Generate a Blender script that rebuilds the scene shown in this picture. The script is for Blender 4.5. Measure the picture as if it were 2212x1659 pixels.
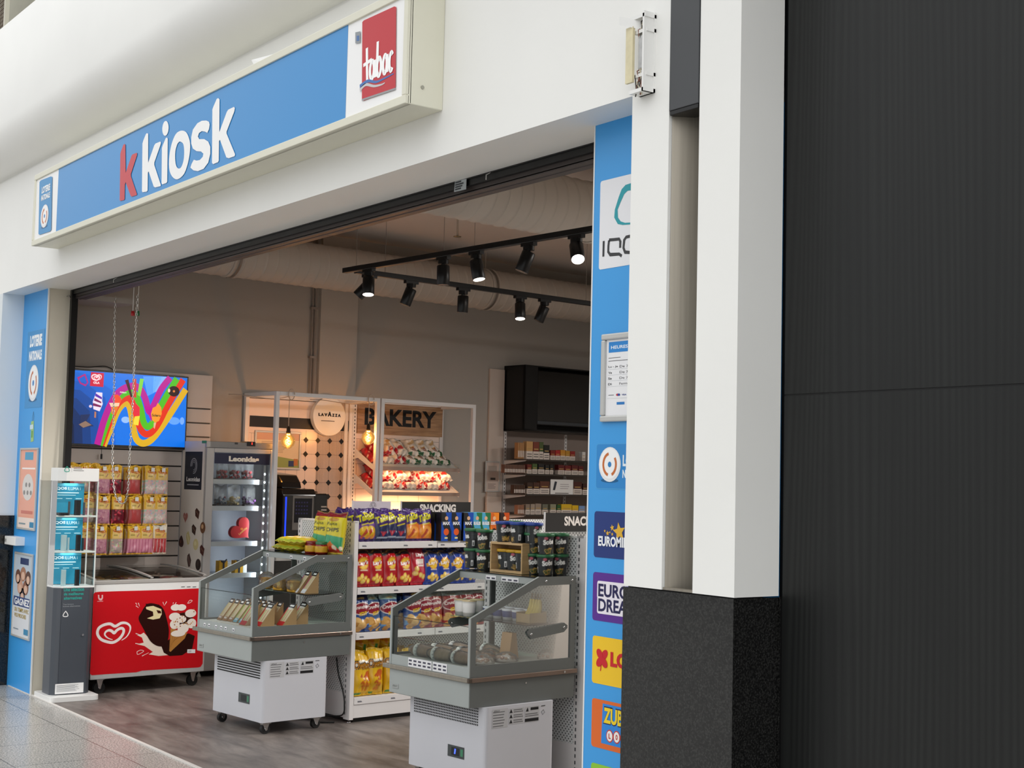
import bpy, math, random
import numpy as np
from mathutils import Vector, Matrix
from mathutils.geometry import tessellate_polygon
S=bpy.context.scene; COL=S.collection
for o in list(bpy.data.objects): bpy.data.objects.remove(o)
R=math.radians; random.seed(7)
# ---------------------------------------------------------------- camera, world, light, exposure
W_,H_=2212,1659
FP=3052.35; YAW,PIT,ROL,DE=R(54.079),R(3.891),R(1.346),R(5.302)   # DE: the shop's walls stand 5.3 degrees off the facade
CAM=np.array([0,0,1.6])
_f=np.array([-math.sin(YAW)*math.cos(PIT),math.cos(YAW)*math.cos(PIT),math.sin(PIT)])
_r0=np.array([math.cos(YAW),math.sin(YAW),0.]); _u0=np.cross(_r0,_f)
_r=_r0*math.cos(ROL)+_u0*math.sin(ROL); _u=-_r0*math.sin(ROL)+_u0*math.cos(ROL)
cd=bpy.data.cameras.new('camera'); cam=bpy.data.objects.new('camera',cd); COL.objects.link(cam)
cd.sensor_width=36; cd.lens=FP/W_*36; cd.clip_end=200
m=Matrix([(_r[0],_u[0],-_f[0],0),(_r[1],_u[1],-_f[1],0),(_r[2],_u[2],-_f[2],1.6),(0,0,0,1)]); cam.matrix_world=m
S.camera=cam
S.view_settings.view_transform='Standard'; S.view_settings.look='None'; S.view_settings.gamma=1; S.view_settings.exposure=0.0
S.view_settings.use_curve_mapping=False
S.cycles.max_bounces=8; S.cycles.transparent_max_bounces=24; S.cycles.caustics_reflective=False; S.cycles.caustics_refractive=False
wd=bpy.data.worlds.new('world'); S.world=wd; wd.use_nodes=True; nt=wd.node_tree; nt.nodes.clear()
N=nt.nodes.new; L=nt.links.new
wo=N('ShaderNodeOutputWorld'); bg=N('ShaderNodeBackground'); tc=N('ShaderNodeTexCoord'); sp=N('ShaderNodeSeparateXYZ'); cr=N('ShaderNodeValToRGB')
L(tc.outputs['Generated'],sp.inputs[0]); mp=N('ShaderNodeMapRange'); mp.inputs[1].default_value=-1; mp.inputs[2].default_value=1
L(sp.outputs[2],mp.inputs[0]); L(mp.outputs[0],cr.inputs[0]); L(cr.outputs[0],bg.inputs[0]); L(bg.outputs[0],wo.inputs[0])
e=cr.color_ramp.elements; e[0].position=.3; e[0].color=(.10,.10,.10,1); e[1].position=.95; e[1].color=(1,1.0,.99,1)
x=e.new(.52); x.color=(.30,.30,.30,1); x=e.new(.62); x.color=(.62,.63,.64,1)
bg.inputs[1].default_value=1.68
FR={'w':np.eye(3),'i':np.array([[math.cos(DE),-math.sin(DE),0],[math.sin(DE),math.cos(DE),0],[0,0,1]])}
ANG={'w':0,'i':DE}
def light(kind,name,loc,power,col=(1,1,1),fr='i',size=.1,tgt=None,spot=60,blend=.6,sy=None):
    ld=bpy.data.lights.new(name,kind); ld.energy=power; ld.color=col; o=bpy.data.objects.new(name,ld); COL.objects.link(o)
    l=Vector(FR[fr]@np.array(loc,float)); o.location=l
    if kind=='AREA': ld.size=size; ld.shape='RECTANGLE'; ld.size_y=sy or size
    else: ld.shadow_soft_size=size
    if kind=='SPOT': ld.spot_size=R(spot); ld.spot_blend=blend
    if tgt is not None:
        t=Vector(FR[fr]@np.array(tgt,float)); o.rotation_euler=(t-l).to_track_quat('-Z','Y').to_euler()
    return o
WARM=(1,.955,.91)
light('SUN','mall_skylight',(6,-6,8),.62,(1,1,.98),'w',.1,(0,-2,4)).data.angle=R(70)
# unseen fill lamps added under the shop ceiling, out of view on the right
for lx,ly,pw_ in ((-4.6,7.9,150),(-5.2,10.4,110)):
    light('AREA','shop_fill_lamp',(lx,ly,3.1),pw_,WARM,size=.9,sy=.9,tgt=(lx,ly,0))
# ---------------------------------------------------------------- helpers
def lin(c):
    if isinstance(c,str): c=[int(c[i:i+2],16)/255 for i in (0,2,4)]
    return tuple(x/12.92 if x<=.04045 else ((x+.055)/1.055)**2.4 for x in c)
MT={}
def pm(name,c,rough=.5,metal=0,em=0,spec=.5,var=0,vs=8,bump=0,bs=60,coat=0,attr=None,alpha=1,stretch=None):
    if name in MT: return MT[name]
    m=bpy.data.materials.new(name); m.use_nodes=True; nt=m.node_tree; b=nt.nodes['Principled BSDF']; N=nt.nodes.new; L=nt.links.new
    col=lin(c)+(1,); b.inputs['Base Color'].default_value=col; b.inputs['Roughness'].default_value=rough; b.inputs['Metallic'].default_value=metal
    b.inputs['Specular IOR Level'].default_value=spec; b.inputs['Coat Weight'].default_value=coat; b.inputs['Coat Roughness'].default_value=.08
    b.inputs['Alpha'].default_value=alpha
    tc=N('ShaderNodeTexCoord'); src=tc.outputs['Object']
    if stretch:
        mpn=N('ShaderNodeMapping'); mpn.inputs['Scale'].default_value=stretch; L(src,mpn.inputs[0]); src=mpn.outputs[0]
    out=None
    if attr:
        a=N('ShaderNodeVertexColor'); a.layer_name=attr; out=a.outputs[0]
    n=N('ShaderNodeTexNoise'); n.inputs['Scale'].default_value=vs; n.inputs['Detail'].default_value=3; L(src,n.inputs['Vector'])
    if var:
        mx=N('ShaderNodeMix'); mx.data_type='RGBA'; mx.blend_type='MULTIPLY'; mx.inputs[0].default_value=1
        rp=N('ShaderNodeMapRange'); rp.inputs[1].default_value=.3; rp.inputs[2].default_value=.7; rp.inputs[3].default_value=1-var; rp.inputs[4].default_value=1+var*.4
        L(n.outputs[0],rp.inputs[0]); cb=N('ShaderNodeCombineColor')
        for i in range(3): L(rp.outputs[0],cb.inputs[i])
        if out: L(out,mx.inputs[6])
        else: mx.inputs[6].default_value=col
        L(cb.outputs[0],mx.inputs[7]); out=mx.outputs[2]
    if out: L(out,b.inputs['Base Color'])
    rr=N('ShaderNodeMapRange'); rr.inputs[3].default_value=max(0,rough-.04); rr.inputs[4].default_value=min(1,rough+.04); L(n.outputs[0],rr.inputs[0]); L(rr.outputs[0],b.inputs['Roughness'])
    if bump:
        n2=N('ShaderNodeTexNoise'); n2.inputs['Scale'].default_value=bs; L(src,n2.inputs['Vector']); bp=N('ShaderNodeBump'); bp.inputs['Strength'].default_value=bump; bp.inputs['Distance'].default_value=.01
        L(n2.outputs[0],bp.inputs['Height']); L(bp.outputs[0],b.inputs['Normal'])
    if em:
        if out: L(out,b.inputs['Emission Color'])
        else: b.inputs['Emission Color'].default_value=col
        b.inputs['Emission Strength'].default_value=em
    MT[name]=m; return m
def glassmat(name,tint=(.93,.97,.95),ref=.06,film=0):
    if name in MT: return MT[name]
    m=bpy.data.materials.new(name); m.use_nodes=True; nt=m.node_tree; nt.nodes.clear(); N=nt.nodes.new; L=nt.links.new
    o=N('ShaderNodeOutputMaterial'); t=N('ShaderNodeBsdfTransparent'); t.inputs[0].default_value=tint+(1,)
    g=N('ShaderNodeBsdfGlossy'); g.inputs['Roughness'].default_value=.04 if not film else .18
    fz=N('ShaderNodeFresnel'); fz.inputs[0].default_value=1.45; mx=N('ShaderNodeMixShader')
    if film:
        d=N('ShaderNodeBsdfDiffuse'); d.inputs[0].default_value=(.8,.8,.8,1); nz=N('ShaderNodeTexNoise'); nz.inputs['Scale'].default_value=35
        mr=N('ShaderNodeMapRange'); mr.inputs[1].default_value=.45; mr.inputs[2].default_value=.75; mr.inputs[3].default_value=0; mr.inputs[4].default_value=film; L(nz.outputs[0],mr.inputs[0])
        m2=N('ShaderNodeMixShader'); L(mr.outputs[0],m2.inputs[0]); L(t.outputs[0],m2.inputs[1]); L(d.outputs[0],m2.inputs[2]); base=m2.outputs[0]
        bp=N('ShaderNodeBump'); bp.inputs['Strength'].default_value=.6; bp.inputs['Distance'].default_value=.01; L(nz.outputs[0],bp.inputs['Height']); L(bp.outputs[0],g.inputs['Normal']); L(bp.outputs[0],fz.inputs['Normal'])
    else: base=t.outputs[0]
    ad=N('ShaderNodeMath'); ad.operation='MULTIPLY'; ad.inputs[1].default_value=ref/.06; ad.use_clamp=True; L(fz.outputs[0],ad.inputs[0])
    L(ad.outputs[0],mx.inputs[0]); L(base,mx.inputs[1]); L(g.outputs[0],mx.inputs[2]); L(mx.outputs[0],o.inputs[0])
    MT[name]=m; return m
def ray(x,y,fr): return FR[fr].T@(_r*(x-W_/2)-_u*(y-H_/2)+_f*FP)
def P(x,y,ax,v,fr='i'):          # where the sight line through a measured point of the photograph meets a plane of the place
    d=ray(x,y,fr); return CAM+d*((v-CAM[ax])/d[ax])
class MB:
    def __init__(s): s.v=[]; s.f=[]; s.m=[]; s.ms=[]; s.sm=[]; s.X=None
    def mi(s,m):
        if m not in s.ms: s.ms.append(m)
        return s.ms.index(m)
    def add(s,vs,fs,m,smooth=False):
        k=len(s.v); i=s.mi(m)
        if s.X is not None: vs=[tuple(s.X@Vector(v)) for v in vs]
        s.v+= [tuple(float(c) for c in v) for v in vs]; s.f+=[tuple(k+j for j in f) for f in fs]; s.m+=[i]*len(fs); s.sm+=[smooth]*len(fs); return s
    def box(s,a,b,m):
        x0,x1=sorted((a[0],b[0])); y0,y1=sorted((a[1],b[1])); z0,z1=sorted((a[2],b[2]))
        return s.add([(x0,y0,z0),(x1,y0,z0),(x1,y1,z0),(x0,y1,z0),(x0,y0,z1),(x1,y0,z1),(x1,y1,z1),(x0,y1,z1)],[(0,3,2,1),(4,5,6,7),(0,1,5,4),(1,2,6,5),(2,3,7,6),(3,0,4,7)],m)
    def tube(s,pts,r,m,n=8,cap=True,r1=None):
        pts=[Vector(p) for p in pts]; rings=[]; K=len(pts); t0=(pts[1]-pts[0]).normalized()
        a=t0.orthogonal().normalized()
        vs=[]
        for i,p in enumerate(pts):
            t=((pts[min(i+1,K-1)]-pts[max(i-1,0)])).normalized(); a=(a-t*a.dot(t)); a=a.normalized() if a.length>1e-6 else t.orthogonal().normalized(); b=t.cross(a)
            rr=r if r1 is None else r+(r1-r)*i/(K-1)
            vs+=[p+(a*math.cos(2*math.pi*j/n)+b*math.sin(2*math.pi*j/n))*rr for j in range(n)]
        fs=[(i*n+j,i*n+(j+1)%n,(i+1)*n+(j+1)%n,(i+1)*n+j) for i in range(K-1) for j in range(n)]
        s.add(vs,fs,m,True)
        if cap: s.add([vs[j] for j in range(n)],[tuple(range(n))[::-1]],m); s.add([vs[(K-1)*n+j] for j in range(n)],[tuple(range(n))],m)
        return s
    def lathe(s,prof,c,m,n=24,axis=2):
        vs=[];K=len(prof)
        for (r,z) in prof:
            for j in range(n):
                a=2*math.pi*j/n; q=[r*math.cos(a),r*math.sin(a)]; p=[0,0,0]; p[axis]=z; p[(axis+1)%3]=q[0]; p[(axis+2)%3]=q[1]
                vs.append((c[0]+p[0],c[1]+p[1],c[2]+p[2]))
        return s.add(vs,[(i*n+j,i*n+(j+1)%n,(i+1)*n+(j+1)%n,(i+1)*n+j) for i in range(K-1) for j in range(n)],m,True)
    def prism(s,pts,ax,lo,hi,m):    # outline in the two other axes, swept along ax
        o=[i for i in range(3) if i!=ax]; n=len(pts); vs=[]
        for h in (lo,hi):
            for p in pts:
                q=[0,0,0]; q[ax]=h; q[o[0]]=p[0]; q[o[1]]=p[1]; vs.append(q)
        tr=tessellate_polygon([[Vector((p[0],p[1],0)) for p in pts]])
        fs=[tuple(t) for t in tr]+[tuple(n+i for i in t[::-1]) for t in tr]+[(i,(i+1)%n,n+(i+1)%n,n+i) for i in range(n)]
        return s.add(vs,fs,m)
    def mesh(s,name,o=(0,0,0)):
        me=bpy.data.meshes.new(name); me.from_pydata([(v[0]-o[0],v[1]-o[1],v[2]-o[2]) for v in s.v],[],s.f)
        for m in s.ms: me.materials.append(m)
        me.polygons.foreach_set('material_index',s.m); me.polygons.foreach_set('use_smooth',s.sm); me.update()
        if len(me.polygons)<60000:
            import bmesh
            bm=bmesh.new(); bm.from_mesh(me); bmesh.ops.recalc_face_normals(bm,faces=[f for f in bm.faces if not getattr(s,'flat',False)]) if not getattr(s,'flat',False) else None; bm.to_mesh(me); bm.free()
        return me
def props(o,label,cat,group=None,kind=None):
    if label: o['label']=label
    if cat: o['category']=cat
    if group: o['group']=group
    if kind: o['kind']=kind
def place(o,loc,fr='i',rz=0,rx=0,ry=0):
    o.location=Vector(FR[fr]@np.array(loc,float))
    o.rotation_mode='XYZ'; o.rotation_euler=(rx,ry,rz+ANG[fr]) if not (rx or ry) else (Matrix.Rotation(ANG[fr]+rz,4,'Z')@Matrix.Rotation(ry,4,'Y')@Matrix.Rotation(rx,4,'X')).to_euler()
class Thing:
    def __init__(s,name,label,cat,o,fr='i',rz=0,group=None,local=False,rx=0,ry=0,kind=None):
        s.e=bpy.data.objects.new(name,None); COL.objects.link(s.e); s.e.empty_display_size=.05
        place(s.e,o,fr,rz,rx,ry); s.o=(0,0,0) if local else o; props(s.e,label,cat,group,kind); s.parts=[]
    def part(s,name,mb,parent=None,bev=0,label=None,kind=None):
        me=mb.mesh(name,s.o) if isinstance(mb,MB) else mb
        o=bpy.data.objects.new(name,me); COL.objects.link(o); o.parent=parent or s.e; s.parts.append(o)
        if bev: b=o.modifiers.new('bevel','BEVEL'); b.width=bev; b.segments=2; b.limit_method='ANGLE'
        if label: o['label']=label
        if kind: o['kind']=kind
        return o
def solo(name,mb,label,cat,fr='i',o=(0,0,0),rz=0,group=None,kind=None,bev=0,local=False,rx=0,ry=0):
    me=mb.mesh(name,(0,0,0) if local else o) if isinstance(mb,MB) else mb
    ob=bpy.data.objects.new(name,me); COL.objects.link(ob); place(ob,o,fr,rz,rx,ry); props(ob,label,cat,group,kind)
    if bev: b=ob.modifiers.new('bevel','BEVEL'); b.width=bev; b.segments=2; b.limit_method='ANGLE'
    return ob
def struct(name,mb,fr='w',label=None,bev=0): return solo(name,mb,label,None,fr,kind='structure',bev=bev)
def dup(root,loc,fr='i',rz=0,label=None,group=None,rx=0,ry=0,scale=None):
    c=root.copy(); COL.objects.link(c)
    for ch in list(root.children):
        d=ch.copy(); COL.objects.link(d); d.parent=c
        for g in list(ch.children):
            h=g.copy(); COL.objects.link(h); h.parent=d
    place(c,loc,fr,rz,rx,ry)
    if scale: c.scale=scale
    if label: c['label']=label
    if group: c['group']=group
    return c
class Stock:        # first use moves the prototype itself, every later use is a copy
    def __init__(s,proto): s.p=proto.e if isinstance(proto,Thing) else proto; s.used=False
    def put(s,loc,fr='i',rz=0,label=None,group=None,rx=0,ry=0,scale=None):
        if not s.used:
            s.used=True; place(s.p,loc,fr,rz,rx,ry)
            if scale: s.p.scale=scale
            if label: s.p['label']=label
            if group: s.p['group']=group
            return s.p
        return dup(s.p,loc,fr,rz,label,group,rx,ry,scale or (1,1,1))
# text outlines from Blender's built-in font
_T={}
def glyph(txt,bold=0.0):
    k=(txt,bold)
    if k not in _T:
        c=bpy.data.curves.new('t','FONT'); c.body=txt; c.offset=bold; c.resolution_u=3; o=bpy.data.objects.new('t',c)
        COL.objects.link(o); bpy.context.view_layer.update()
        me=bpy.data.meshes.new_from_object(o); v=np.array([p.co[:2] for p in me.vertices]) if len(me.vertices) else np.zeros((1,2))
        me.calc_loop_triangles(); f=[tuple(t.vertices) for t in me.loop_triangles]
        bpy.data.objects.remove(o); bpy.data.curves.remove(c); bpy.data.meshes.remove(me); _T[k]=(v,f)
    v,f=_T[k]; return v.copy(),f
def fit(txt,x,y,w,h,bold=0,slant=0,rot=0):
    v,f=glyph(txt,bold); lo,hi=v.min(0),v.max(0); v=(v-lo)/np.maximum(hi-lo,1e-6)*np.array([w,h]); v[:,0]+=v[:,1]*slant
    c,s=math.cos(rot),math.sin(rot); v=v@np.array([[c,s],[-s,c]]); return v+np.array([x,y]),f
def ellp(cx,cy,rx,ry,n=28,rot=0,a0=0,a1=360):
    c,s=math.cos(rot),math.sin(rot); out=[]
    k=n if a1-a0>=360 else n+1
    for i in range(k):
        a=R(a0+(a1-a0)*i/n); p=(rx*math.cos(a),ry*math.sin(a)); out.append((cx+p[0]*c-p[1]*s,cy+p[0]*s+p[1]*c))
    return out
def rrect(x,y,w,h,r,n=4):
    o=[]
    for cx,cy,a in ((x+w-r,y+r,-90),(x+w-r,y+h-r,0),(x+r,y+h-r,90),(x+r,y+r,180)):
        o+=[(cx+r*math.cos(R(a+90*i/n)),cy+r*math.sin(R(a+90*i/n))) for i in range(n+1)]
    return o
def smooth(pts,closed=False,n=6):
    o=[];K=len(pts)
    for i in range(K if closed else K-1):
        g=lambda j:np.array(pts[j%K] if closed else pts[min(max(j,0),K-1)],float)
        a,b,c,d=g(i-1),g(i),g(i+1),g(i+2)
        for k in range(n):
            t=k/n; o.append(tuple(.5*((2*b)+(c-a)*t+(2*a-5*b+4*c-d)*t*t+(3*b-a-3*c+d)*t**3)))
    if not closed: o.append(tuple(pts[-1]))
    return o
def strokepolys(pts,w,w1=None):
    out=[];K=len(pts)
    for i in range(K-1):
        a,b=np.array(pts[i],float),np.array(pts[i+1],float); d=b-a; l=np.linalg.norm(d)
        if l<1e-7: continue
        n=np.array([-d[1],d[0]])/l; r0=(w+((w1 if w1 is not None else w)-w)*i/(K-1))/2; r1=(w+((w1 if w1 is not None else w)-w)*(i+1)/(K-1))/2
        out.append([tuple(a+n*r0),tuple(a-n*r0),tuple(b-n*r1),tuple(b+n*r1)])
        if i<K-2: out.append(ellp(b[0],b[1],r1,r1,8))
    return out
def heart(cx,cy,w,h,n=24):
    o=[]
    for i in range(n*2):
        t=math.pi*i/n; o.append((cx+w/2*(16*math.sin(t)**3)/16,cy+h/2*((13*math.cos(t)-5*math.cos(2*t)-2*math.cos(3*t)-math.cos(4*t))+2.5)/14.5))
    return o
class Art:          # flat print: coloured shapes lying on a plane, each layer a fraction of a millimetre proud of the last
    def __init__(s,fr,ax,val,off=.0004,em=0,rough=.35,o=None):
        s.mb=MB(); s.mb.flat=True; s.fr,s.ax,s.val,s.off,s.em,s.rough=fr,ax,val,off,em,rough; s.o=o; s.sg=1 if ax==0 else -1
        if ax==2: s.sg=1
    def px(s,pts,div=1,ox=0,oy=0):
        k={0:(1,2),1:(0,2),2:(0,1)}[s.ax]; r=[]
        for x,y in pts:
            p=P(ox+x/div,oy+y/div,s.ax,s.val,s.fr); r.append((p[k[0]],p[k[1]]))
        return r
    def mat(s,c): return pm('print_%s_%d_%d'%(c,s.em*10,s.rough*10),c,s.rough,em=s.em,spec=.3)
    def tri(s,v,f,c,l):
        d=s.val+s.sg*s.off*l
        if s.ax==0: vs=[(d,p[0],p[1]) for p in v]
        elif s.ax==1: vs=[(p[0],d,p[1]) for p in v]
        else: vs=[(p[0],p[1],d) for p in v]
        s.mb.add(vs,f,c if not isinstance(c,str) else s.mat(c))
    def poly(s,pts,c,l=1):
        pts=list(pts); t=tessellate_polygon([[Vector((p[0],p[1],0)) for p in pts]]); s.tri(pts,[tuple(x) for x in t],c,l); return s
    def rect(s,x,y,w,h,c,l=1,r=0): return s.poly(rrect(x,y,w,h,r) if r else [(x,y),(x+w,y),(x+w,y+h),(x,y+h)],c,l)
    def ell(s,cx,cy,rx,ry,c,l=1,rot=0,a0=0,a1=360): return s.poly(ellp(cx,cy,rx,ry,28,rot,a0,a1),c,l)
    def stroke(s,pts,w,c,l=1,w1=None):
        p=[np.array(q,float) for q in pts]; p=[q for i,q in enumerate(p) if i==0 or np.linalg.norm(q-p[i-1])>1e-6]; K=len(p); vs=[]
        cl=np.linalg.norm(p[0]-p[-1])<1e-5 and K>3
        for i in range(K):
            a=p[i-1] if i>0 else (p[-2] if cl else p[i]); b=p[i+1] if i<K-1 else (p[1] if cl else p[i]); d=b-a; d/=np.linalg.norm(d)+1e-9
            if 0<i<K-1 or cl:
                d1=p[i]-a; d1/=np.linalg.norm(d1)+1e-9; k=1/max(.45,abs(float(d1@d)))
            else: k=1
            n=np.array([-d[1],d[0]]); r=(w+((w1 if w1 is not None else w)-w)*i/(K-1))/2*k; vs+=[tuple(p[i]+n*r),tuple(p[i]-n*r)]
        s.tri(vs,[(2*i,2*i+1,2*i+3,2*i+2) for i in range(K-1)],c,l); return s
    def text(s,t,x,y,w,h,c,l=1,bold=0,slant=0,rot=0): v,f=fit(t,x,y,w,h,bold,slant,rot); s.tri(v,f,c,l); return s
    def lines(s,x,y,w,h,n,c,l=1,t=.5):      # rows of print too small to read in the photograph
        for i in range(n):
            ww=w*random.uniform(.7,1); s.rect(x,y+h*(i+.5)/n-h/n*t/2,ww,h/n*t,c,l)
        return s
class Cv:           # a paint grid: colours for the vertices of a shaped package
    def __init__(s,w,h,c,nx=40,ny=60):
        s.w,s.h,s.nx,s.ny=w,h,nx,ny; s.a=np.zeros((ny,nx,3)); s.a[:]=lin(c)
        X,Y=np.meshgrid(np.linspace(0,w,nx),np.linspace(0,h,ny)); s.X,s.Y=X,Y; s.dx=w/(nx-1)/4; s.dy=h/(ny-1)/4
    def _fill(s,test,c):
        cov=np.zeros_like(s.X)
        for a in (-1,1):
            for b in (-1,1): cov+=test(s.X+a*s.dx,s.Y+b*s.dy)
        cov=(cov/4)[...,None]; s.a=s.a*(1-cov)+np.array(lin(c))*cov; return s
    def poly(s,pts,c):
        def t(X,Y):
            r=np.zeros(X.shape,bool);n=len(pts)
            for i in range(n):
                x0,y0=pts[i];x1,y1=pts[(i+1)%n]
                if y0==y1: continue
                r^=((y0>Y)!=(y1>Y))&(X<(x1-x0)*(Y-y0)/(y1-y0)+x0)
            return r
        return s._fill(t,c)
    def rect(s,x,y,w,h,c): return s._fill(lambda X,Y:(X>=x)&(X<=x+w)&(Y>=y)&(Y<=y+h),c)
    def ell(s,cx,cy,rx,ry,c,rot=0):
        k,q=math.cos(rot),math.sin(rot); return s._fill(lambda X,Y:(((X-cx)*k+(Y-cy)*q)/rx)**2+((-(X-cx)*q+(Y-cy)*k)/ry)**2<=1,c)
    def stroke(s,pts,w,c,w1=None):
        for p in strokepolys(pts,w,w1): s.poly(p,c)
        return s
    def text(s,t,x,y,w,h,c,bold=.02,slant=0,rot=0):
        v,f=fit(t,x,y,w,h,bold,slant,rot)
        def test(X,Y):
            r=np.zeros(X.shape,bool)
            for tr in f:
                a,b,d=v[tr[0]],v[tr[1]],v[tr[2]]
                s1=(X-b[0])*(a[1]-b[1])-(a[0]-b[0])*(Y-b[1]); s2=(X-d[0])*(b[1]-d[1])-(b[0]-d[0])*(Y-d[1]); s3=(X-a[0])*(d[1]-a[1])-(d[0]-a[0])*(Y-a[1])
                r|=((s1<=0)&(s2<=0)&(s3<=0))|((s1>=0)&(s2>=0)&(s3>=0))
            return r
        return s._fill(test,c)
def colmesh(name,V,F,C,mats,mi=None):
    me=bpy.data.meshes.new(name); me.from_pydata(V,[],F)
    ca=me.color_attributes.new('Col','FLOAT_COLOR','POINT'); ca.data.foreach_set('color',np.concatenate([C,np.ones((len(C),1))],1).astype('f').ravel())
    for m in mats: me.materials.append(m)
    me.polygons.foreach_set('use_smooth',[True]*len(F)); me.update(); return me
def bagmesh(name,cv,t,mat,seed=0,crimp=.07,back=None,wr=1.0,taper=.0):
    """sealed pillow bag, front faces -Y, base at z=0, centred on x=0"""
    nx,ny=cv.nx,cv.ny; rg=np.random.RandomState(seed); u=np.linspace(-1,1,nx); v=np.linspace(0,1,ny); U,Vv=np.meshgrid(u,v)
    prof=np.clip(np.minimum(Vv,1-Vv)/.28,0,1); prof=np.sin(prof*math.pi/2)**.8; ed=np.clip(1-np.abs(U)**2.6,0,1)**.55
    flat=np.clip((np.minimum(Vv,1-Vv)-crimp*.6)/(crimp),0,1)
    T=t/2*prof*ed*flat
    ang=rg.uniform(0,6,6); wrk=np.zeros_like(U)
    for k in range(6): wrk+=np.sin(U*rg.uniform(4,9)*np.cos(ang[k])+Vv*rg.uniform(8,22)*np.sin(ang[k])+rg.uniform(0,6))
    edgez=(1-flat*.0)*(.25+.75*np.abs(Vv-.5)*2)
    T2=T*(1+.10*wr*wrk*edgez)+.0015
    crk=.004*wr*np.sin(U*9+rg.uniform(0,6))*(1-flat)
    Xc=U*cv.w/2*(1-.07*prof*(1-.0)+taper*(1-Vv)); Z=Vv*cv.h
    Z=Z+.006*wr*np.sin(U*3+rg.uniform(0,6))*(Vv>.9)
    Vf=np.stack([Xc,-T2+crk,Z],-1).reshape(-1,3); Vb=np.stack([Xc,T2+crk,Z],-1).reshape(-1,3)
    C=cv.a.reshape(-1,3); Cb=C if back is None else np.tile(lin(back),(len(C),1))
    n=nx*ny; idx=lambda j,i:j*nx+i
    F=[(idx(j,i),idx(j,i+1),idx(j+1,i+1),idx(j+1,i)) for j in range(ny-1) for i in range(nx-1)]
    Fb=[tuple(n+k for k in f[::-1]) for f in F]
    E=[]
    for j in range(ny-1): E+=[(idx(j,0),idx(j+1,0),n+idx(j+1,0),n+idx(j,0)),(idx(j+1,nx-1),idx(j,nx-1),n+idx(j,nx-1),n+idx(j+1,nx-1))]
    for i in range(nx-1): E+=[(idx(0,i+1),idx(0,i),n+idx(0,i),n+idx(0,i+1)),(idx(ny-1,i),idx(ny-1,i+1),n+idx(ny-1,i+1),n+idx(ny-1,i))]
    return colmesh(name,np.concatenate([Vf,Vb]).tolist(),F+Fb+E,np.concatenate([C,Cb]),[mat])
# ---------------------------------------------------------------- common materials
WHITE=pm('painted_white_plaster','EFEFEC',.55,var=.03,vs=1.5,bump=.05,bs=25)
BEIGE=pm('beige_painted_reveal','CFC8B8',.6,var=.03,vs=2)
BLUE=pm('blue_laminate_panel','3A9CE2',.35,var=.02,vs=2)
BLACK=pm('black_metal','0B0B0C',.35,spec=.4); BLK2=pm('black_plastic','101012',.25,spec=.5)
STEEL=pm('brushed_steel','A39C90',.42,metal=.85,var=.12,vs=3,stretch=(30,30,.6))
CHROME=pm('chrome','C8C8C8',.15,metal=1); WM=pm('white_powder_coated_metal','E4E1E0',.4,var=.015,vs=3)
GREYM=pm('grey_painted_metal','A3A9A7',.4,var=.03,vs=5); DKG=pm('dark_grey_painted_metal','666A68',.4,var=.04,vs=5)
CABW=pm('light_grey_cabinet_steel','CDCED4',.42,var=.02,vs=4); PLASW=pm('white_plastic','E9E9E7',.3)
GLASS=glassmat('clear_glass'); GLASSG=glassmat('greenish_shelf_glass',(.75,.9,.83),.07); FILM=glassmat('crinkled_clear_film',(.97,.97,.97),.09,.20)
FOIL=pm('printed_foil','FFFFFF',.28,attr='Col',spec=.6,bump=.12,bs=22); CARD=pm('printed_card','FFFFFF',.5,attr='Col')
RUB=pm('black_rubber','121212',.6); GOLD=pm('pale_cream_frame','DEDCCB',.4,var=.02)
# ---------------------------------------------------------------- the mall side: floor, facade, columns
def floor_mat():
    m=bpy.data.materials.new('terrazzo_tiles'); m.use_nodes=True; nt=m.node_tree; b=nt.nodes['Principled BSDF']; N=nt.nodes.new; L=nt.links.new
    tc=N('ShaderNodeTexCoord'); n=N('ShaderNodeTexNoise'); n.inputs['Scale'].default_value=105; n.inputs['Detail'].default_value=3; L(tc.outputs['Object'],n.inputs['Vector'])
    cr=N('ShaderNodeValToRGB'); e=cr.color_ramp.elements; e[0].position=.38; e[0].color=lin('858584')+(1,); e[1].position=.62; e[1].color=lin('CBC7C0')+(1,); L(n.outputs[0],cr.inputs[0])
    mp=N('ShaderNodeMapping'); mp.inputs['Rotation'].default_value=(0,0,0); L(tc.outputs['Object'],mp.inputs[0])
    bk=N('ShaderNodeTexBrick'); bk.offset=0; bk.inputs['Scale'].default_value=1; bk.inputs['Brick Width'].default_value=.6; bk.inputs['Row Height'].default_value=.6; bk.inputs['Mortar Size'].default_value=.0025; bk.inputs['Mortar'].default_value=lin('5E5D5C')+(1,)
    bk.inputs['Color1'].default_value=(.95,.95,.95,1); bk.inputs['Color2'].default_value=(1.0,1.0,1.0,1); L(mp.outputs[0],bk.inputs['Vector'])
    mx=N('ShaderNodeMix'); mx.data_type='RGBA'; mx.blend_type='MULTIPLY'; mx.inputs[0].default_value=1; L(cr.outputs[0],mx.inputs[6]); L(bk.outputs[0],mx.inputs[7]); L(mx.outputs[2],b.inputs['Base Color'])
    b.inputs['Roughness'].default_value=.22; b.inputs['Specular IOR Level'].default_value=.4; return m
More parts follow.
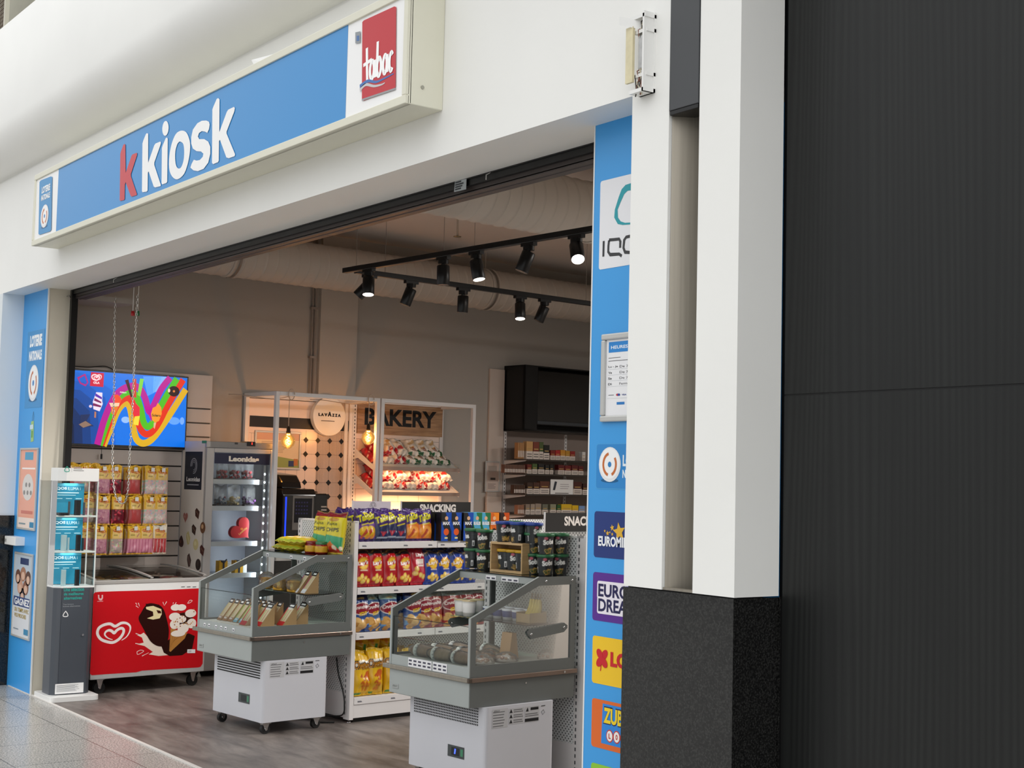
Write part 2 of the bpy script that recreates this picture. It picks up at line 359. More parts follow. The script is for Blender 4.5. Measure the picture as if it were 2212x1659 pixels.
def vinyl_mat():
    m=bpy.data.materials.new('grey_brown_vinyl_floor'); m.use_nodes=True; nt=m.node_tree; b=nt.nodes['Principled BSDF']; N=nt.nodes.new; L=nt.links.new
    tc=N('ShaderNodeTexCoord'); mp=N('ShaderNodeMapping'); mp.inputs['Scale'].default_value=(1.5,5,1); L(tc.outputs['Object'],mp.inputs[0])
    n=N('ShaderNodeTexNoise'); n.inputs['Scale'].default_value=1.6; n.inputs['Detail'].default_value=6; n.inputs['Roughness'].default_value=.65; n.inputs['Distortion'].default_value=.4; L(mp.outputs[0],n.inputs['Vector'])
    cr=N('ShaderNodeValToRGB'); e=cr.color_ramp.elements; e[0].position=.32; e[0].color=lin('4E4743')+(1,); e[1].position=.68; e[1].color=lin('89807A')+(1,); L(n.outputs[0],cr.inputs[0]); L(cr.outputs[0],b.inputs['Base Color'])
    b.inputs['Roughness'].default_value=.38; return m
def granite_mat():
    m=bpy.data.materials.new('polished_black_granite'); m.use_nodes=True; nt=m.node_tree; b=nt.nodes['Principled BSDF']; N=nt.nodes.new; L=nt.links.new
    tc=N('ShaderNodeTexCoord'); n=N('ShaderNodeTexNoise'); n.inputs['Scale'].default_value=170; n.inputs['Detail'].default_value=3; L(tc.outputs['Object'],n.inputs['Vector'])
    cr=N('ShaderNodeValToRGB'); e=cr.color_ramp.elements; e[0].position=.42; e[0].color=lin('0C0C0C')+(1,); e[1].position=.66; e[1].color=lin('2C2C2B')+(1,); L(n.outputs[0],cr.inputs[0]); L(cr.outputs[0],b.inputs['Base Color'])
    b.inputs['Roughness'].default_value=.12; return m
def blackwood_mat():
    m=bpy.data.materials.new('black_wood_grain_panel'); m.use_nodes=True; nt=m.node_tree; b=nt.nodes['Principled BSDF']; N=nt.nodes.new; L=nt.links.new
    tc=N('ShaderNodeTexCoord'); mp=N('ShaderNodeMapping'); mp.inputs['Scale'].default_value=(1,1,.22); L(tc.outputs['Object'],mp.inputs[0])
    n=N('ShaderNodeTexNoise'); n.inputs['Scale'].default_value=9; n.inputs['Detail'].default_value=2; L(mp.outputs[0],n.inputs['Vector'])
    w=N('ShaderNodeTexWave'); w.bands_direction='X'; w.inputs['Scale'].default_value=5.5; w.inputs['Distortion'].default_value=26; w.inputs['Detail'].default_value=1.5; w.inputs['Detail Scale'].default_value=.35
    mp2=N('ShaderNodeMapping'); mp2.inputs['Scale'].default_value=(2.2,1,.10); L(tc.outputs['Object'],mp2.inputs[0]); L(mp2.outputs[0],w.inputs['Vector'])
    n3=N('ShaderNodeTexNoise'); n3.inputs['Scale'].default_value=120; n3.inputs['Detail'].default_value=3; mp3=N('ShaderNodeMapping'); mp3.inputs['Scale'].default_value=(1,1,.004); L(tc.outputs['Object'],mp3.inputs[0]); L(mp3.outputs[0],n3.inputs['Vector'])
    mt=N('ShaderNodeMath'); mt.operation='MULTIPLY'; L(w.outputs[1],mt.inputs[0]); L(n.outputs[0],mt.inputs[1]); ad=N('ShaderNodeMath'); m6=N('ShaderNodeMath'); m6.operation='MULTIPLY'; m6.inputs[1].default_value=.65; L(mt.outputs[0],m6.inputs[0]); L(m6.outputs[0],ad.inputs[0]); m5=N('ShaderNodeMath'); m5.operation='MULTIPLY'; m5.inputs[1].default_value=.45; L(n3.outputs[0],m5.inputs[0]); L(m5.outputs[0],ad.inputs[1])
    cr=N('ShaderNodeValToRGB'); e=cr.color_ramp.elements; e[0].position=.2; e[0].color=lin('151616')+(1,); e[1].position=.8; e[1].color=lin('202221')+(1,); L(ad.outputs[0],cr.inputs[0]); L(cr.outputs[0],b.inputs['Base Color'])
    bp=N('ShaderNodeBump'); bp.inputs['Strength'].default_value=.2; bp.inputs['Distance'].default_value=.002; L(ad.outputs[0],bp.inputs['Height']); L(bp.outputs[0],b.inputs['Normal'])
    b.inputs['Roughness'].default_value=.42; b.inputs['Specular IOR Level'].default_value=.35; return m
TZ,VN,GR,BW=floor_mat(),vinyl_mat(),granite_mat(),blackwood_mat()
FY=3.07; BY=3.23; LZ=2.905; XL=-10.757; XR=-3.582; TOP=3.762
mb=MB(); mb.box((-30,-8,-.1),(8,3.232,0),TZ); struct('floor_mall',mb)
mb=MB(); mb.box((-13,3.232,-.1),(3,16,0),VN); struct('floor_shop',mb)
mb=MB(); mb.box((-10.70,3.226,-.01),(-3.5,3.246,.006),pm('floor_edge_strip','D8D4CF',.4)); struct('trim_1',mb,label='pale strip in the floor between mall tiles and shop floor')
# lintel wall with the rounded bulkhead on top
mb=MB(); mb.box((-15,FY,LZ),(XR,3.384,TOP),WHITE)
mb.box((-15,3.384,2.99),(XR,3.6,TOP),WHITE)
struct('wall_front',mb)
mb=MB(); prof=[(FY+.5,TOP),(FY+.012,TOP),(FY+.012,TOP+.02)]
bd=.25; rr=.24
for i in range(13):
    a=R(90*i/12); prof.append((FY-bd+rr-rr*math.sin(a)+.0,TOP+.03+rr-rr*math.cos(a)))
prof+=[(FY-bd,4.745),(FY-bd+.01,4.757),(FY+.5,4.757)]
n=len(prof); vs=[(x,p[0],p[1]) for x in (-16,-2) for p in prof]
mb.add(vs,[(i,i+1,n+i+1,n+i) for i in range(n-1)],WHITE,True)
for f in range(len(mb.sm)): mb.sm[f]=3<=f<16
struct('trim_2',mb,label='rounded white bulkhead above the shopfront')
# left reveal and pilaster
mb=MB(); mb.box((-14,FY,0),(XL,3.40,LZ),pm('cool_white_plaster','DDE3E6',.55)); struct('wall_left_pilaster',mb)
mb=MB(); mb.box((-14,FY-.012,0),(XL+.012,BY-.001,1.25),GR); struct('trim_3',mb,label='black granite plinth of the left pilaster')
mb=MB(); mb.box((XL,BY,0),(-10.181,3.40,LZ),BLUE); struct('wall_left_blue_panel',mb)
mb=MB(); mb.box((-10.186,BY-.006,0),(-10.174,BY+.004,LZ),PLASW); struct('trim_4',mb,label='white edge strip of the left blue panel')
mb=MB(); mb.box((-10.22,BY+.003,0),(-10.179,3.384,LZ),BEIGE); struct('trim_5',mb,label='beige side of the left blue pilaster')
# right: blue panel behind the white column
mb=MB(); mb.box((-3.972,BY,0),(-3.3,3.6,LZ),BLUE); struct('wall_right_blue_panel',mb)
mb=MB(); mb.box((-3.978,BY-.002,0),(-3.972,3.5,LZ),PLASW); struct('trim_6',mb,label='white edge of the right blue panel')
cz=1.262
mb=MB(); mb.box((XR,FY,cz),(-3.397,3.6,9),WHITE); mb.box((-3.254,FY,cz),(-3.072,3.262,9),WHITE); mb.box((-3.397,3.2,0),(-3.254,3.3,9),WHITE); mb.box((XR+.0,FY+.02,4.6),(-3.397,3.6,9),WHITE); struct('wall_right_column',mb)
mb=MB(); mb.box((XR,FY-.002,0),(-3.072,3.275,cz-.004),GR); mb.box((XR,FY+.02,cz-.004),(-3.08,3.2,cz),BLACK); struct('trim_7',mb,label='black granite base of the white column')
mb=MB(); mb.box((-3.395,3.19,cz),(-3.256,3.2,2.815),STEEL)
mb.add([(-3.395,FY+.012,cz),(-3.395,FY+.012,2.815),(-3.345,3.17,2.815),(-3.345,3.17,cz)],[(0,1,2,3)],STEEL)
mb.add([(-3.345,3.17,cz),(-3.345,3.17,2.815),(-3.254,3.175,2.815),(-3.254,3.175,cz)],[(0,1,2,3)],STEEL)
mb.tube([(-3.345+.002*math.sin(z*3),3.166,z) for z in np.linspace(cz,2.81,12)],.002,pm('dark_seam','4E4A44',.5),6)
mb.box((-3.395,FY+.004,cz),(-3.256,FY+.03,cz+.008),STEEL)
struct('trim_8',mb,label='brushed steel lining in the slot of the white column')
mb=MB(); mb.box((-3.394,FY-.004,2.815),(-3.257,3.19,9),pm('anthracite_metal_cover','3C3E41',.35,var=.05,vs=4)); mb.box((-3.392,FY-.002,2.80),(-3.259,3.15,2.815),BLACK); struct('trim_9',mb,label='dark metal box filling the upper slot of the white column',bev=.002)
mb=MB(); mb.box((-3.062,3.268,0),(3,3.3,1.8805),BW); mb.box((-3.062,3.268,1.8865),(3,3.3,9),BW); struct('wall_right_wood',mb)
mb=MB(); mb.box((-3.078,3.272,0),(3,3.4,9),BLACK); struct('wall_right_backing',mb)
# building seen over the bulkhead, top left
CONC=pm('old_concrete','B9B7A6',.8,var=.12,vs=2)
mb=MB(); mb.box((-40,6.0,3.9),(-14,6.3,16),CONC); struct('wall_back_concrete',mb)
mb=MB()
for i in range(3): mb.box((-17.4+i*1.05,5.8,4),(-17.33+i*1.05,6.0,14),pm('pale_concrete_rib','D6D2C4',.7))
struct('trim_10',mb,label='pale ribs on the concrete wall behind')
t=Thing('mesh_screen','brown woven wire screen high in the top left corner','screen',(-18.6,5.6,5.5),'w')
mb=MB(); BRN=pm('brown_wire','5C4A3C',.6)
c0=P(0,61,1,5.6,'w'); c1=P(12,50,1,5.6,'w'); xr=c1[0]
for i in range(26): mb.tube([(xr-i*.055,5.6,4.5),(xr-i*.055,5.6,9)],.006,BRN,5)
for i in range(60): mb.tube([(xr-1.4,5.6,5.0+i*.06),(xr,5.6,5.0+i*.06)],.006,BRN,5)
t.part('wire_mesh',mb); mb=MB(); mb.box((xr,5.57,4.4),(xr+.05,5.63,9),pm('pale_concrete_rib','D6D2C4',.7)); t.part('frame',mb)
# ---------------------------------------------------------------- the shop's shell
TAUPE=pm('taupe_wall','AAA59E',.7,var=.02,vs=2,bump=.04,bs=40); CEIL=pm('shop_ceiling_paint','CFC6BE',.7,var=.03,vs=1)
XW=-10.42
mb=MB(); mb.box((XW-.1,4.42,0),(XW,13.5,4.4),TAUPE); struct('wall_left',mb,'i')
mb=MB(); mb.box((XW,13.5,0),(-1.5,13.6,4.4),TAUPE); struct('wall_back',mb,'i')
mb=MB(); mb.box((-3.0,4.3,0),(-2.9,13.5,4.4),TAUPE); struct('wall_right',mb,'i')
mb=MB(); mb.box((-12.6,3.62,3.72),(-2,14.2,3.8),CEIL); struct('ceiling',mb)
mb=MB(); mb.box((-14,3.41,0),(-10.186,3.44,2.99),TAUPE); mb.box((-15,3.6,2.9),(-10.25,3.62,3.74),TAUPE); mb.box((-10.25,3.6,2.99),(-2.9,3.62,3.74),TAUPE); mb.box((-3.972,3.6,0),(-2.9,3.62,4.3),TAUPE); struct('wall_inner_front',mb)
mb=MB(); mb.box((XW,6.855,0),(XW+.03,7.247,3.72),pm('light_taupe_pier','B6B0A8',.7)); struct('trim_11',mb,'i',label='lighter flat pier on the left shop wall')
t=Thing('conduit_pipe','pair of thin grey pipes running down the shop wall above the coffee corner','pipe',(XW+.03,6.79,2.3)); mb=MB()
for y in (6.775,6.805): mb=MB(); t.part('pipe',mb.tube([(XW+.02,y,2.2),(XW+.02,y,3.72)],.009,pm('grey_pipe','8A8078',.4),8))
for z in (2.62,3.05,3.5): mb=MB(); mb.box((XW,6.755,z),(XW+.035,6.825,z+.02),pm('grey_pipe','8A8078',.4)); t.part('clamp',mb)
# roller shutter rolled up under the lintel, with guide
t=Thing('roller_shutter','black roller shutter rolled up under the lintel','shutter',(-7,3.45,2.83),'w')
SHB=pm('brown_bronze_profile','3E3634',.45,metal=.1)
mb=MB(); mb.box((-10.18,3.384,2.90),(-3.973,3.42,2.99),BLACK); mb.box((-10.18,3.392,2.872),(-3.973,3.41,2.90),BLACK); t.part('housing',mb)
mb=MB()
for i,(y,z) in enumerate(((3.41,2.868),(3.43,2.872),(3.45,2.862))): mb.box((-10.18,y,z-.02+.0),(-3.973,y+.014,z+.012),SHB)
mb.box((-10.18,3.41,2.845),(-3.973,3.50,2.856),SHB); t.part('bottom_bar',mb,bev=.002)
mb=MB(); mb.box((-10.185,3.384,0),(-10.14,3.43,2.9),BLACK); t.part('guide_rail',mb,label='upright guide at the left of the opening')
mb=MB(); mb.box((-3.99,3.43,0),(-3.972,3.5,2.9),BLACK); t.part('guide_rail',mb)
a=Art('w',1,3.383); q=a.px([(983,392),(1008,386),(1007,409),(981,415)]); a.poly(q,'AEB4B8',1); 
for k in range(4):
    z0=q[3][1]+(q[0][1]-q[3][1])*(.12+.22*k); a.rect(q[3][0]+.008,z0,(q[2][0]-q[3][0])*(.5+.1*(k%3)),.007,'3A3F44',2)
t.part('type_plate',a.mb,label='small grey data sticker')
mb=MB()
for px_,py_ in ((1059,380),(252,605)):
    p=P(px_,py_,1,3.383,'w'); mb=MB(); mb.tube([(p[0],p[1],p[2]+.012),(p[0],p[1]-.02,p[2]+.0),(p[0],p[1]-.02,p[2]-.02)],.004,CHROME,6); t.part('hook',mb)
p=P(145,640,0,-10.17,'w'); mb=MB(); mb.tube([(p[0]+.0,p[1],p[2]),(p[0]+.04,p[1],p[2]),(p[0]+.06,p[1],p[2]-.02)],.006,CHROME,6)
t.part('hook',mb)
# ---------------------------------------------------------------- the sign over the shop
SY=2.89
t=Thing('shop_sign','long light box sign with blue face and red and white lettering over the shopfront','sign',(-7.1,SY,3.09),'w')
x0,x1,z0,z1=-9.50,-4.763,3.092,3.722
p=P(74.6,379,1,SY,'w'); x0=p[0]; z1=p[2]
mb=MB(); mb.box((x0+.005,SY+.02,z0),(x1,FY,z1),GOLD); t.part('housing',mb,bev=.004)
mb=MB(); fw=.036
mb.prism([(x0,z0),(x1,z0),(x1,z1),(x0,z1)],1,SY+.012,SY+.03,GOLD)
for a_,b_ in (((x0,z0),(x1,z0+fw)),((x0,z1-fw),(x1,z1)),((x0,z0+fw),(x0+.028,z1-fw)),((x1-.028,z0+fw),(x1,z1-fw))): mb.box((a_[0],SY,a_[1]),(b_[0],SY+.02,b_[1]),GOLD)
t.part('front_frame',mb,bev=.003)
a=Art('w',1,SY+.010,rough=.12,off=.0008)
xa=a.px([(124.5,430)])[0][0]; xb=a.px([(750,150)])[0][0]; zb,zt=z0+fw,z1-fw
a.rect(x0+.028,zb,x1-x0-.056,zt-zb,'F4F4F4',1); a.rect(xa,zb,xb-xa,zt-zb,'3A8FD0',2)
t.part('face_panel',a.mb)
g=Art('w',1,SY+.008,rough=.2,off=.0006); pz=lambda L:g.px(L,2.212)
pk=lambda L:g.px(L,3.66,240,190)
def ring(pts_o,pts_i,c,l):
    n=len(pts_o); vs=pts_o+pts_i; g.tri(vs,[(i,(i+1)%n,n+(i+1)%n,n+i) for i in range(n)],c,l)
def kk(x,y,sx=1,sy=1): return None
g.poly(pk([(108,443),(116,450),(118,672),(165,535),(174,525),(205,513),(209,520),(207,535),(160,680),(160,700),(207,838),(205,848),(165,860),(157,852),(118,745),(112,765),(110,880),(103,887),(76,893),(71,886),(76,520),(82,498),(100,450)]),'C8303A',4)
g.poly(pk([(285,358),(297,362),(296,592),(344,455),(354,440),(392,424),(398,432),(394,450),(345,590),(345,610),(397,768),(394,777),(352,787),(340,780),(300,660),(294,670),(292,812),(284,820),(252,825),(247,815),(251,440),(258,415),(278,366)]),'F6F6F6',4)
g.poly(pk([(850,80),(861,92),(859,350),(918,190),(930,172),(975,150),(982,160),(978,185),(917,345),(917,362),(984,525),(980,540),(935,556),(915,550),(864,410),(857,420),(855,575),(848,588),(810,603),(801,592),(804,170),(812,148),(838,88)]),'F6F6F6',4)
g.poly(pk([(445,392),(452,402),(447,742),(440,752),(408,763),(402,755),(405,475),(412,452),(435,398)]),'F6F6F6',4)
g.poly(pk(ellp(433,320,25,59,24,.06)),'F6F6F6',4)
ring(pk(smooth([(560,338),(600,355),(625,420),(628,490),(612,590),(580,680),(530,722),(490,705),(465,650),(462,560),(480,450),(515,365)],True,4)),pk(smooth([(550,424),(572,440),(580,480),(580,540),(572,590),(555,630),(535,637),(518,615),(510,560),(512,500),(525,450),(538,430)],True,4)),'F6F6F6',4)
g.poly(pk([(755,258),(778,268),(783,290),(778,325),(764,356),(745,345),(720,342),(698,358),(690,385),(700,405),(740,405),(772,425),(788,465),(788,520),(772,590),(735,640),(690,658),(655,652),(630,630),(640,600),(657,568),(680,575),(705,570),(728,545),(733,520),(715,503),(680,500),(650,480),(637,440),(637,390),(650,330),(685,280),(720,260)]),'F6F6F6',4)
t.part('lettering',g.mb,label='red k and white word on the blue face')
# tobacco panel
g=Art('w',1,SY+.0075,rough=.25,off=.0005)
rp=pz([(1733,106),(1740,98),(1886,31),(1895,34),(1892,415),(1886,424),(1740,481),(1731,476)]); g.poly(rp,'C22A34',4)
def tx(s,bl,br,h,c,l,bold=.03,slant=0):
    p,q=pz([bl,br]); g.text(s,p[0],(p[1]+q[1])/2,q[0]-p[0],h,c,l,bold,slant)
p,q,h_=pz([(1744,392),(1881,345),(1748,230)])
xw=q[0]-p[0]; hz=(h_[1]-p[1]); 
zb_=p[1]
SX=lambda f:p[0]+xw*f
lw=.019
g.stroke([(SX(.05),zb_+hz*.98),(SX(.08),zb_+hz*.35),(SX(.10),zb_)],lw,'FFFFFF',5.3); g.stroke([(SX(-.06),zb_+hz*.50),(SX(.24),zb_+hz*.57)],lw*.8,'FFFFFF',5.6)
def o_(x0_,x1_,zh): return [(SX(x0_)+(SX(x1_)-SX(x0_))*(.5+.5*math.cos(R(a_))),zb_+zh*(.5+.5*math.sin(R(a_)))) for a_ in range(0,361,20)]
g.stroke(o_(.19,.33,hz*.52),lw,'FFFFFF',5.9); g.stroke([(SX(.35),zb_+hz*.52),(SX(.36),zb_)],lw,'FFFFFF',6.2)
g.stroke([(SX(.44),zb_+hz*1.02),(SX(.44),zb_)],lw,'FFFFFF',6.5,lw*1.1); g.stroke(o_(.44,.58,hz*.52),lw,'FFFFFF',6.8)
g.stroke(o_(.65,.78,hz*.52),lw,'FFFFFF',7.1); g.stroke([(SX(.79),zb_+hz*.52),(SX(.80),zb_)],lw,'FFFFFF',7.4)
g.stroke([(SX(.87)+(SX(.99)-SX(.87))*(.5+.5*math.cos(R(a_))),zb_+hz*.52*(.5+.5*math.sin(R(a_)))) for a_ in range(45,320,15)],lw,'FFFFFF',7.7)
g.stroke(smooth(pz([(1722,414),(1760,388),(1800,392),(1840,375),(1884,352)])),.016,'3F6FB5',6,.004); g.stroke(smooth(pz([(1722,432),(1750,405),(1790,412),(1825,405),(1842,396)])),.016,'C9C6C9',6,.004)
g.stroke(pz([(1731,478),(1892,424)]),.008,'9A9A9C',5)
ks=pz([(1700,155),(1724,150),(1724,205),(1700,208)]); g.poly(ks,'8E9499',5); g.poly(pz([(1707,172),(1719,170),(1719,195),(1707,197)]),'4A6FA5',6)
t.part('tobacco_emblem',g.mb,label='red rounded panel with white lettering and a blue wave')
# lottery emblem
def lottery(g,px,layout,l=4):
    """px maps (0..1,0..1) of the emblem box to the plane"""
    pass
g=Art('w',1,SY+.0075,rough=.25,off=.0005)
q=pz([(190,870),(196,862),(244,843),(251,846),(246,1098),(240,1106),(190,1122),(185,1118)]); g.poly(q,'2F8CC6',4)
bl,tr=pz([(186,1118),(250,845)]); w_=tr[0]-bl[0]; h_=tr[1]-bl[1]
def lot(g,x,y,w,h,l,txt=True):
    if txt:
        g.text('LOTERIE',x+w*.12,y+h*.76,w*.76,h*.13,'F2F6F8',l,.05,.0,.0); g.text('NATIONALE',x+w*.10,y+h*.62,w*.80,h*.11,'F2F6F8',l,.05)
    ball(g,x+w*.5,y+h*.30,w*.36,h*.22,l)
def ball(g,cx,cy,rx,ry,l):
    g.ell(cx,cy-ry*.92,rx*.8,ry*.12,'1F5E8E',l); g.ell(cx,cy,rx,ry,'E9E9EA',l+1); g.ell(cx,cy+ry*.05,rx*.9,ry*.88,'F5F5F5',l+2)
    g.stroke([(cx+rx*.58*math.cos(R(a_)),cy+ry*.62*math.sin(R(a_))) for a_ in range(100,265,12)],rx*.17,'C8703C',l+3)
    g.stroke([(cx+rx*.58*math.cos(R(a_)),cy+ry*.62*math.sin(R(a_))) for a_ in range(-70,50,12)],rx*.17,'C8703C',l+3)
    g.ell(cx,cy,rx*.16,ry*.16,'2F7FC0',l+3)
lot(g,bl[0],bl[1],w_,h_,6)
t.part('lottery_emblem',g.mb,label='small blue lottery emblem with a white ball')
mb=MB()
for z in (3.17,3.66): mb=MB(); mb.tube([(x1,2.97,z),(x1+.003,2.97,z)],.008,pm('screw','A8A69A',.4,metal=.5),12); t.part('screw',mb)
mb=MB(); q=[P(*v,1,2.93,'w') for v in ((556,112),(589,114),(582,119),(572,125),(561,123))]
z_=z1+.002; mb.add([(q[0][0],2.90,z_+.03),(q[1][0],2.93,z_+.025),(q[3][0]+.02,2.91,z_),(q[4][0],2.90,z_+.0)],[(0,1,2,3)],PLASW); mb.add([(q[0][0],2.9,z_+.03),(q[4][0],2.9,z_),(q[4][0]+.03,3.0,z_)],[(0,1,2)],PLASW)
solo('paper_scrap',mb,'folded white paper scrap lying on top of the shop sign','paper','w')
# broken light fitting on the column
p=P(1395,110,1,FY,'w'); fx=p[0]
t=Thing('emergency_light','broken white light fitting with loose wires high on the white column','lamp',(fx,FY,2.9),'w')
q=[P(*v,1,FY,'w') for v in ((1386,40),(1418,38),(1413,205),(1390,208))]; zt_,zb_=q[0][2],q[3][2]; xa_,xb_=q[0][0],q[1][0]
CRM=pm('yellowed_plastic','DCD2AE',.5,var=.1,vs=30)
mb=MB(); mb.box((xa_,FY-.008,zb_),(xb_,FY,zt_),PLASW); mb.box((xb_-.012,FY-.05,zb_),(xb_-.004,FY,zt_),PLASW); mb.box((xa_,FY-.05,zb_),(xb_,FY,zb_+.012),PLASW); mb.box((xa_,FY-.05,zt_-.02),(xb_,FY,zt_-.008),PLASW)
for f in (.2,.75): mb.box((xa_+.01,FY-.04,zb_+(zt_-zb_)*f),(xb_,FY,zb_+(zt_-zb_)*f+.012),PLASW)
t.part('backplate',mb)
mb=MB(); mb.box((xa_-.015,FY-.055,zb_+(zt_-zb_)*.14),(xa_+.02,FY-.045,zb_+(zt_-zb_)*.84),CRM); t.part('diffuser_strip',mb,label='yellowed strip hanging off the front')
mb=MB(); mb.box((xa_+.03,FY-.04,zb_+(zt_-zb_)*.3),(xb_-.012,FY-.008,zb_+(zt_-zb_)*.72),pm('grey_battery','B9BABB',.4,var=.2,vs=40)); t.part('battery',mb,bev=.004)
mb=MB(); mb.add([(xa_-.01,FY-.09,zt_-.01),(xa_-.01,FY-.09,zt_-.04),(xb_-.03,FY-.02,zt_-.055),(xb_-.03,FY-.02,zt_-.025)],[(0,1,2,3)],PLASW); t.part('end_flap',mb)
mb=MB(); rnd=random.Random(3)
for i in range(14):
    x_=xa_+.01+rnd.random()*.05; z_=zb_+.02+rnd.random()*.05 if i<9 else zt_-.09+rnd.random()*.05
    mb.tube([(x_,FY-.02,z_+.03),(x_+rnd.uniform(-.015,.015),FY-.04,z_+.015),(x_+rnd.uniform(-.03,.015),FY-.035,z_-.03)],.0022,pm('wire_%d'%(i%3),('3B3631','C9C0A8','7A4A3A')[i%3],.5),5)
t.part('loose_wires',mb)
# ---------------------------------------------------------------- glass display stand at the left of the opening
t=Thing('display_stand','slim white and dark grey display stand with clear lit shelves beside the left pilaster','display stand',(-9.95,3.41,0),'w')
SG=pm('slate_grey_metal','474C54',.35,var=.03); TEAL=pm('teal_backing','2C86A4',.4,var=.08,vs=3,em=.12)
BX0,BX1,BY0,BY1=-10.055,-9.873,3.268,3.545
mb=MB(); mb.prism(rrect(-10.149,3.236,.374,.345,.03),2,0,.036,PLASW); t.part('base',mb,bev=.006)
mb=MB(); ch=.035
out=[(BX0,BY0),(BX1-ch,BY0),(BX1-.008,BY0+ch*.6),(BX1,BY0+ch+.01),(BX1,BY1-.03),(BX1-.03,BY1),(BX0,BY1)]
mb.prism(out,2,.036,.775,SG); t.part('cabinet',mb,bev=.002)
mb=MB(); mb.box((BX1,BY0+.052,.05),(BX1+.004,BY1-.04,.765),SG); d=t.part('door',mb,bev=.001)
mb=MB(); p=P(178,1371,0,BX1,'w'); mb.tube([(BX1+.004,p[1],p[2]),(BX1+.011,p[1],p[2])],.008,CHROME,12); t.part('lock',mb,parent=d)
a=Art('w',0,BX1+.0045,rough=.4); zc=lambda L:a.px(L,2.591,0,1000)
def block(a,lines,col,l,z=2.591,oy=1000,bold=.02):
    for s_,x_,y_,x2,y2,h in lines:
        p,q=a.px([(x_,y_),(x2,y2)],z,0,oy); a.text(s_,p[0],(p[1]+q[1])/2,q[0]-p[0],h,col,l,bold)
block(a,[('Une sélection',357,720,470,716,.026),('de meilleures',357,743,467,738,.020),('alternatives',357,766,458,762,.021)],'2FA79B',1)
block(a,[('Tous fumeurs',353,795,412,793,.008),('bonnes alternatives',353,806,448,803,.008)],'A9ADB2',1,bold=0)
p=zc([(367,845)])[0]; tri=lambda cx,cy,r:smooth([(cx,cy+r),(cx+r*.55,cy+r*.35),(cx+r*.95,cy-r*.6),(cx+r*.5,cy-r),(cx-r*.5,cy-r),(cx-r*.95,cy-r*.6),(cx-r*.55,cy+r*.35),(cx,cy+r)],n=4)
a.stroke(tri(p[0],p[1],.018),.006,'E8E8E8',1); t.part('printed_text',a.mb)
a=Art('w',0,BX1+.0048,rough=.4); q=a.px([(309,1240),(468,1228),(466,1284),(306,1299)],2.591,0,1000); q[0]=(q[0][0],q[1][1]); q[3]=(q[3][0],q[2][1]); a.poly(q,'EDEDED',1)
a.lines(q[3][0]+.01,q[3][1]+.012,q[1][0]-q[0][0]-.02,q[0][1]-q[3][1]-.02,8,'8A8C90',2,.4); t.part('notice_label',a.mb,label='white label with small print at the foot of the stand')
HX0,HX1=-10.06,-9.868
mb=MB(); mb.prism([(HX0,BY0-.004),(HX1-.05,BY0-.004),(HX1,BY0+.045),(HX1,BY1),(HX0,BY1)],2,1.52,1.612,PLASW); t.part('header',mb,bev=.003)
a=Art('w',0,HX1+.0003,rough=.4); p=a.px([(375,1069)],2.591,0,600)[0]
a.stroke(tri(p[0],p[1]-.002,.018),.005,'2F9C86',1); a.rect(p[0]+.034,p[1]-.022,.001,.044,'555555',1)
for i in range(3): a.rect(p[0]+.046,p[1]+.010-i*.012,.05+.012*(i%3),.005,'8A8A8A',1)
t.part('header_print',a.mb)
mb=MB()
for x_,y_ in ((HX0+.002,BY0),(HX0+.002,BY1-.008),(BX1-.008,BY1-.006)): mb.box((x_,y_,.775),(x_+.009,y_+.008,1.52),PLASW)
mb.box((BX0-.006,BY0,.775),(BX0+.02,BY0+.02,1.52),PLASW); t.part('frame',mb)
SH=(.786,1.03,1.28)
for i,z in enumerate(SH):
    mb=MB(); mb.prism([(HX0+.01,BY0+.002),(HX1-.052,BY0+.002),(HX1-.004,BY0+.047),(HX1-.004,BY1-.004),(HX0+.01,BY1-.004)],2,z-.012,z,PLASW); t.part('shelf',mb,bev=.002)
    a=Art('w',0,-10.035,rough=.4,em=.12); zt=(1.03,1.28,1.52)[i]-.016; w0,w1=BY0+.012,BY1-.045
    a.rect(w0,z+.004,w1-w0,zt-z-.004,'2A84A2',1); a.rect(w0,zt-.02,w1-w0,.02,'5FB6CE',2)
    hh=zt-z; a.text('IQOS',w0+.012,z+hh*.78,.082,.022,'F2F8FA',3,.03); a.text('ILUMA i',w0+.102,z+hh*.78,.09,.022,'E4F2F6',3,0)
    a.rect(w0+.012,z+hh*.68,.17,.007,'DDF0F4',3); a.rect(w0+.03,z+hh*.61,.13,.005,'BFE2EA',3)
    for k in range(3): a.rect(w0+.02+k*.07,z+hh*.50,.045,.005,'BFE2EA',3)
    b_=t.part('backing_panel',a.mb)
mb=MB()
g=[(HX0+.01,BY0+.001),(HX1-.052,BY0+.001),(HX1-.003,BY0+.047),(HX1-.003,BY1-.003)]
for (xa,ya),(xb,yb) in zip(g,g[1:]): mb.add([(xa,ya,.787),(xb,yb,.787),(xb,yb,1.52),(xa,ya,1.52)],[(0,1,2,3)],GLASS)
t.part('clear_panel',mb)
mb=MB(); mb.add([(BX0+.02,BY1-.002,.787),(HX1-.003,BY1-.002,.787),(HX1-.003,BY1-.002,1.52),(BX0+.02,BY1-.002,1.52)],[(0,1,2,3)],GLASS); t.part('side_panel',mb)
for z in SH: light('AREA','shelf_lamp',(-9.95,3.40,z+.225),.3,(.75,.95,1),'w',.1,(-9.97,3.40,0),sy=.2)
DEV=pm('dark_device','1B1D22',.35); DEL=pm('pale_grey_device','A9BFC6',.3); DET=pm('dark_teal_device','12343C',.35)
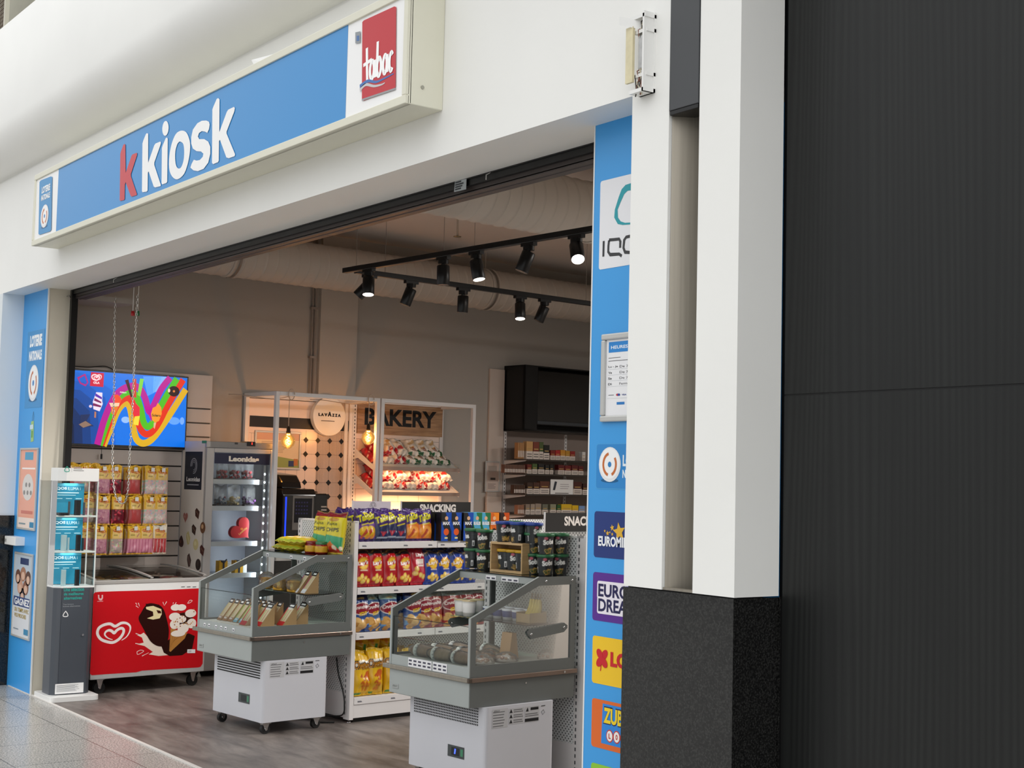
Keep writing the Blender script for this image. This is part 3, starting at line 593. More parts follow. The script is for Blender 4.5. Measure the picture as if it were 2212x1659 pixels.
def dev(px,pb,pt,w,d,mat,label,z,lying=False,grp='devices in the display stand'):
    p=P(px,pb,0,-9.92,'w'); q=P(px,pt,0,-9.92,'w'); h=q[2]-p[2]
    mb=MB(); 
    if lying: mb.prism(rrect(-w/2,-d/2,w,d,.01),2,0,.018,mat)
    else: mb.prism(rrect(-d/2,-w/2,d,w,min(w,d)*.4),2,0,max(.05,h),mat)
    solo('tobacco_heater' if w>.02 or lying else 'heater_stick',mb,label,'device','w',(-9.92,p[1],z+.0005),group=grp,bev=.002,local=True,rz=R(90) if lying else 0)
Z=5.925
def dz(x,y): return 90+x/Z,1000+y/Z
for args in (((265,632),(265,600),.07,.09,DEV,'dark device lying flat on the top shelf of the display stand',2,True),((347,645),(347,470),.015,.015,pm('silver_black_stick','4A5058',.3),'slim dark stick standing beside the flat device, top shelf',2),((455,625),(455,430),.045,.03,DEV,'black upright device in the middle of the top shelf',2),((540,630),(540,465),.015,.015,pm('silver_black_stick','4A5058',.3),'slim stick at the right end of the top shelf',2),
  ((280,1080),(280,875),.04,.02,DEL,'pale grey rounded device on the middle shelf',1),((338,1090),(338,920),.015,.015,DEL,'pale slim stick on the middle shelf',1),((465,1080),(465,875),.036,.02,DEV,'black rounded device on the middle shelf',1),((522,1080),(522,918),.016,.014,DET,'dark teal slim stick on the middle shelf',1),
  ((275,1535),(275,1328),.034,.022,DEL,'pale grey square device on the bottom shelf',0),((450,1530),(450,1325),.034,.022,DEV,'black square device on the bottom shelf',0)):
    (x1_,y1_),(x2_,y2_)=args[0],args[1]; a1=dz(x1_,y1_); a2=dz(x2_,y2_); dev(a1[0],a1[1],a2[1],args[2],args[3],args[4],args[5],SH[args[6]],len(args)>7)
# ---------------------------------------------------------------- posters and fittings on the left blue panel
def framed(name,label,cat,px,ax,val,fr,draw,bw=.014,th=.014,o=None,z=None,tilt=0):
    a=Art(fr,ax,val,off=.0004); q=a.px(px); x0=(q[0][0]+q[3][0])/2; x1=(q[1][0]+q[2][0])/2; z1=(q[0][1]+q[1][1])/2; z0=(q[3][1]+q[2][1])/2
    sg=1 if ax==0 else -1; FRM=pm('silver_snap_frame','C3C3C0',.35,metal=.3)
    t=Thing(name,label,cat,((val,(x0+x1)/2,z0) if ax==0 else ((x0+x1)/2,val,z0)),fr)
    mb=MB(); 
    def bx(u0,v0,u1,v1,d0,d1,m):
        if ax==0: mb.box((val+d0,u0,v0),(val+d1,u1,v1),m)
        else: mb.box((u0,val-d0,v0),(u1,val-d1,v1),m)
    for r_ in ((x0,z0,x1,z0+bw),(x0,z1-bw,x1,z1),(x0,z0+bw,x0+bw,z1-bw),(x1-bw,z0+bw,x1,z1-bw)): bx(*r_,.0005,th,FRM)
    t.part('frame',mb,bev=.002)
    a.val=val+sg*.006; draw(a,x0+bw,z0+bw,x1-x0-2*bw,z1-z0-2*bw); t.part('poster',a.mb); return t
def p1(a,x,y,w,h):
    a.rect(x,y,w,h,'E7A58E',1); a.rect(x,y,w,h*.13,'EEDCD2',2); a.poly([(x,y+h*.35),(x+w,y+h*.5),(x+w,y+h),(x,y+h)],'EBA890',2); a.ell(x+w*.5,y+h*.52,w*.33,h*.17,'D9D3CE',3)
    for k in range(5): a.ell(x+w*(.3+.1*k),y+h*(.45+.05*((k*2)%4)),w*.06,h*.03,'8C8682',4)
    a.rect(x+w*.25,y+h*.87,w*.5,h*.1,'4F9CC0',3); a.rect(x+w*.1,y+h*.75,w*.8,h*.02,'F6EDE8',3); a.rect(x+w*.15,y+h*.18,w*.7,h*.04,'C97464',3); a.rect(x+w*.7,y+h*.01,w*.25,h*.07,'3D87B0',3); a.rect(x+w*.05,y+h*.04,w*.4,h*.02,'8899A0',3)
framed('sports_poster','silver framed orange poster with a football on the left blue pilaster','poster',[(48.5,968),(86,967),(76.5,1148),(38,1141)],1,BY,'w',p1)
def p2(a,x,y,w,h):
    a.rect(x,y,w,h,'DADDE2',1); a.poly([(x,y+h*.45),(x+w,y+h*.45),(x+w,y+h),(x,y+h)],'B9C6D2',2); a.rect(x+w*.3,y+h*.88,w*.5,h*.08,'2F3E66',3)
    for cx,cy,r,c in ((.2,.72,.16,'6B4A3C'),(.5,.76,.17,'A77A62'),(.8,.72,.16,'5B4038'),(.35,.6,.17,'C79A84'),(.68,.6,.17,'8A5E4C'),(.5,.5,.16,'4C4650')): a.ell(x+w*cx,y+h*cy,w*r,h*.09,c,3); a.ell(x+w*cx,y+h*(cy-.02),w*r*.6,h*.05,'D9B49E',4)
    a.rect(x,y+h*.36,w,h*.115,'34497C',5); a.text('GAGNEZ',x+w*.06,y+h*.375,w*.88,h*.085,'F5F5F5',6,.03)
    a.text('DU TEMPS AVEC',x+w*.08,y+h*.29,w*.84,h*.05,'B79F55',5,.02); a.text('VOS PROCHES',x+w*.08,y+h*.22,w*.7,h*.05,'B79F55',5,.02); a.rect(x+w*.68,y+h*.03,w*.25,h*.07,'3D87B0',5); a.rect(x+w*.06,y+h*.07,w*.3,h*.012,'7E8C98',5)
framed('lottery_poster','silver framed poster of smiling people reading GAGNEZ, low on the left blue pilaster','poster',[(36,1193),(75,1196),(64.5,1383),(26,1373)],1,BY,'w',p2)
a=Art('w',1,BY-.0008,rough=.3); q=a.px([(148,302),(248,290),(236,726),(146,728)],2.591,0,600)
x0_,x1_=(q[0][0]+q[3][0])/2,(q[1][0]+q[2][0])/2; z0_,z1_=(q[2][1]+q[3][1])/2,(q[0][1]+q[1][1])/2
a.rect(x0_,z0_,x1_-x0_,z1_-z0_,'3D8FCB',1); w_,h_=x1_-x0_,z1_-z0_
a.text('LOTERIE',x0_+w_*.16,z0_+h_*.79,w_*.70,h_*.155,'F4F6F8',2,.06); a.text('NATIONALE',x0_+w_*.14,z0_+h_*.61,w_*.74,h_*.13,'F4F6F8',2,.06); ball(a,x0_+w_*.47,z0_+h_*.32,w_*.30,h_*.235,2)
solo('lottery_sticker',a.mb,'tall blue sticker with white lettering over a white ball on the left pilaster','sticker','w',kind=None)
a=Art('w',1,BY-.001,rough=.4); q=a.px([(172,830),(190,790),(190,912),(172,918),(186,750)],2.591,0,600)
a.poly(a.px([(174,805),(190,800),(188,915),(172,920)],2.591,0,600),'9DC27A',1); a.stroke(a.px([(180,802),(183,775),(187,750),(190,775),(186,802)],2.591,0,600),.004,'3C4A52',1); a.poly(a.px([(168,825),(186,820),(186,845),(168,850)],2.591,0,600),'C9DDE6',2); a.rect(q[3][0]+.008,q[3][1]+.03,.03,.05,'5E9A48',2)
solo('tag_sticker','small green tag shaped sticker on the left pilaster','sticker','w')  if False else solo('tag_sticker',a.mb,'small green tag shaped sticker under the lottery sticker on the left pilaster','sticker','w')
p=P(33,1166,0,XL+.02,'w')
t=Thing('wall_box','small white switch box on the dark plinth left of the blue pilaster','switch box',(XL+.01,p[1],p[2]),'w'); bx_=P(22,1168,1,BY-.05,'w')
mb=MB(); q=[P(22,1157,1,BY-.03,'w'),P(44,1179,1,BY-.03,'w')]; mb.box((q[0][0]-.0,BY-.07,q[1][2]),(q[1][0],BY+.01,q[0][2]),PLASW); t.part('housing',mb,bev=.004)
mb=MB(); mb.box((q[0][0]+.015,BY-.073,q[1][2]+.02),(q[0][0]+.05,BY-.07,q[0][2]-.02),pm('grey_switch','9A9A98',.4)); t.part('switch',mb)
# ---------------------------------------------------------------- slatwall, television, candy bags
t=Thing('slatwall_panel','pale grey slatwall panel with dark grooves along the left shop wall','slatwall',(XW,5.1,.3))
SL=pm('pale_slatwall','D3C9C2',.4,var=.02); gr=[2.40,2.124,2.006,1.892,1.77,1.648,1.527,1.406,1.287,1.168,1.049,.93,.81,.3]
mb=MB()
for a_,b_ in zip(gr,gr[1:]): mb.box((-10.405,4.43,b_+.006),(-10.385,5.812,a_-.006 if a_<2.39 else a_),SL)
t.part('boards',mb); mb=MB(); mb.box((-10.419,4.43,.3),(-10.405,5.812,2.396),pm('dark_groove_backing','4A4541',.5)); t.part('backing',mb)  # dark sheet showing in the gaps between the boards
TY0,TY1,TZ0,TZ1,TX=4.505,5.566,1.783,2.376,-10.335
t=Thing('television','large flat television showing an ice cream advert on the slatwall','television',(-10.385,5.03,TZ0))
mb=MB(); mb.box((TX-.04,TY0,TZ0),(TX,TY1,TZ1),BLK2); t.part('casing',mb,bev=.003)
mb=MB(); mb.box((-10.384,4.8,1.9),(TX-.04,5.3,2.2),BLACK); t.part('wall_mount',mb)
b0=.013; a=Art('i',0,TX+.0006,em=.85,rough=.2,off=.0003); zv=lambda L:a.px(L,8.193,150,780)
a.rect(TY0+b0,TZ0+b0+.006,TY1-TY0-2*b0,TZ1-TZ0-2*b0-.006,'0B6FE0',1)
L0=TY0+b0; zb=TZ0+b0+.006; ht=TZ1-TZ0-2*b0-.006
for k,c in enumerate(('0A63CE','0A55B8','0B479C','0A3A80','0A2C62','081E44')):
    f=.42-.065*k; a.poly([(L0,zb),(L0+f*1.05,zb),(L0+f*.95,zb+ht*(.75-.1*k)),(L0+f*.45,zb+ht*(.95-.11*k)),(L0,zb+ht*(1-.13*k))],c,2+k)
for q,c in (([(1300,270),(1650,270),(1500,560),(1380,620)],'4D96EE'),([(1480,270),(1740,280),(1600,520),(1480,560)],'7FB0F2')): a.poly(zv(q),c,8)
a.ell(*zv([(1850,1060)])[0],.05,.03,'5B9CF0',8); a.ell(*zv([(990,1040)])[0],.035,.025,'8FB8F0',8); a.ell(*zv([(1990,1060)])[0],.02,.03,'6FA4F0',8)
tr_=[((600,1500),(740,1150),(840,900),(950,760),(1040,770),(1090,920),(1130,1200),(1190,1390),(1300,1455),(1450,1390),(1640,1150),(1900,750),(2055,500)),
 ((560,1490),(700,1100),(800,850),(900,710),(1030,650),(1130,760),(1190,980),(1250,1190),(1340,1290),(1450,1260),(1580,1090),(1750,760),(2010,330)),
 ((530,1490),(640,1150),(780,800),(900,620),(1060,540),(1180,620),(1260,850),(1310,1080),(1380,1160),(1470,1090),(1560,900),(1700,640),(1900,310)),
 ((490,1480),(600,1080),(720,780),(860,560),(1050,450),(1220,470),(1330,640),(1390,860),(1425,890),(1480,800),(1620,500),(1780,295))]
for k,(tr1,c) in enumerate(zip(tr_,('D2A61E','D42E16','4CB41C','B0128E'))): a.stroke(zv(smooth(tr1,n=5)),.053,c,9+k)
a.poly(zv([(1330,800),(1450,1080),(1480,900),(1440,820)]),'B0128E',12)
# adverts on the screen: logo square and ices
SWP=[(461, 1017), (520, 977), (557, 911), (557, 852), (511, 813), (446, 809), (377, 843), (316, 811), (242, 819), (182, 856), (169, 921), (210, 986), (279, 1021), (357, 1036), (424, 1004), (468, 952), (483, 902), (465, 874), (431, 874), (396, 895), (368, 923), (338, 898), (303, 887), (269, 902), (256, 934), (279, 967), (316, 990), (353, 1001)]
def swirl(a,cx,cy,w,h,c,l,wd):
    p=smooth([(cx+(x-366)/430*w,cy-(y-920)/265*h) for x,y in SWP],n=4); n=len(p); k=n//5
    a.stroke(p[:k+1],wd*.25,c,l,wd); a.stroke(p[k:4*k+1],wd,c,l); a.stroke(p[4*k:],wd,c,l,wd*.2)
q=zv([(378,195),(610,212),(596,460),(357,440)]); a.poly(q,'C8143C',13)
c_=zv([(478,290)])[0]; swirl(a,c_[0],c_[1],.085,.05,'F4D8E0',14,.010); p_,p2_=zv([(418,400),(530,402)]); a.text('OLA',p_[0],p_[1],p2_[0]-p_[0],.018,'F4E4EA',14,.05)
a.stroke(zv([(150,300),(270,240),(320,380),(280,430),(190,390),(150,300)]),.011,'B0207A',13)
for pts,c,l in (([(470,550),(580,560),(575,700),(585,760),(530,890),(420,850),(410,720)],'E8DCEE',13),([(460,570),(570,640),(570,680),(450,620)],'5A2AA8',14),([(440,650),(560,720),(560,750),(430,700)],'7A1C58',14),([(415,740),(560,790),(550,820),(410,790)],'7A1C58',14),([(440,890),(470,900),(465,1005),(435,1000)],'B8785A',13),
   ([(790,600),(850,590),(915,660),(900,740),(800,740)],'E84A24',13),([(700,740),(885,740),(870,800),(730,810)],'F0C8A8',14),([(735,815),(865,810),(790,970),(740,930)],'E0742A',13),
   ([(980,340),(1040,325),(1115,640),(1080,640)],'38141C',13),([(1110,310),(1180,315),(1180,650),(1120,640)],'C43A2A',13),([(1245,310),(1315,315),(1250,630),(1200,600)],'7CD040',13),([(1110,680),(1240,820),(1240,980),(1140,970)],'D8263A',13),([(1150,980),(1240,970),(1215,1140),(1130,1120)],'ECD23A',14),([(1490,1090),(1530,1090),(1505,1200),(1485,1180)],'D8A88C',13),([(190,950),(365,940),(300,1060),(430,1150),(180,1190)],'1B2C58',13),([(160,1120),(280,1060),(390,1130),(240,1180)],'8A7060',14)): a.poly(zv(q_ if False else pts),c,l)
a.poly(zv([(1560,735),(1620,820),(1630,930),(1580,1060),(1510,1090),(1460,1040),(1440,930),(1470,830),(1530,800)]),'E8922A',13); p_,p2_=zv([(1455,980),(1610,950)]); a.text('Solero',p_[0],p_[1],p2_[0]-p_[0],.022,'2A3A18',14,.03,0,.0)
c_=zv([(1845,535)])[0]; a.ell(c_[0],c_[1],.050,.042,'2A0E0C',13); a.ell(c_[0],c_[1],.010,.009,'D87838',14); a.ell(c_[0]-.043,c_[1]+.004,.010,.016,'E8C8C0',14)
a.ell(*zv([(370,800)])[0],.013,.011,'D8C8DC',13); p_=zv([(890,570)])[0]; a.text('Calippo',p_[0],p_[1],.055,.015,'E8F4E0',14,.02)
t.part('screen',a.mb,label='bright blue screen with rainbow bands and ice creams')
mb=MB(); y_=P(222,975,0,TX,'i')[1]; mb.tube([(TX-.02,y_,TZ0),(TX-.02,y_,TZ0-.06)],.002,BLACK,5); mb.tube([(TX-.02,y_,TZ0-.055),(TX-.02,y_,TZ0-.095)],.008,BLACK,8); t.part('sensor',mb,label='black remote sensor hanging on a thin lead')
mb=MB(); q=[P(x_,y_,0,-10.37,'i') for x_,y_ in ((160,791),(190,793),(208,792),(225,791),(238,795),(247,801))]; mb.tube(smooth([tuple(v) for v in q],n=4) ,.004,BLACK,6); t.part('cable',mb)
# candy
def noise(cv,cols,y0,y1,n,r,seed=1):
    g=random.Random(seed)
    for i in range(n): cv.ell(g.uniform(0,cv.w),g.uniform(y0,y1),r*g.uniform(.6,1.4),r*g.uniform(.5,1.1),g.choice(cols),g.uniform(0,3))
def candy(name,cols,kind=0,top='E5B321',seed=1,w=.118,h=.225):
    cv=Cv(w,h,cols[0],34,60)
    if kind==1:
        for i in range(9): cv.stroke([(w*(.06+.11*i),0),(w*(.08+.11*i),h*.58)],.004,cols[1+(i%2)])
    elif kind==2: cv.stroke([(w*.4,h*.12),(w*.38,h*.5)],.05,cols[1]); cv.stroke([(w*.72,h*.1),(w*.7,h*.5)],.04,cols[0])
    else: noise(cv,cols,0,h*.6,70,.008,seed)
    cv.rect(0,0,w,h*.055,top); cv.rect(0,h*.52,w,h*.5,top); cv.poly([(w*.12,h*.55),(w*.95,h*.55),(w*.95,h*.74),(w*.12,h*.80)],'EDCB7A' if top!='E9DFC6' else 'E8B860'); cv.rect(0,h*.52,w,h*.022,cols[0])
    cv.ell(w*.35,h*.82,w*.22,h*.052,'C03A1C'); cv.ell(w*.6,h*.79,w*.24,h*.05,'C03A1C'); cv.text('lolo',w*.18,h*.805,w*.34,h*.045,'F0C84A',.03); cv.text('loco',w*.42,h*.765,w*.36,h*.045,'F0C84A',.03); cv.rect(w*.2,h*.64,w*.3,h*.035,'9C8A3A'); cv.stroke([(w*.65,h*.6),(w*.8,h*.72)],.006,cols[-1]); cv.rect(w*.36,h*.93,w*.3,h*.012,'5A4A1C')
    me=bagmesh(name,cv,.035,FOIL,seed,.05,back=top,wr=1.3); o=bpy.data.objects.new(name,me); COL.objects.link(o); props(o,'',None); return Stock(o)
CD={'bean':candy('candy_bag',['C48A98','B06C88','D8A8B0','A8627E'],0,seed=3),'red':candy('candy_bag',['6E0C24','A01838','4A0818','D04858'],0,seed=4),'lip':candy('candy_bag',['B04848','BC4646','8A3038'],2,seed=5),'ball':candy('candy_bag',['D8C0B8','E8A8B0','9CC8B0','A8B8D8','E8D8D0'],0,seed=6),'mix':candy('candy_bag',['B0A098','D89888','B8C898','E0B8C0'],0,seed=7),'lace':candy('candy_bag',['D888A0','E8A8B8','B85878'],1,seed=8),'stick':candy('candy_bag',['B83840','E8D0D0','D85858'],1,'E9DFC6',seed=9,w=.125)}
HK=pm('hook_wire','BDB9B2',.3,metal=.8)
hook=Thing('display_hook','wire hook','hook',(0,0,0),local=True); mb=MB(); mb.tube([(-10.385+10.385,0,0),(.31,0,.0),(.32,0,.012)],.0028,HK,6); mb.box((-.0,-.012,-.012),(.004,.012,.012),HK); hook.part('arm',mb); mb=MB(); mb.box((.312,-.014,-.03),(.314,.014,0),PLASW); hook.part('price_tag',mb); hook=Stock(hook)
rows=((1.640,'top'),(1.412,'middle'),(1.188,'bottom'))
lay=[[('bean',221,3),('red',246,2),('lip',288,2),('ball',325,4),('ball',348,2)],[('bean',221,2),('red',253,3),('lip',290,2),('ball',322,3),('ball',346,2)],[('bean',215,2),('mix',250,3),('lace',288,2),('lace',314,2),('stick',343,3)]]
kn={'bean':'pink bean','red':'dark red','lip':'red tongue shaped','ball':'pastel ball','mix':'mixed colour','lace':'pink lace','stick':'red and cream stick'}
ords=['first','second','third','fourth','fifth','sixth','seventh','eighth','ninth','tenth','eleventh','twelfth']
for (z,rn),cols in zip(rows,lay):
    for ci,(k,px,n) in enumerate(cols):
        y=P(px,1000+(1.64-z)*290,0,-10.12,'i')[1]
        hook.put((-10.385,y,z-.01),label='wire hook carrying %s sweets, %s row, column %d from the left'%(kn[k],rn,ci+1),group='wire hooks on the slatwall')
        for j in range(n):
            x=-10.10-.055*j; tw=R(90)+(R(random.uniform(-6,6)) if k not in('ball','mix') else R((6,38,46,50)[j%4]))
            CD[k].put((x,y-(.022*j if k in('ball','mix') else .004*j),z-.225-.004*j),rz=tw,label='%s sweet bag, %s on its hook, %s row, column %d'%(kn[k],('front','second','third','fourth')[j],rn,ci+1),group='sweet bags hanging on the slatwall')
for j in range(4):
    y=P(155+16*j,1003,0,-10.12,'i')[1]
    CD[('lip','bean','mix','red')[j]].put((-10.14,y,1.425),rz=R(90),label='%s sweet bag hanging behind the display stand, %s from the left, top row'%(kn[('lip','bean','mix','red')[j]],ords[j]),group='sweet bags hanging on the slatwall')
    if j>1: CD[('lip','bean','mix','red')[j-1]].put((-10.14,y,1.195),rz=R(90),label='%s sweet bag seen through display stand, %s row, %s'%(kn[('lip','bean','mix','red')[j-1]],'middle',('first','second')[j-2]),group='sweet bags hanging on the slatwall')
    if j>1: CD[('lip','bean','mix','red')[j-2]].put((-10.14,y,.97),rz=R(90),label='%s sweet bag seen through display stand, %s row, %s'%(kn[('lip','bean','mix','red')[j-2]],'bottom',('first','second')[j-2]),group='sweet bags hanging on the slatwall')
# ---------------------------------------------------------------- ice cream freezer
F0,F1,FX=4.487,5.392,-9.60
t=Thing('ice_cream_freezer','chest freezer with curved glass lids and a red ice cream front, under the sweets','freezer',(-9.97,4.94,0))
mb=MB(); mb.prism([(-10.36,.11),(FX,.11),(FX,.79),(-10.36,.815)],1,F0,F0+.02,PLASW) ; mb.prism([(-10.36,.11),(FX,.11),(FX,.79),(-10.36,.815)],1,F1-.02,F1,PLASW)
mb.box((FX-.02,F0,.11),(FX,F1,.79),PLASW); mb.box((-10.36,F0,.11),(-10.34,F1,.815),PLASW); mb.box((-10.36,F0,.11),(FX,F1,.30),PLASW); t.part('body',mb,bev=.004)
mb=MB(); GRF=pm('grey_plastic_rim','A9A6A2',.35)
mb.box((FX-.05,F0-.004,.785),(FX+.006,F1+.004,.812),GRF); t.part('rim',mb,bev=.004); mb=MB(); mb.box((-10.365,F0-.004,.815),(-10.30,F1+.004,.838),GRF); t.part('rim',mb,bev=.004)
def arc(k): 
    f=k/10; return (FX-.02-f*.70, .812+.040*math.sin(f*math.pi*.62))
for nm,ya,yb,dz_ in (('lid',F0+.0,F0+.47,.004),('lid',F0+.43,F1,.014)):
    mb=MB()
    for y_ in (ya,yb-.022): mb.add([(arc(k)[0],y_+dy,arc(k)[1]+dz_+dzz) for k in range(11) for dy,dzz in ((0,0),(.022,0),(.022,.010),(0,.010))],[(4*k+j,4*k+(j+1)%4,4*k+4+(j+1)%4,4*k+4+j) for k in range(10) for j in range(4)]+[(0,3,2,1),(40,41,42,43)],GRF)
    ld=t.part(nm,mb); mb=MB(); mb.flat=True; mb.add([(arc(k)[0],y_,arc(k)[1]+dz_+.004) for k in range(11) for y_ in (ya+.02,yb-.02)],[(2*k,2*k+1,2*k+3,2*k+2) for k in range(10)],GLASS,True); t.part('lid_glass',mb,parent=ld)
for y_ in (F0,F1-.03):
    mb=MB(); mb.prism([(FX,.805)]+[arc(k) for k in range(11)]+[(-10.36,.80),(FX-.05,.785)],1,y_,y_+.03,GRF if y_>5 else PLASW); t.part('end_cap',mb)
a=Art('i',0,FX+.0006,rough=.3); fz=lambda L:a.px(L,5.5286,180,1200)
a.poly(fz([(140,440),(200,432),(700,418),(1000,410),(1300,395),(1440,390),(1446,430),(1425,1290),(1400,1330),(1370,1337),(900,1362),(700,1375),(630,1395),(300,1415),(100,1430),(78,1410),(90,1200),(118,520),(122,460)]),'C8141E',1)
a.poly(fz([(174,470),(190,470),(190,505),(205,515),(218,505),(218,470),(235,470),(235,510),(222,532),(205,538),(186,530),(176,510)]),'E8B8B8',2); p_,p2_=fz([(165,553),(236,552)]); a.rect(p_[0],p_[1],p2_[0]-p_[0],.006,'D88A8C',2)
c_=fz([(366,922)])[0]; e0=fz([(158,890)])[0]; e1=fz([(578,850)])[0]; f0=fz([(366,797)])[0]; f1=fz([(366,1045)])[0]; swirl(a,c_[0],c_[1],(e1[0]-e0[0])*1.02,(f0[1]-f1[1])*1.06,'F0E6E2',2,.0205)
bar=[(770,575),(900,590),(960,650),(1000,780),(1020,900),(1000,1040),(940,1085),(860,1070),(790,1010),(720,880),(660,760),(690,680)]
a.poly(fz([(720,920),(800,1000),(1000,1080),(1100,1180),(900,1200),(780,1180),(830,1150),(730,1080),(640,1060),(720,1040),(700,980),(640,950),(690,940)]),'EADBCB',2)
a.poly(fz([(930,1080),(1050,980),(1260,930),(1330,960),(1300,1110),(1180,1190),(1030,1200),(960,1160)]),'2A0E0A',3)
a.poly(fz([(1040,870),(1240,920),(1210,990),(1040,1150),(1025,1140)]),'B97F3E',4)
for k in range(5): a.stroke(fz([(1040+k*40,900+k*10),(1032+k*10,1120-k*25)]),.002,'8A5A26',5)
a.poly(fz(smooth(bar,True)),'2B0D0A',5); a.poly(fz([(745,615),(830,600),(930,640),(935,700),(910,750),(830,765),(760,750),(835,720),(830,670),(750,640)]),'E6D9A8',6); a.poly(fz([(870,650),(920,660),(930,690),(890,690)]),'3A140E',7); a.poly(fz([(740,575),(900,585),(960,650),(905,630),(840,600),(760,610)]),'2B0D0A',7)
cz_=[(1100,620,60,40),(1170,620,60,40),(1090,730,70,50),(1280,690,70,50),(1170,760,60,45),(1090,820,60,60),(1190,870,70,60),(1290,810,60,60),(1130,930,90,40)]
a.ell(*fz([(1190,780)])[0],.082,.062,'3A1A10',5)
for i,(x_,y_,rx,ry) in enumerate(cz_): c_=fz([(x_,y_)])[0]; a.ell(c_[0],c_[1],rx*.00066,ry*.00060,'F1E7DC',6+i*.2)
for i in range(26):
    g_=random.Random(i); c_=fz([(g_.uniform(1050,1330),g_.uniform(640,860))])[0]; a.ell(c_[0],c_[1],.006,.004,('C88A4A','9A5A30','E0B070')[i%3],8.2,g_.uniform(0,3))
for q in ([(625,565),(640,590)],[(655,565),(672,608)],[(628,600),(660,625)],[(950,555),(960,590)],[(995,550),(965,600)],[(1075,560),(1070,580)],[(1110,560),(1075,605)],[(625,930),(700,955)],[(620,1050),(700,1060)],[(700,1200),(780,1160)]): a.stroke(fz(q),.006,'F2DAD4',3,.002)
a.stroke(fz(smooth([(640,1150),(680,1130),(720,1140),(680,1170),(645,1180),(640,1150)])),.004,'F2DAD4',3); a.stroke(fz(smooth([(1245,570),(1270,535),(1300,540),(1270,565),(1245,570)])),.004,'F2DAD4',3)
q=fz([(1240,1120),(1335,1120),(1332,1165),(1238,1165)]); a.poly(q,'F0F0F0',9); a.lines(q[3][0]+.008,q[3][1]+.004,.03,.016,2,'9A9A9A',10)
for k in range(3): p_=fz([(1168+68*k,380)])[0]; a.rect(p_[0],p_[1],.03,.006,'6A6A6A',2)
t.part('front_print',a.mb,label='red advert with a heart swirl, a chocolate ice and a cone')
def caster(t,x,y,z,r=.03,br=True):
    mb=MB(); mb.box((x-.028,y-.028,z-.012),(x+.028,y+.028,z),CHROME); mb.prism([(y-.024,z-.012),(y+.024,z-.012),(y+.009,r),(y-.009,r)],0,x-.018,x+.018,CHROME); c=t.part('caster',mb)
    mb=MB(); mb.tube([(x-.013,y,r),(x+.013,y,r)],r,RUB,18); t.part('wheel',mb,parent=c)
    mb=MB(); mb.tube([(x-.021,y,r),(x+.021,y,r)],.009,CHROME,10); t.part('axle',mb,parent=c)
for x,y in ((FX-.07,F0+.10),(FX-.07,F1-.06),(-10.28,F0+.10),(-10.28,F1-.06)): caster(t,x,y,.11,.042)
ICM=['C8A0A8','D8C8B0','A8605C','E0D4C8','8A6A58','C8B890']
proto=None
for i in range(22):
    x_=-9.72-.075*(i%8); y_=F0+.12+.31*(i//8)+.03*(i%2)
    cv=Cv(.07,.16,ICM[i%6],8,14); cv.rect(.01,.05,.05,.05,ICM[(i+2)%6]); me=bagmesh('ice_cream_pack',cv,.03,FOIL,i)
    if y_>F1-.1: continue
    o=solo('ice_cream_pack',me,'wrapped ice lying in the glass topped freezer, row %d, place %d from the front'%(i//8+1,i%8+1),'ice cream','i',(x_,y_,.765+.004*(i%8)),rz=R(0),rx=R(-90),group='wrapped ices in the chest freezer')
mb=MB(); mb.box((-10.33,F0+.025,.31),(FX-.03,F1-.03,.725),pm('freezer_basket_fill','DDD8D2',.6,var=.2,vs=20)); t.part('basket',mb)
# ---------------------------------------------------------------- glass door fridge
Q0,Q1,QX,QB,QT=5.556,6.193,-9.98,-10.383,1.852
t=Thing('glass_door_fridge','tall grey glass door fridge with a dark blue header and chocolates printed on its side','fridge',(-10.18,5.87,0))
FRG=pm('silver_fridge_metal','A8A6A4',.38,metal=.25,var=.02); INN=pm('fridge_interior_plastic','B9BEC9',.4)
mb=MB(); mb.box((QB,Q0,.05),(QX-.03,Q0+.03,QT),pm('cream_side_film','DAD2C8',.4)); t.part('side_panel',mb)
mb=MB(); mb.box((QB,Q1-.03,.05),(QX-.03,Q1,QT),FRG); mb.box((QB,Q0,.05),(QB+.02,Q1,QT),INN); mb.box((QB,Q0+.03,QT-.05),(QX-.002,Q1,QT),FRG); mb.box((QX-.03,Q0,QT-.05),(QX-.002,Q1,QT),FRG); mb.box((QB,Q0+.03,.05),(QX-.03,Q1,.30),FRG); t.part('cabinet',mb,bev=.003)
for y_ in (Q0+.04,Q1-.05):
    mb=MB(); mb.lathe([(0,0),(.018,0),(.012,.02),(.006,.03),(.006,.06)],(QX-.06,y_,0),pm('foot_plastic','D8D4CC',.4),12); t.part('foot',mb)
mb=MB(); dw=.075; Z0,Z1=.36,1.80
for r_ in (((QX-.03,Q0+.004,Z0),(QX,Q0+.07,Z1)),((QX-.03,Q1-.05,Z0),(QX,Q1-.003,Z1)),((QX-.03,Q0+.07,Z1-.035),(QX,Q1-.05,Z1)),((QX-.03,Q0+.07,Z0),(QX,Q1-.05,Z0+.06))): mb.box(*r_,FRG)
d=t.part('door',mb,bev=.003); mb=MB(); mb.flat=True; gy0,gy1=Q0+.07,Q1-.05; mb.add([(QX-.008,gy0,Z0+.06),(QX-.008,gy1,Z0+.06),(QX-.008,gy1,Z1-.035),(QX-.008,gy0,Z1-.035)],[(0,1,2,3)],GLASS); t.part('door_glass',mb,parent=d)
a=Art('i',0,QX-.004,rough=.3); a.rect(gy0+.005,1.677,gy1-gy0-.01,.085,'1B2240',1); 
Z8=lambda L:a.px(L,3.8575,380,830)
p_,p2_=Z8([(440,643),(692,645)]); a.text('Leonidas',p_[0],p_[1]+.0,p2_[0]-p_[0],.043,'ECE8DC',2,.06); t.part('header_print',a.mb,parent=d)
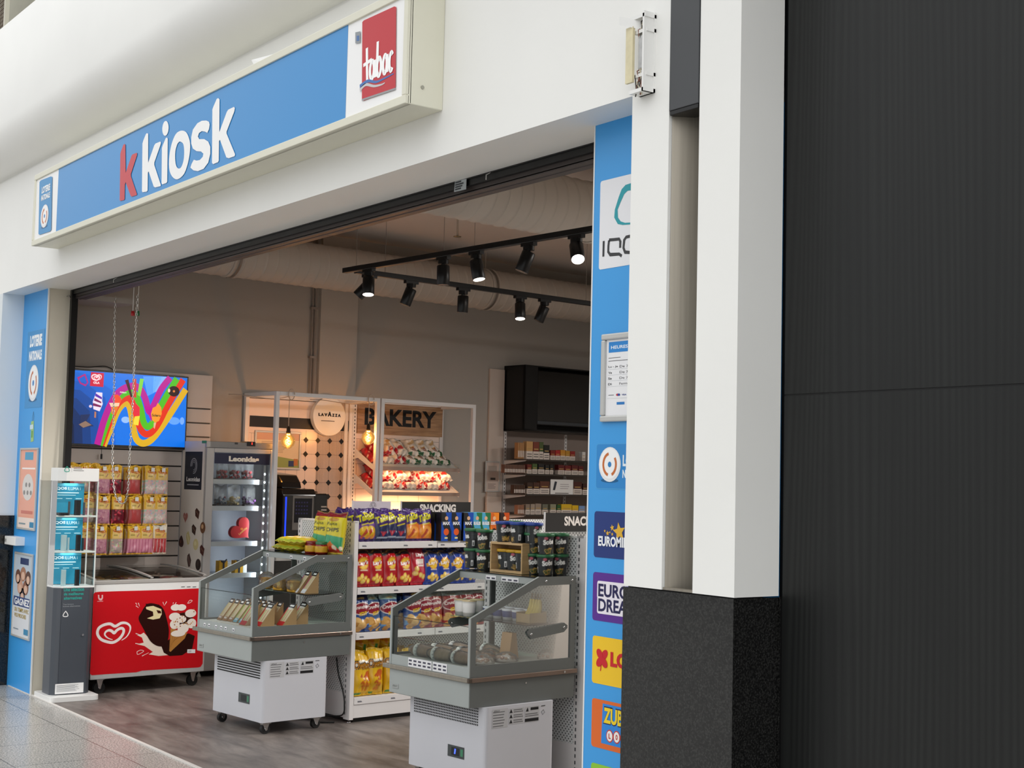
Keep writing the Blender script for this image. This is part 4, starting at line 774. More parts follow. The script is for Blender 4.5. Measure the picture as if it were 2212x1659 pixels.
mb=MB(); mb.box((QX-.03,Q0,.05),(QX-.008,Q1,.33),FRG); mb.box((QX-.008,Q0+.03,.06),(QX-.006,Q1-.03,.2),FRG); t.part('lower_grille',mb,bev=.003)
a=Art('i',0,QX,rough=.3); p_,p2_=Z8([(590,515),(663,480)]); a.rect(p_[0],p_[1],p2_[0]-p_[0],p2_[1]-p_[1],'0A0A0C',1); a.tri([(p_[0]+.045,p_[1]+.012),(p_[0]+.052,p_[1]+.012),(p_[0]+.052,p_[1]+.03),(p_[0]+.045,p_[1]+.03)],[(0,1,2,3)],pm('red_led','FF3020',.4,em=2),2); p_,p2_=Z8([(490,500),(517,487)]); a.rect(p_[0],p_[1],p2_[0]-p_[0],p2_[1]-p_[1],'3A3A3A',1); t.part('controller',a.mb)
a=Art('i',1,Q0-.0002,rough=.4); Y8=lambda L:a.px(L,3.8575,380,830)
q=Y8([(80,560),(224,558),(214,882),(67,878)]); x0_=q[0][0]; a.poly([(q[0][0],1.768),(q[1][0],1.768),(q[1][0],1.465),(q[0][0],1.465)],'1E2430',1)
c_=Y8([(150,680)])[0]
for rr_,w_ in ((.052,.004),(.04,.003),(.028,.003)): a.stroke([(c_[0]+rr_*math.cos(R(v)),c_[1]+rr_*1.15*math.sin(R(v))) for v in range(-100,200,15)],w_,'C9CCD0',2)
p_,p2_=Y8([(88,808),(200,808)]); a.text('Leonidas',p_[0],p_[1],p2_[0]-p_[0],.036,'E4E4E0',2,.03); p_,p2_=Y8([(95,840),(190,842)]); a.rect(p_[0],p_[1],p2_[0]-p_[0],.008,'A8AAB0',2)
for k,(x_,y_,s_,c) in enumerate(((80,1115,'heart','A86A60'),(178,1078,'dia','4A2E26'),(150,1213,'dia','3C2A24'),(224,1195,'ell','6B4A34'),(103,1280,'leaf','CDBF86'),(165,1335,'ell','D2C490'),(45,1310,'heart2','3E1E1C'),(218,1385,'dia','4A2420'),(110,1465,'leaf','4A3430'),(185,1503,'ell','2E2422'),(205,1600,'dia','5A3A30'))):
    c_=Y8([(x_,y_)])[0]; cx,cy=c_
    if s_=='ell': a.ell(cx,cy,.042,.045,c,1+.1*k); a.ell(cx-.006,cy+.008,.018,.018,{'6B4A34':'C8A078','D2C490':'E0D6A8','2E2422':'40342E'}[c],3+.1*k)
    elif s_=='heart': a.poly(heart(cx,cy,.075,.085),c,1+.1*k); a.ell(cx-.01,cy+.012,.012,.01,'C08A80',3)
    elif s_=='heart2': a.poly(smooth([(cx,cy+.048),(cx+.036,cy+.0),(cx+.03,cy-.035),(cx,cy-.045),(cx-.036,cy-.03),(cx-.036,cy+.01)],True),c,1+.1*k); a.ell(cx-.008,cy+.0,.01,.015,'7A4A40',3)
    elif s_=='dia': a.poly([(cx-.036,cy+.026),(cx-.012,cy+.045),(cx+.038,cy+.016),(cx+.022,cy-.045),(cx-.03,cy-.02)],c,1+.1*k); a.stroke([(cx-.02,cy+.02),(cx+.02,cy-.01)],.006,'806050',3)
    else: a.poly([(cx-.03,cy+.035),(cx+.0,cy+.055),(cx+.034,cy-.0),(cx+.02,cy-.05),(cx-.01,cy-.055),(cx-.034,cy-.0)],c,1+.1*k); a.stroke([(cx-.015,cy+.03),(cx+.015,cy-.04)],.007,'E8DCC0' if c=='CDBF86' else '8A706A',3)
q=Y8([(218,470),(256,470),(256,492),(218,492)]); a.rect(q[0][0],q[2][1],q[1][0]-q[0][0],q[0][1]-q[2][1],'3F8C5A',2); t.part('side_print',a.mb,label='cream side with a dark emblem panel and printed chocolates')
FS=[1.549,1.337,1.053,.80]
for z in FS:
    mb=MB(); mb.box((QB+.03,Q0+.035,z-.006),(QX-.06,Q1-.035,z),INN); sh=t.part('shelf',mb); mb=MB(); mb.box((QX-.06,Q0+.04,z-.034),(QX-.055,Q1-.04,z+.004),pm('clear_white_strip','DADDE4',.3)); 
    t.part('price_strip',mb,parent=sh)
mb=MB(); mb.box((QX-.045,Q1-.085,Z0+.07),(QX-.035,Q1-.07,1.672),PLASW); lp=t.part('led_strip',mb)
mb=MB(); LEDM=pm('white_led','EAF4FF',.3,em=14)
for k in range(18): z=.47+k*.0665; mb.lathe([(0,.004),(.006,.003),(.0075,0)],(QX-.035,Q1-.0775,z),LEDM,10,0)
t.part('led_dots',mb,parent=lp)
light('AREA','fridge_lamp',(QX-.05,Q1-.12,1.15),2.6,(.85,.92,1),'i',.05,(QB+.1,Q0+.2,1.15),sy=1.3)
def fbag(cols,h,w=.115,seed=1,clear=True):
    t=Thing('chocolate_bag','clear bag','bag of chocolates',(0,0,0),local=True,rz=0); mb=MB(); g=random.Random(seed)
    for i in range(30):
        x,y,z=g.uniform(-w/2+.015,w/2-.015),g.uniform(-.03,.03),g.uniform(.012,h*.42); r=g.uniform(.009,.014)
        mb.lathe([(0,-r),(r*.8,-r*.6),(r,0),(r*.8,r*.6),(0,r)],(x,y,z),pm('choc_'+g.choice(cols),g.choice(cols),.35),8)
    t.part('sweets',mb,kind='stuff'); cv=Cv(w,h,'FFFFFF',14,20); me=bagmesh('clear_bag',cv,.07,FILM,seed,.04,wr=1.5); t.part('clear_film',me)
    mb=MB(); mb.box((-w/2,-.036,0),(w/2,.036,.012),pm('dark_card_base','2A2020',.5)); t.part('card_base',mb); return Stock(t)
fr=fbag(['A01C28','8A1420','B83038'],.17,seed=2); fb=fbag(['28405A','3A4A78','6A2838','4A6A80'],.17,seed=3); fy=fbag(['C8A050','8A3040','38508A','D8C080'],.17,seed=5); fp=fbag(['4A2858','6A3878','38305A'],.17,seed=7)
for x_,s_,lb in ((385,fr,'left'),(488,fr,'middle'),(592,fr,'right')):
    y=P(380+x_/3.8575,1035,0,QX-.13,'i')[1]; s_.put((QX-.13,y,FS[0]+.001),rz=R(90),label='%s clear bag of red hearts on the top fridge shelf'%lb,group='bags of red chocolates in the fridge')
for x_,s_,lb in ((368,fb,'blue and silver chocolates'),(480,fy,'gold and red chocolates'),(605,fp,'purple chocolates')):
    y=P(380+x_/3.8575,1090,0,QX-.13,'i')[1]; s_.put((QX-.13,y,FS[1]+.001),rz=R(90),label='clear bag of %s on the second fridge shelf'%lb,group='bags of wrapped chocolates in the fridge')
y=P(380+545/3.8575,1150,0,QX-.12,'i')[1]; mb=MB(); H=[(p[0],p[1]) for p in heart(0,.085,.20,.17)]; H=[(-x if False else x,z) for x,z in H]; mb.prism([(x*math.cos(.78)-(z-.085)*math.sin(.78),.085+x*math.sin(.78)+(z-.085)*math.cos(.78)) for x,z in H],1,-.02,.02,pm('red_gift_box','B81A22',.35)); mb.X=None
t2=Thing('heart_box','red heart shaped chocolate box on the third fridge shelf','box',(QX-.12,y,FS[2]+.001),rz=R(90),local=True,ry=0); t2.part('box',mb,bev=.004)
a=Art('i',1,-.0205,rough=.3); a.text('Leonidas',-.03,.05,.09,.018,'D8A860',1,.02,0,.65); a.ell(-.01,.10,.014,.010,'D87838',1); t2.part('gold_lettering',a.mb)
for x_,lb in ((395,'left'),(525,'right')):
    y=P(380+x_/3.8575,1232,0,QX-.12,'i')[1]; t2=Thing('gift_box','%s yellow and white gift box with a dark ribbon on the lowest fridge shelf'%lb,'box',(QX-.12,y,FS[3]+.001),rz=R(90),local=True,group='yellow gift boxes in the fridge')
    mb=MB(); mb.box((-.055,-.03,0),(.02,.03,.10),pm('yellow_card','D8A21A',.4)); mb.box((.02,-.03,0),(.055,.03,.085),PLASW); t2.part('box',mb,bev=.002); mb=MB(); mb.box((-.025,-.032,0),(-.008,.032,.102),pm('navy_ribbon','1A2030',.4)); mb.tube([(-.04,-.03,.10),(-.016,-.034,.085),(.01,-.03,.11)],.007,pm('navy_ribbon','1A2030',.4)); t2.part('ribbon',mb)
# ---------------------------------------------------------------- white frames of the coffee and bakery corner
FXX,FZ=-9.90,2.278
Z4=lambda x,y:(380+x/3.8575,830+y/3.8575); Z6=lambda x,y:(740+x/5.925,830+y/5.925); Z7=lambda x,y:(720+x/3.318,1060+y/3.318); Z3=lambda x,y:(1020+x/3.95,760+y/3.95)
def canopy(name,label,y0,y1):
    t=Thing(name,label,'frame',(-10.15,(y0+y1)/2,0)); w=.034
    for x,y in ((FXX-w,y0),(FXX-w,y1-w),(-10.41,y0),(-10.41,y1-w)):
        mb=MB(); mb.box((x,y,1.87 if (x<-10.2 and y0<6.2 and y<6.3) else 0),(x+w,y+w,FZ),WM); t.part('post',mb,bev=.002)
    for a_,b_ in (((FXX-w,y0+w),(FXX,y1-w)),((-10.41,y0+w),(-10.41+w,y1-w)),((-10.41+w,y0),(FXX-w,y0+w)),((-10.41+w,y1-w),(FXX-w,y1))):
        mb=MB(); mb.box((a_[0],a_[1],FZ-w),(b_[0],b_[1],FZ),WM); t.part('beam',mb,bev=.002)
    mb=MB(); ys=max(y0+.04,6.20); mb.box((-10.38,ys,.0),(FXX-.05,y1-.04,.9),pm('dark_counter_front','2A2624',.4)); mb.box((-10.38,ys,.9),(FXX-.036,y1-.036,.93),pm('white_counter','DAD5D0',.4)); t.part('counter',mb); return t
canopy('coffee_canopy','white tube frame with dark counter around the coffee machine',6.128,7.17); canopy('bakery_canopy','white tube frame around the bakery shelves',7.185,8.245)
PX=-10.39; TILEW=pm('white_wall_tile','EFDCD0',.25); GRT='7A6A60'
t=Thing('coffee_backdrop','white tiled back panel with black diamonds and a dark band behind the coffee machine','panel',(PX,6.67,.95))
mb=MB(); mb.box((-10.41,6.165,.95),(PX,7.215,FZ-.04),TILEW); t.part('board',mb)
a=Art('i',0,PX,rough=.4); a.rect(6.178,1.998,1.022,.094,'1B1714',1)
for k in range(7): a.rect(6.68,1.905-.1217*k-.0012,.52,.0024,GRT,1)
for k in range(5): a.rect(6.743+.1235*k-.001,.96,.002,1.03,GRT,1.3)
for i in range(4):
    for k in range(8):
        y=6.743+.1235*i; z=1.905-.1217*k
        if z<.97: continue
        a.poly([(y-.027,z),(y,z-.027),(y+.027,z),(y,z+.027)],'0E0C0C',2)
for k in range(8):
    z=1.945-.1217*k; a.rect(6.178,z,.50,.002,GRT,1); 
    for j in range(5): y=6.2+.115*j+(.057 if k%2 else 0); a.rect(y,z-.1217 if z-.12>.95 else .95,.002,.12,GRT,1.3) if y<6.68 else None
t.part('tile_pattern',a.mb)
t=Thing('round_sign','round white sign with small black lettering on the dark band behind the coffee machine','sign',(-10.35,6.945,1.95)); mb=MB(); mb.tube([(PX+.003,6.945,2.118),(-10.34,6.945,2.118)],.168,PLASW,48); t.part('disc',mb)
a=Art('i',0,-10.3395,rough=.4); p_,p2_=a.px([Z4(1187,262),Z4(1376,270)])
for k,(ch,wf,hf) in enumerate((('L',.10,.027),('A',.14,.027),('V',.14,.027),('A',.18,.042),('Z',.12,.027),('Z',.12,.027),('A',.14,.027))):
    xx=p_[0]+(p2_[0]-p_[0])*sum((.10,.14,.14,.18,.12,.12,.14)[:k])/.94; a.text(ch,xx,p_[1]-.002,(p2_[0]-p_[0])*wf/.94*.93,hf,'181414',1,.09)
a.rect(p_[0]+.03,p_[1]-.045,.14,.006,'4A4440',1); t.part('lettering',a.mb)
def cert(a,x,y,w,h):
    a.rect(x,y,w,h,'DCCBAC',1); a.rect(x,y+h*.8,w,h*.2,'D2A890',2); a.lines(x+w*.12,y+h*.42,w*.7,h*.34,8,'9A8874',3,.3); a.poly([(x,y),(x+w,y),(x+w,y+h*.22),(x+w*.5,y+h*.32),(x,y+h*.2)],'8FA05A',2)
    a.stroke(ellp(x+w*.14,y+h*.33,w*.1,h*.14)+[ellp(x+w*.14,y+h*.33,w*.1,h*.14)[0]],.004,'5A7A4A',3); a.rect(x+w*.76,y+h*.03,w*.13,h*.17,'2A3A6A',3); a.rect(x+w*.88,y+h*.06,w*.1,h*.2,'B8763A',3)
framed('framed_poster','silver framed cream poster with green hills behind the coffee machine','poster',[Z4(650,385),Z4(1040,400),Z4(1030,715),Z4(650,700)],0,PX+.002,'i',cert,bw=.016)
# coffee machine
CX,Y0,Y1=-9.93,6.245,6.70; BK=pm('glossy_black_plastic','0C0C0E',.15,coat=.5)
t=Thing('coffee_machine','glossy black coffee machine with touch screen and blue side light','coffee machine',(-10.12,6.45,.931))
mb=MB(); mb.prism([(-10.34,.931),(CX,.931),(CX,1.44),(CX-.03,1.486),(-10.34,1.50)],1,Y0,Y1-.135,BK); t.part('body',mb,bev=.008)
mb=MB(); mb.prism([(-10.32,1.50),(-9.98,1.488),(-10.0,1.54),(-10.06,1.60),(-10.32,1.62)],1,Y0+.02,Y0+.21,BK); t.part('bean_hopper',mb,bev=.012)
mb=MB(); mb.prism(rrect(0,.931,.001,.1,.0001) and [(-10.30,.931),(CX-.03,.931),(CX-.03,1.45),(-10.30,1.485)],1,Y1-.13,Y1,BK); t.part('milk_unit',mb,bev=.012)
a=Art('i',0,CX-.0295,rough=.3)
for k in range(4): p_,p2_=a.px([Z4(1210,1015+27*k),Z4(1255,1027+27*k)]); a.rect(p_[0],p2_[1],p2_[0]-p_[0],.012,('B8A89A','C8B8AC','8A6A5A','C88A78')[k],1)
t.part('cup_labels',a.mb)
a=Art('i',0,CX+.001,rough=.15); q=a.px([Z4(985,930),Z4(1150,930),Z4(1140,1225),Z4(968,1215)]); zt_=q[0][1]; zb_=q[3][1]
a.poly([(q[0][0]-.01,zt_),(q[1][0],zt_),(q[1][0],zb_),(q[0][0]-.01,zb_)],'7A7570',1); a.rect(q[0][0]+.005,zb_+.06,q[1][0]-q[0][0]-.02,zt_-zb_-.08,'1A1A20',2)
for i in range(4):
    for j in range(5): a.rect(q[0][0]+.018+.026*j,zt_-.06-.03*i,.014,.012,'3A3560',3)
t.part('touch_screen',a.mb); mb=MB(); p_=P(*Z4(915,1060),0,CX+.002); mb.box((CX,p_[1]-.006,1.05),(CX+.004,p_[1]+.006,1.42),pm('blue_light_strip','1432D8',.3,em=2.2)); t.part('light_strip',mb)
mb=MB(); mb.box((CX,Y0+.16,.99),(CX+.03,Y0+.26,1.12),BK); mb.tube([(CX+.02,Y0+.21,.99),(CX+.02,Y0+.21,.97)],.008,CHROME,8); t.part('spout',mb,bev=.005)
mb=MB(); mb.box((CX,Y0+.06,.931),(CX+.05,Y0+.32,.945),BK); t.part('drip_tray',mb,bev=.003)
# pendant bulbs
AMB=bpy.data.materials.new('amber_glass'); AMB.use_nodes=True; nt=AMB.node_tree; nt.nodes.clear(); N=nt.nodes.new; L=nt.links.new
o_m=N('ShaderNodeOutputMaterial'); t_m=N('ShaderNodeBsdfTransparent'); t_m.inputs[0].default_value=(1,.72,.34,1); e_m=N('ShaderNodeEmission'); e_m.inputs[0].default_value=(1,.45,.1,1); e_m.inputs[1].default_value=.5
g_m=N('ShaderNodeBsdfGlossy'); g_m.inputs[1].default_value=.05; ad=N('ShaderNodeAddShader'); mx=N('ShaderNodeMixShader'); fz_=N('ShaderNodeFresnel'); L(t_m.outputs[0],ad.inputs[0]); L(e_m.outputs[0],ad.inputs[1]); L(fz_.outputs[0],mx.inputs[0]); L(ad.outputs[0],mx.inputs[1]); L(g_m.outputs[0],mx.inputs[2]); L(mx.outputs[0],o_m.inputs[0])
WIRE=pm('beige_flex','B8A898',.5)
for x_,y_,lb,yh in ((*Z4(935,465),'over the coffee machine',(6.253)),(*Z6(328,672),'in front of the bakery sign',7.05)):
    c=P(x_,y_,0,FXX-.017); t=Thing('pendant_bulb','glowing amber filament bulb hanging by a cord %s'%lb,'lamp',(FXX-.017,c[1],c[2]))
    mb=MB(); prof=[(.0,-.072),(.024,-.067),(.048,-.044),(.058,-.014),(.054,.014),(.035,.038),(.02,.052),(.017,.062)]; mb.lathe(prof,(FXX-.017,c[1],c[2]),AMB,24); t.part('glass_bulb',mb)
    mb=MB(); mb.tube([(FXX-.017+.011*math.cos(k*.9),c[1]+.011*math.sin(k*.9),c[2]-.035+k*.0034) for k in range(20)],.0028,pm('hot_filament','FFC860',.5,em=30),6); t.part('filament',mb)
    mb=MB(); mb.lathe([(.0,.115),(.010,.11),(.016,.095),(.016,.075),(.019,.07),(.019,.052),(.0,.05)],(FXX-.017,c[1],c[2]),pm('dark_brass_socket','3A2E22',.35,metal=.7),16); t.part('socket',mb)
    mb=MB(); mb.tube([(FXX-.017,c[1],c[2]+.11),(FXX-.017,c[1],FZ-.03)],.003,WIRE,6); t.part('cord',mb)
    mb=MB(); mb.tube([(FXX+.012+.0*k,c[1]+.0+.03*math.cos(k*.5),FZ-.02+.045*math.sin(k*.5)) for k in range(13)],.004,WIRE,6); mb.tube(smooth([(FXX-.017,c[1],FZ-.035),(FXX-.1,c[1]-.12,FZ-.06),(FXX-.3,c[1]-.28,FZ-.03),(-10.38,c[1]-.3,FZ-.02)],n=5),.003,WIRE,6); t.part('cord_loop',mb)
    light('POINT','bulb_light',(FXX-.017,c[1],c[2]),5,(1,.55,.22),'i',.03)
# bakery
t=Thing('bakery_backdrop','white brick tiled back panel behind the bakery shelves','panel',(PX,7.75,.95)); mb=MB(); mb.box((-10.41,7.225,.95),(PX,8.24,FZ-.035),TILEW); t.part('board',mb)
a=Art('i',0,PX,rough=.4)
for k in range(9):
    z=1.935-.1115*k; a.rect(7.225,z,1.015,.0028,GRT,1)
    for j in range(5):
        y=7.28+.235*j+(.1175 if k%2 else 0)
        if y<8.235: a.rect(y,z-.1115,.0028,.1115,GRT,1.3)
t.part('tile_pattern',a.mb); mb=MB(); mb.box((PX,7.222,.95),(PX+.012,7.262,FZ-.04),WM); mb.box((PX,8.222,.95),(PX+.012,8.25,FZ-.04),WM); u_=t.part('slotted_upright',mb); a=Art('i',0,PX+.0125,rough=.5)
for k in range(40): a.rect(7.238,.97+.032*k,.008,.018,'1A1816',1)
t.part('slots',a.mb,parent=u_)
WOODM=bpy.data.materials.new('oak_veneer'); WOODM.use_nodes=True; nt=WOODM.node_tree; N=nt.nodes.new; L=nt.links.new; b=nt.nodes['Principled BSDF']; tc=N('ShaderNodeTexCoord'); mp=N('ShaderNodeMapping'); mp.inputs['Scale'].default_value=(1,2,22); L(tc.outputs['Object'],mp.inputs[0]); n=N('ShaderNodeTexNoise'); n.inputs['Scale'].default_value=2.2; n.inputs['Detail'].default_value=5; n.inputs['Distortion'].default_value=.6; L(mp.outputs[0],n.inputs['Vector']); cr=N('ShaderNodeValToRGB'); e=cr.color_ramp.elements; e[0].position=.3; e[0].color=lin('8A6646')+(1,); e[1].position=.7; e[1].color=lin('B8926A')+(1,); L(n.outputs[0],cr.inputs[0]); L(cr.outputs[0],b.inputs['Base Color']); b.inputs['Roughness'].default_value=.5
t=Thing('bakery_sign','wooden board with black BAKERY lettering above the bread shelves','sign',(PX+.01,7.75,1.985)); mb=MB(); mb.box((PX+.002,7.27,1.985),(PX+.016,8.235,2.262),WOODM); t.part('board',mb)
a=Art('i',0,PX+.0163,rough=.5); a.text('BAKERY',7.345,2.063,.815,.155,'0E0C0C',1,.035); t.part('lettering',a.mb)
brd=[]
def bread(cols,seed,accent):
    w,h=.15,.23; cv=Cv(w,h,'E4DDD2',26,40); g=random.Random(seed); noise(cv,['F0ECE4','DAD0C4','CFC4B6'],0,h,40,.012,seed)
    for k in range(3): x,y=g.uniform(.1,.7),g.uniform(.1,.6); cv.poly([(w*x,h*y),(w*(x+.35),h*(y+.08)),(w*(x+.3),h*(y+.2)),(w*(x-.05),h*(y+.12))],g.choice([cols[0],'EFEBE2','C9A878']))
    cv.ell(w*g.uniform(.35,.6),h*g.uniform(.18,.3),w*.24,h*.10,'B83838' if accent!='1E5A30' else '8A4A3A'); cv.text('Pains',w*.3,h*.19,w*.4,h*.06,'F4EEE4',.03)
    cv.rect(0,0,w*g.uniform(.3,.6),h*.09,accent); cv.poly([(w,h*.0),(w,h*.35),(w*.7,h*.2),(w*.75,0)],accent); cv.rect(0,h*.9,w,h*.1,accent)
    me=bagmesh('bread_bag',cv,.085,FOIL,seed,.04,wr=2.2); o=bpy.data.objects.new('bread_bag',me); COL.objects.link(o); return Stock(o)
B1=bread(['C89A60'],11,'B01C28'); B2=bread(['D8B070'],17,'D8CFC0'); B3=bread(['B88A50'],13,'1E5A30'); cvr=Cv(.15,.23,'9A1420',22,30); noise(cvr,['C42030','7A0C18','E0C8B8'],0,.23,30,.01,3); B4=bpy.data.objects.new('bread_bag',bagmesh('bread_bag',cvr,.08,FOIL,14,.04,wr=2)); COL.objects.link(B4); B4=Stock(B4)
for si,(zf,nm) in enumerate(((1.685,'upper'),(1.462,'lower'))):
    XF=-10.09; t=Thing('bread_shelf','%s sloping bread shelf with clear front rail under the bakery sign'%nm,'shelf',(PX,7.73,zf),)
    mb=MB(); sl=.14; mb.prism([(XF,zf-.012),(XF,zf),(PX,zf+sl),(PX,zf+sl-.012)],1,7.262,8.222,WM); t.part('tray',mb)
    mb=MB(); mb.box((XF,7.262,zf-.022),(XF+.016,8.222,zf+.010),pm('taupe_rail','A08C80',.4)); t.part('front_rail',mb,bev=.002)
    mb=MB(); mb.flat=True; mb.add([(XF+.008,7.262,zf),(XF+.008,8.222,zf),(XF+.008,8.222,zf+.05),(XF+.008,7.262,zf+.05)],[(0,1,2,3)],GLASS); t.part('clear_rail',mb)
    for y_ in (7.255,8.219):
        mb=MB(); mb.prism([(XF,zf-.03),(XF,zf+.012),(PX,zf+sl+.03),(PX,zf+sl-.07),(PX+.06,zf+sl-.06)],1,y_,y_+.006,WM); t.part('bracket',mb)
    for k in range(2): light('AREA','shelf_strip_lamp',(XF-.06,7.5+.48*k,zf-.03),1.3 if si==1 else .75,(1,.52,.25),'i',.4,(-10.3,7.5+.48*k,zf-.5),sy=.05)
    n=7
    for layer in range(2):
        for k in range(n-(layer if si==0 else 0)):
            y=7.34+.127*k+.05*layer; 
            if y>8.17: continue
            xx=XF-.055-.03*layer; st=(B4 if k<1 else (B1,B2)[(k+layer)%2]) if (si==1 or k<3) else B3
            col='red' if (si==1 or k<3) else 'green'
            st.put((xx-.0,y,zf+.045+.072*layer),rz=R(90)+R(random.uniform(-9,9)),rx=R(-60+6*layer),label='%s and white bread bag, %s layer, %s from the left, %s bakery shelf'%(col,('front','top')[layer],ords[k],nm),group='bread bags on the %s bakery shelf'%nm)
light('AREA','counter_lamp',(-10.2,7.73,1.40),5,(1,.5,.22),'i',.8,(-10.3,7.73,1.0),sy=.1)
# ---------------------------------------------------------------- tobacco wall
t=Thing('white_cupboard_panel','narrow white upright panel left of the black television cabinet','panel',(-10.3,8.92,0)); mb=MB(); mb.box((XW+.002,8.825,0),(-10.395,9.012,2.672),pm('blush_white_panel','CDBFB4',.45)); t.part('board',mb,bev=.002)
mb=MB(); mb.box((-10.394,8.80,1.26),(-10.37,8.99,1.44),pm('blush_white_panel','CDBFB4',.45)); mb.box((-10.394,8.80,.9),(-10.34,8.99,1.25),pm('blush_white_panel','CDBFB4',.45)); t.part('ledge',mb,bev=.002)
def nt_(a,x,y,w,h): a.rect(x,y,w,h,'CDBBB0',1); a.rect(x+w*.15,y+h*.68,w*.7,h*.2,'A89C92',2); a.rect(x+w*.35,y+h*.38,w*.4,h*.08,'4A4440',2); a.lines(x+w*.15,y+h*.06,w*.7,h*.2,4,'8A7E76',2,.4)
framed('price_notice','small framed price notice hanging on the narrow white panel','notice',[Z3(112,932),Z3(232,935),Z3(226,1195),Z3(102,1195)],0,-10.392,'i',nt_,bw=.012)
t=Thing('tobacco_shelving','grey backed wall shelving for tobacco under the black television cabinet','shelving',(-10.25,9.9,0)); BR_='9A8A80'
mb=MB(); mb.box((XW+.002,9.016,.3),(-10.405,10.9,2.075),pm('grey_mesh_back','8E8078',.5,var=.04)); t.part('back_panel',mb)
for y_ in (9.02,9.83,10.64):
    mb=MB(); mb.box((-10.405,y_,.3),(-10.39,y_+.03,2.07),WM); u_=t.part('slotted_upright',mb); a=Art('i',0,-10.3895,rough=.5)
    for k in range(50): a.rect(y_+.011,.32+.035*k,.008,.02,'1A1816',1)
    t.part('slots',a.mb,parent=u_)
TS=[1.802,1.662,1.468,1.272,1.08]
for z in TS:
    mb=MB(); mb.box((-10.404,9.05,z-.010),(-10.085,10.8,z-.004),pm('shelf_grey','A89A90',.4)); mb.box((-10.085,9.05,z-.012),(-10.078,10.8,z+.004),pm('dark_shelf_edge','3A342F',.35)); sh=t.part('shelf',mb)
    mb=MB(); mb.prism([(-10.39,z-.012),(-10.09,z-.012),(-10.09,z-.018),(-10.39,z-.05)],1,9.03,9.036,WM); t.part('bracket',mb,parent=sh)
t=Thing('television_cabinet','black cabinet over the tobacco shelves holding a switched off screen','cabinet',(-10.25,9.9,2.08)); mb=MB()
mb.box((XW+.002,9.024,2.08),(-10.11,9.032,2.712),BLACK); mb.box((XW+.002,9.024,2.70),(-10.11,10.9,2.712),BLACK); mb.box((XW+.002,9.024,2.08),(-10.11,10.9,2.095),BLACK); mb.box((-10.14,9.024,2.08),(-10.11,9.19,2.712),BLACK); mb.box((XW+.002,9.03,2.09),(-10.38,10.9,2.70),BLACK); t.part('box',mb)
t=Thing('black_screen','dark switched off television reflecting the shop in the black cabinet','television',(-10.15,9.75,2.15)); mb=MB(); mb.box((-10.18,9.19,2.14),(-10.122,10.5,2.665),BLK2); t.part('casing',mb,bev=.003); mb=MB(); mb.box((-10.122,9.205,2.185),(-10.1205,10.48,2.655),pm('dark_glass_screen','0A0C0E',.06,spec=.8)); t.part('screen',mb)
mb=MB(); mb.box((-10.122,9.205,2.15),(-10.119,10.48,2.178),pm('grey_bezel','3A3F44',.3)); t.part('bezel_strip',mb)
packs=[(0,[(465,520,765,'C89A60'),(522,575,770,'7A3A28'),(575,611,770,'4A5A30'),(613,662,795,'1A1A18'),(670,710,840,'7A2018'),(712,752,840,'A82020'),(755,797,838,'C8882A'),(799,836,845,'B8862A'),(838,880,848,'8A1A18'),(940,968,855,'D8D4D0')]),
 (1,[(470,510,960,'6A2018'),(515,558,955,'4A6030'),(565,618,955,'1A1A1A'),(625,660,965,'242220'),(665,695,965,'1A1A1A'),(735,790,965,'5A1214'),(793,845,970,'6A1416'),(850,905,968,'5A1818'),(908,952,975,'5A1818')]),
 (2,[(470,520,1115,'3A2418'),(523,578,1115,'4A2A1C'),(580,662,1105,'5A3220'),(865,938,1110,'4A2018'),(945,985,1125,'3A1A14')]),
 (3,[(458,495,1300,'8A7A6A'),(500,537,1300,'A09080'),(540,592,1295,'9A8878'),(600,648,1300,'6A6A5A'),(668,718,1300,'8A8A70'),(725,758,1305,'2A5A2A'),(762,852,1300,'D8B020'),(855,908,1310,'E0B418'),(912,962,1315,'7A9AC8')])]
cn={'C':'tan','7':'brown','4':'dark brown','1':'black','A':'red','B':'gold','8':'grey brown','D':'pale','6':'dark red','2':'black','5':'dark red','3':'dark brown','9':'beige','E':'yellow'}
LAB=pm('health_warning_label','D8CCC2',.5)
rn=('top','second','third','fourth')
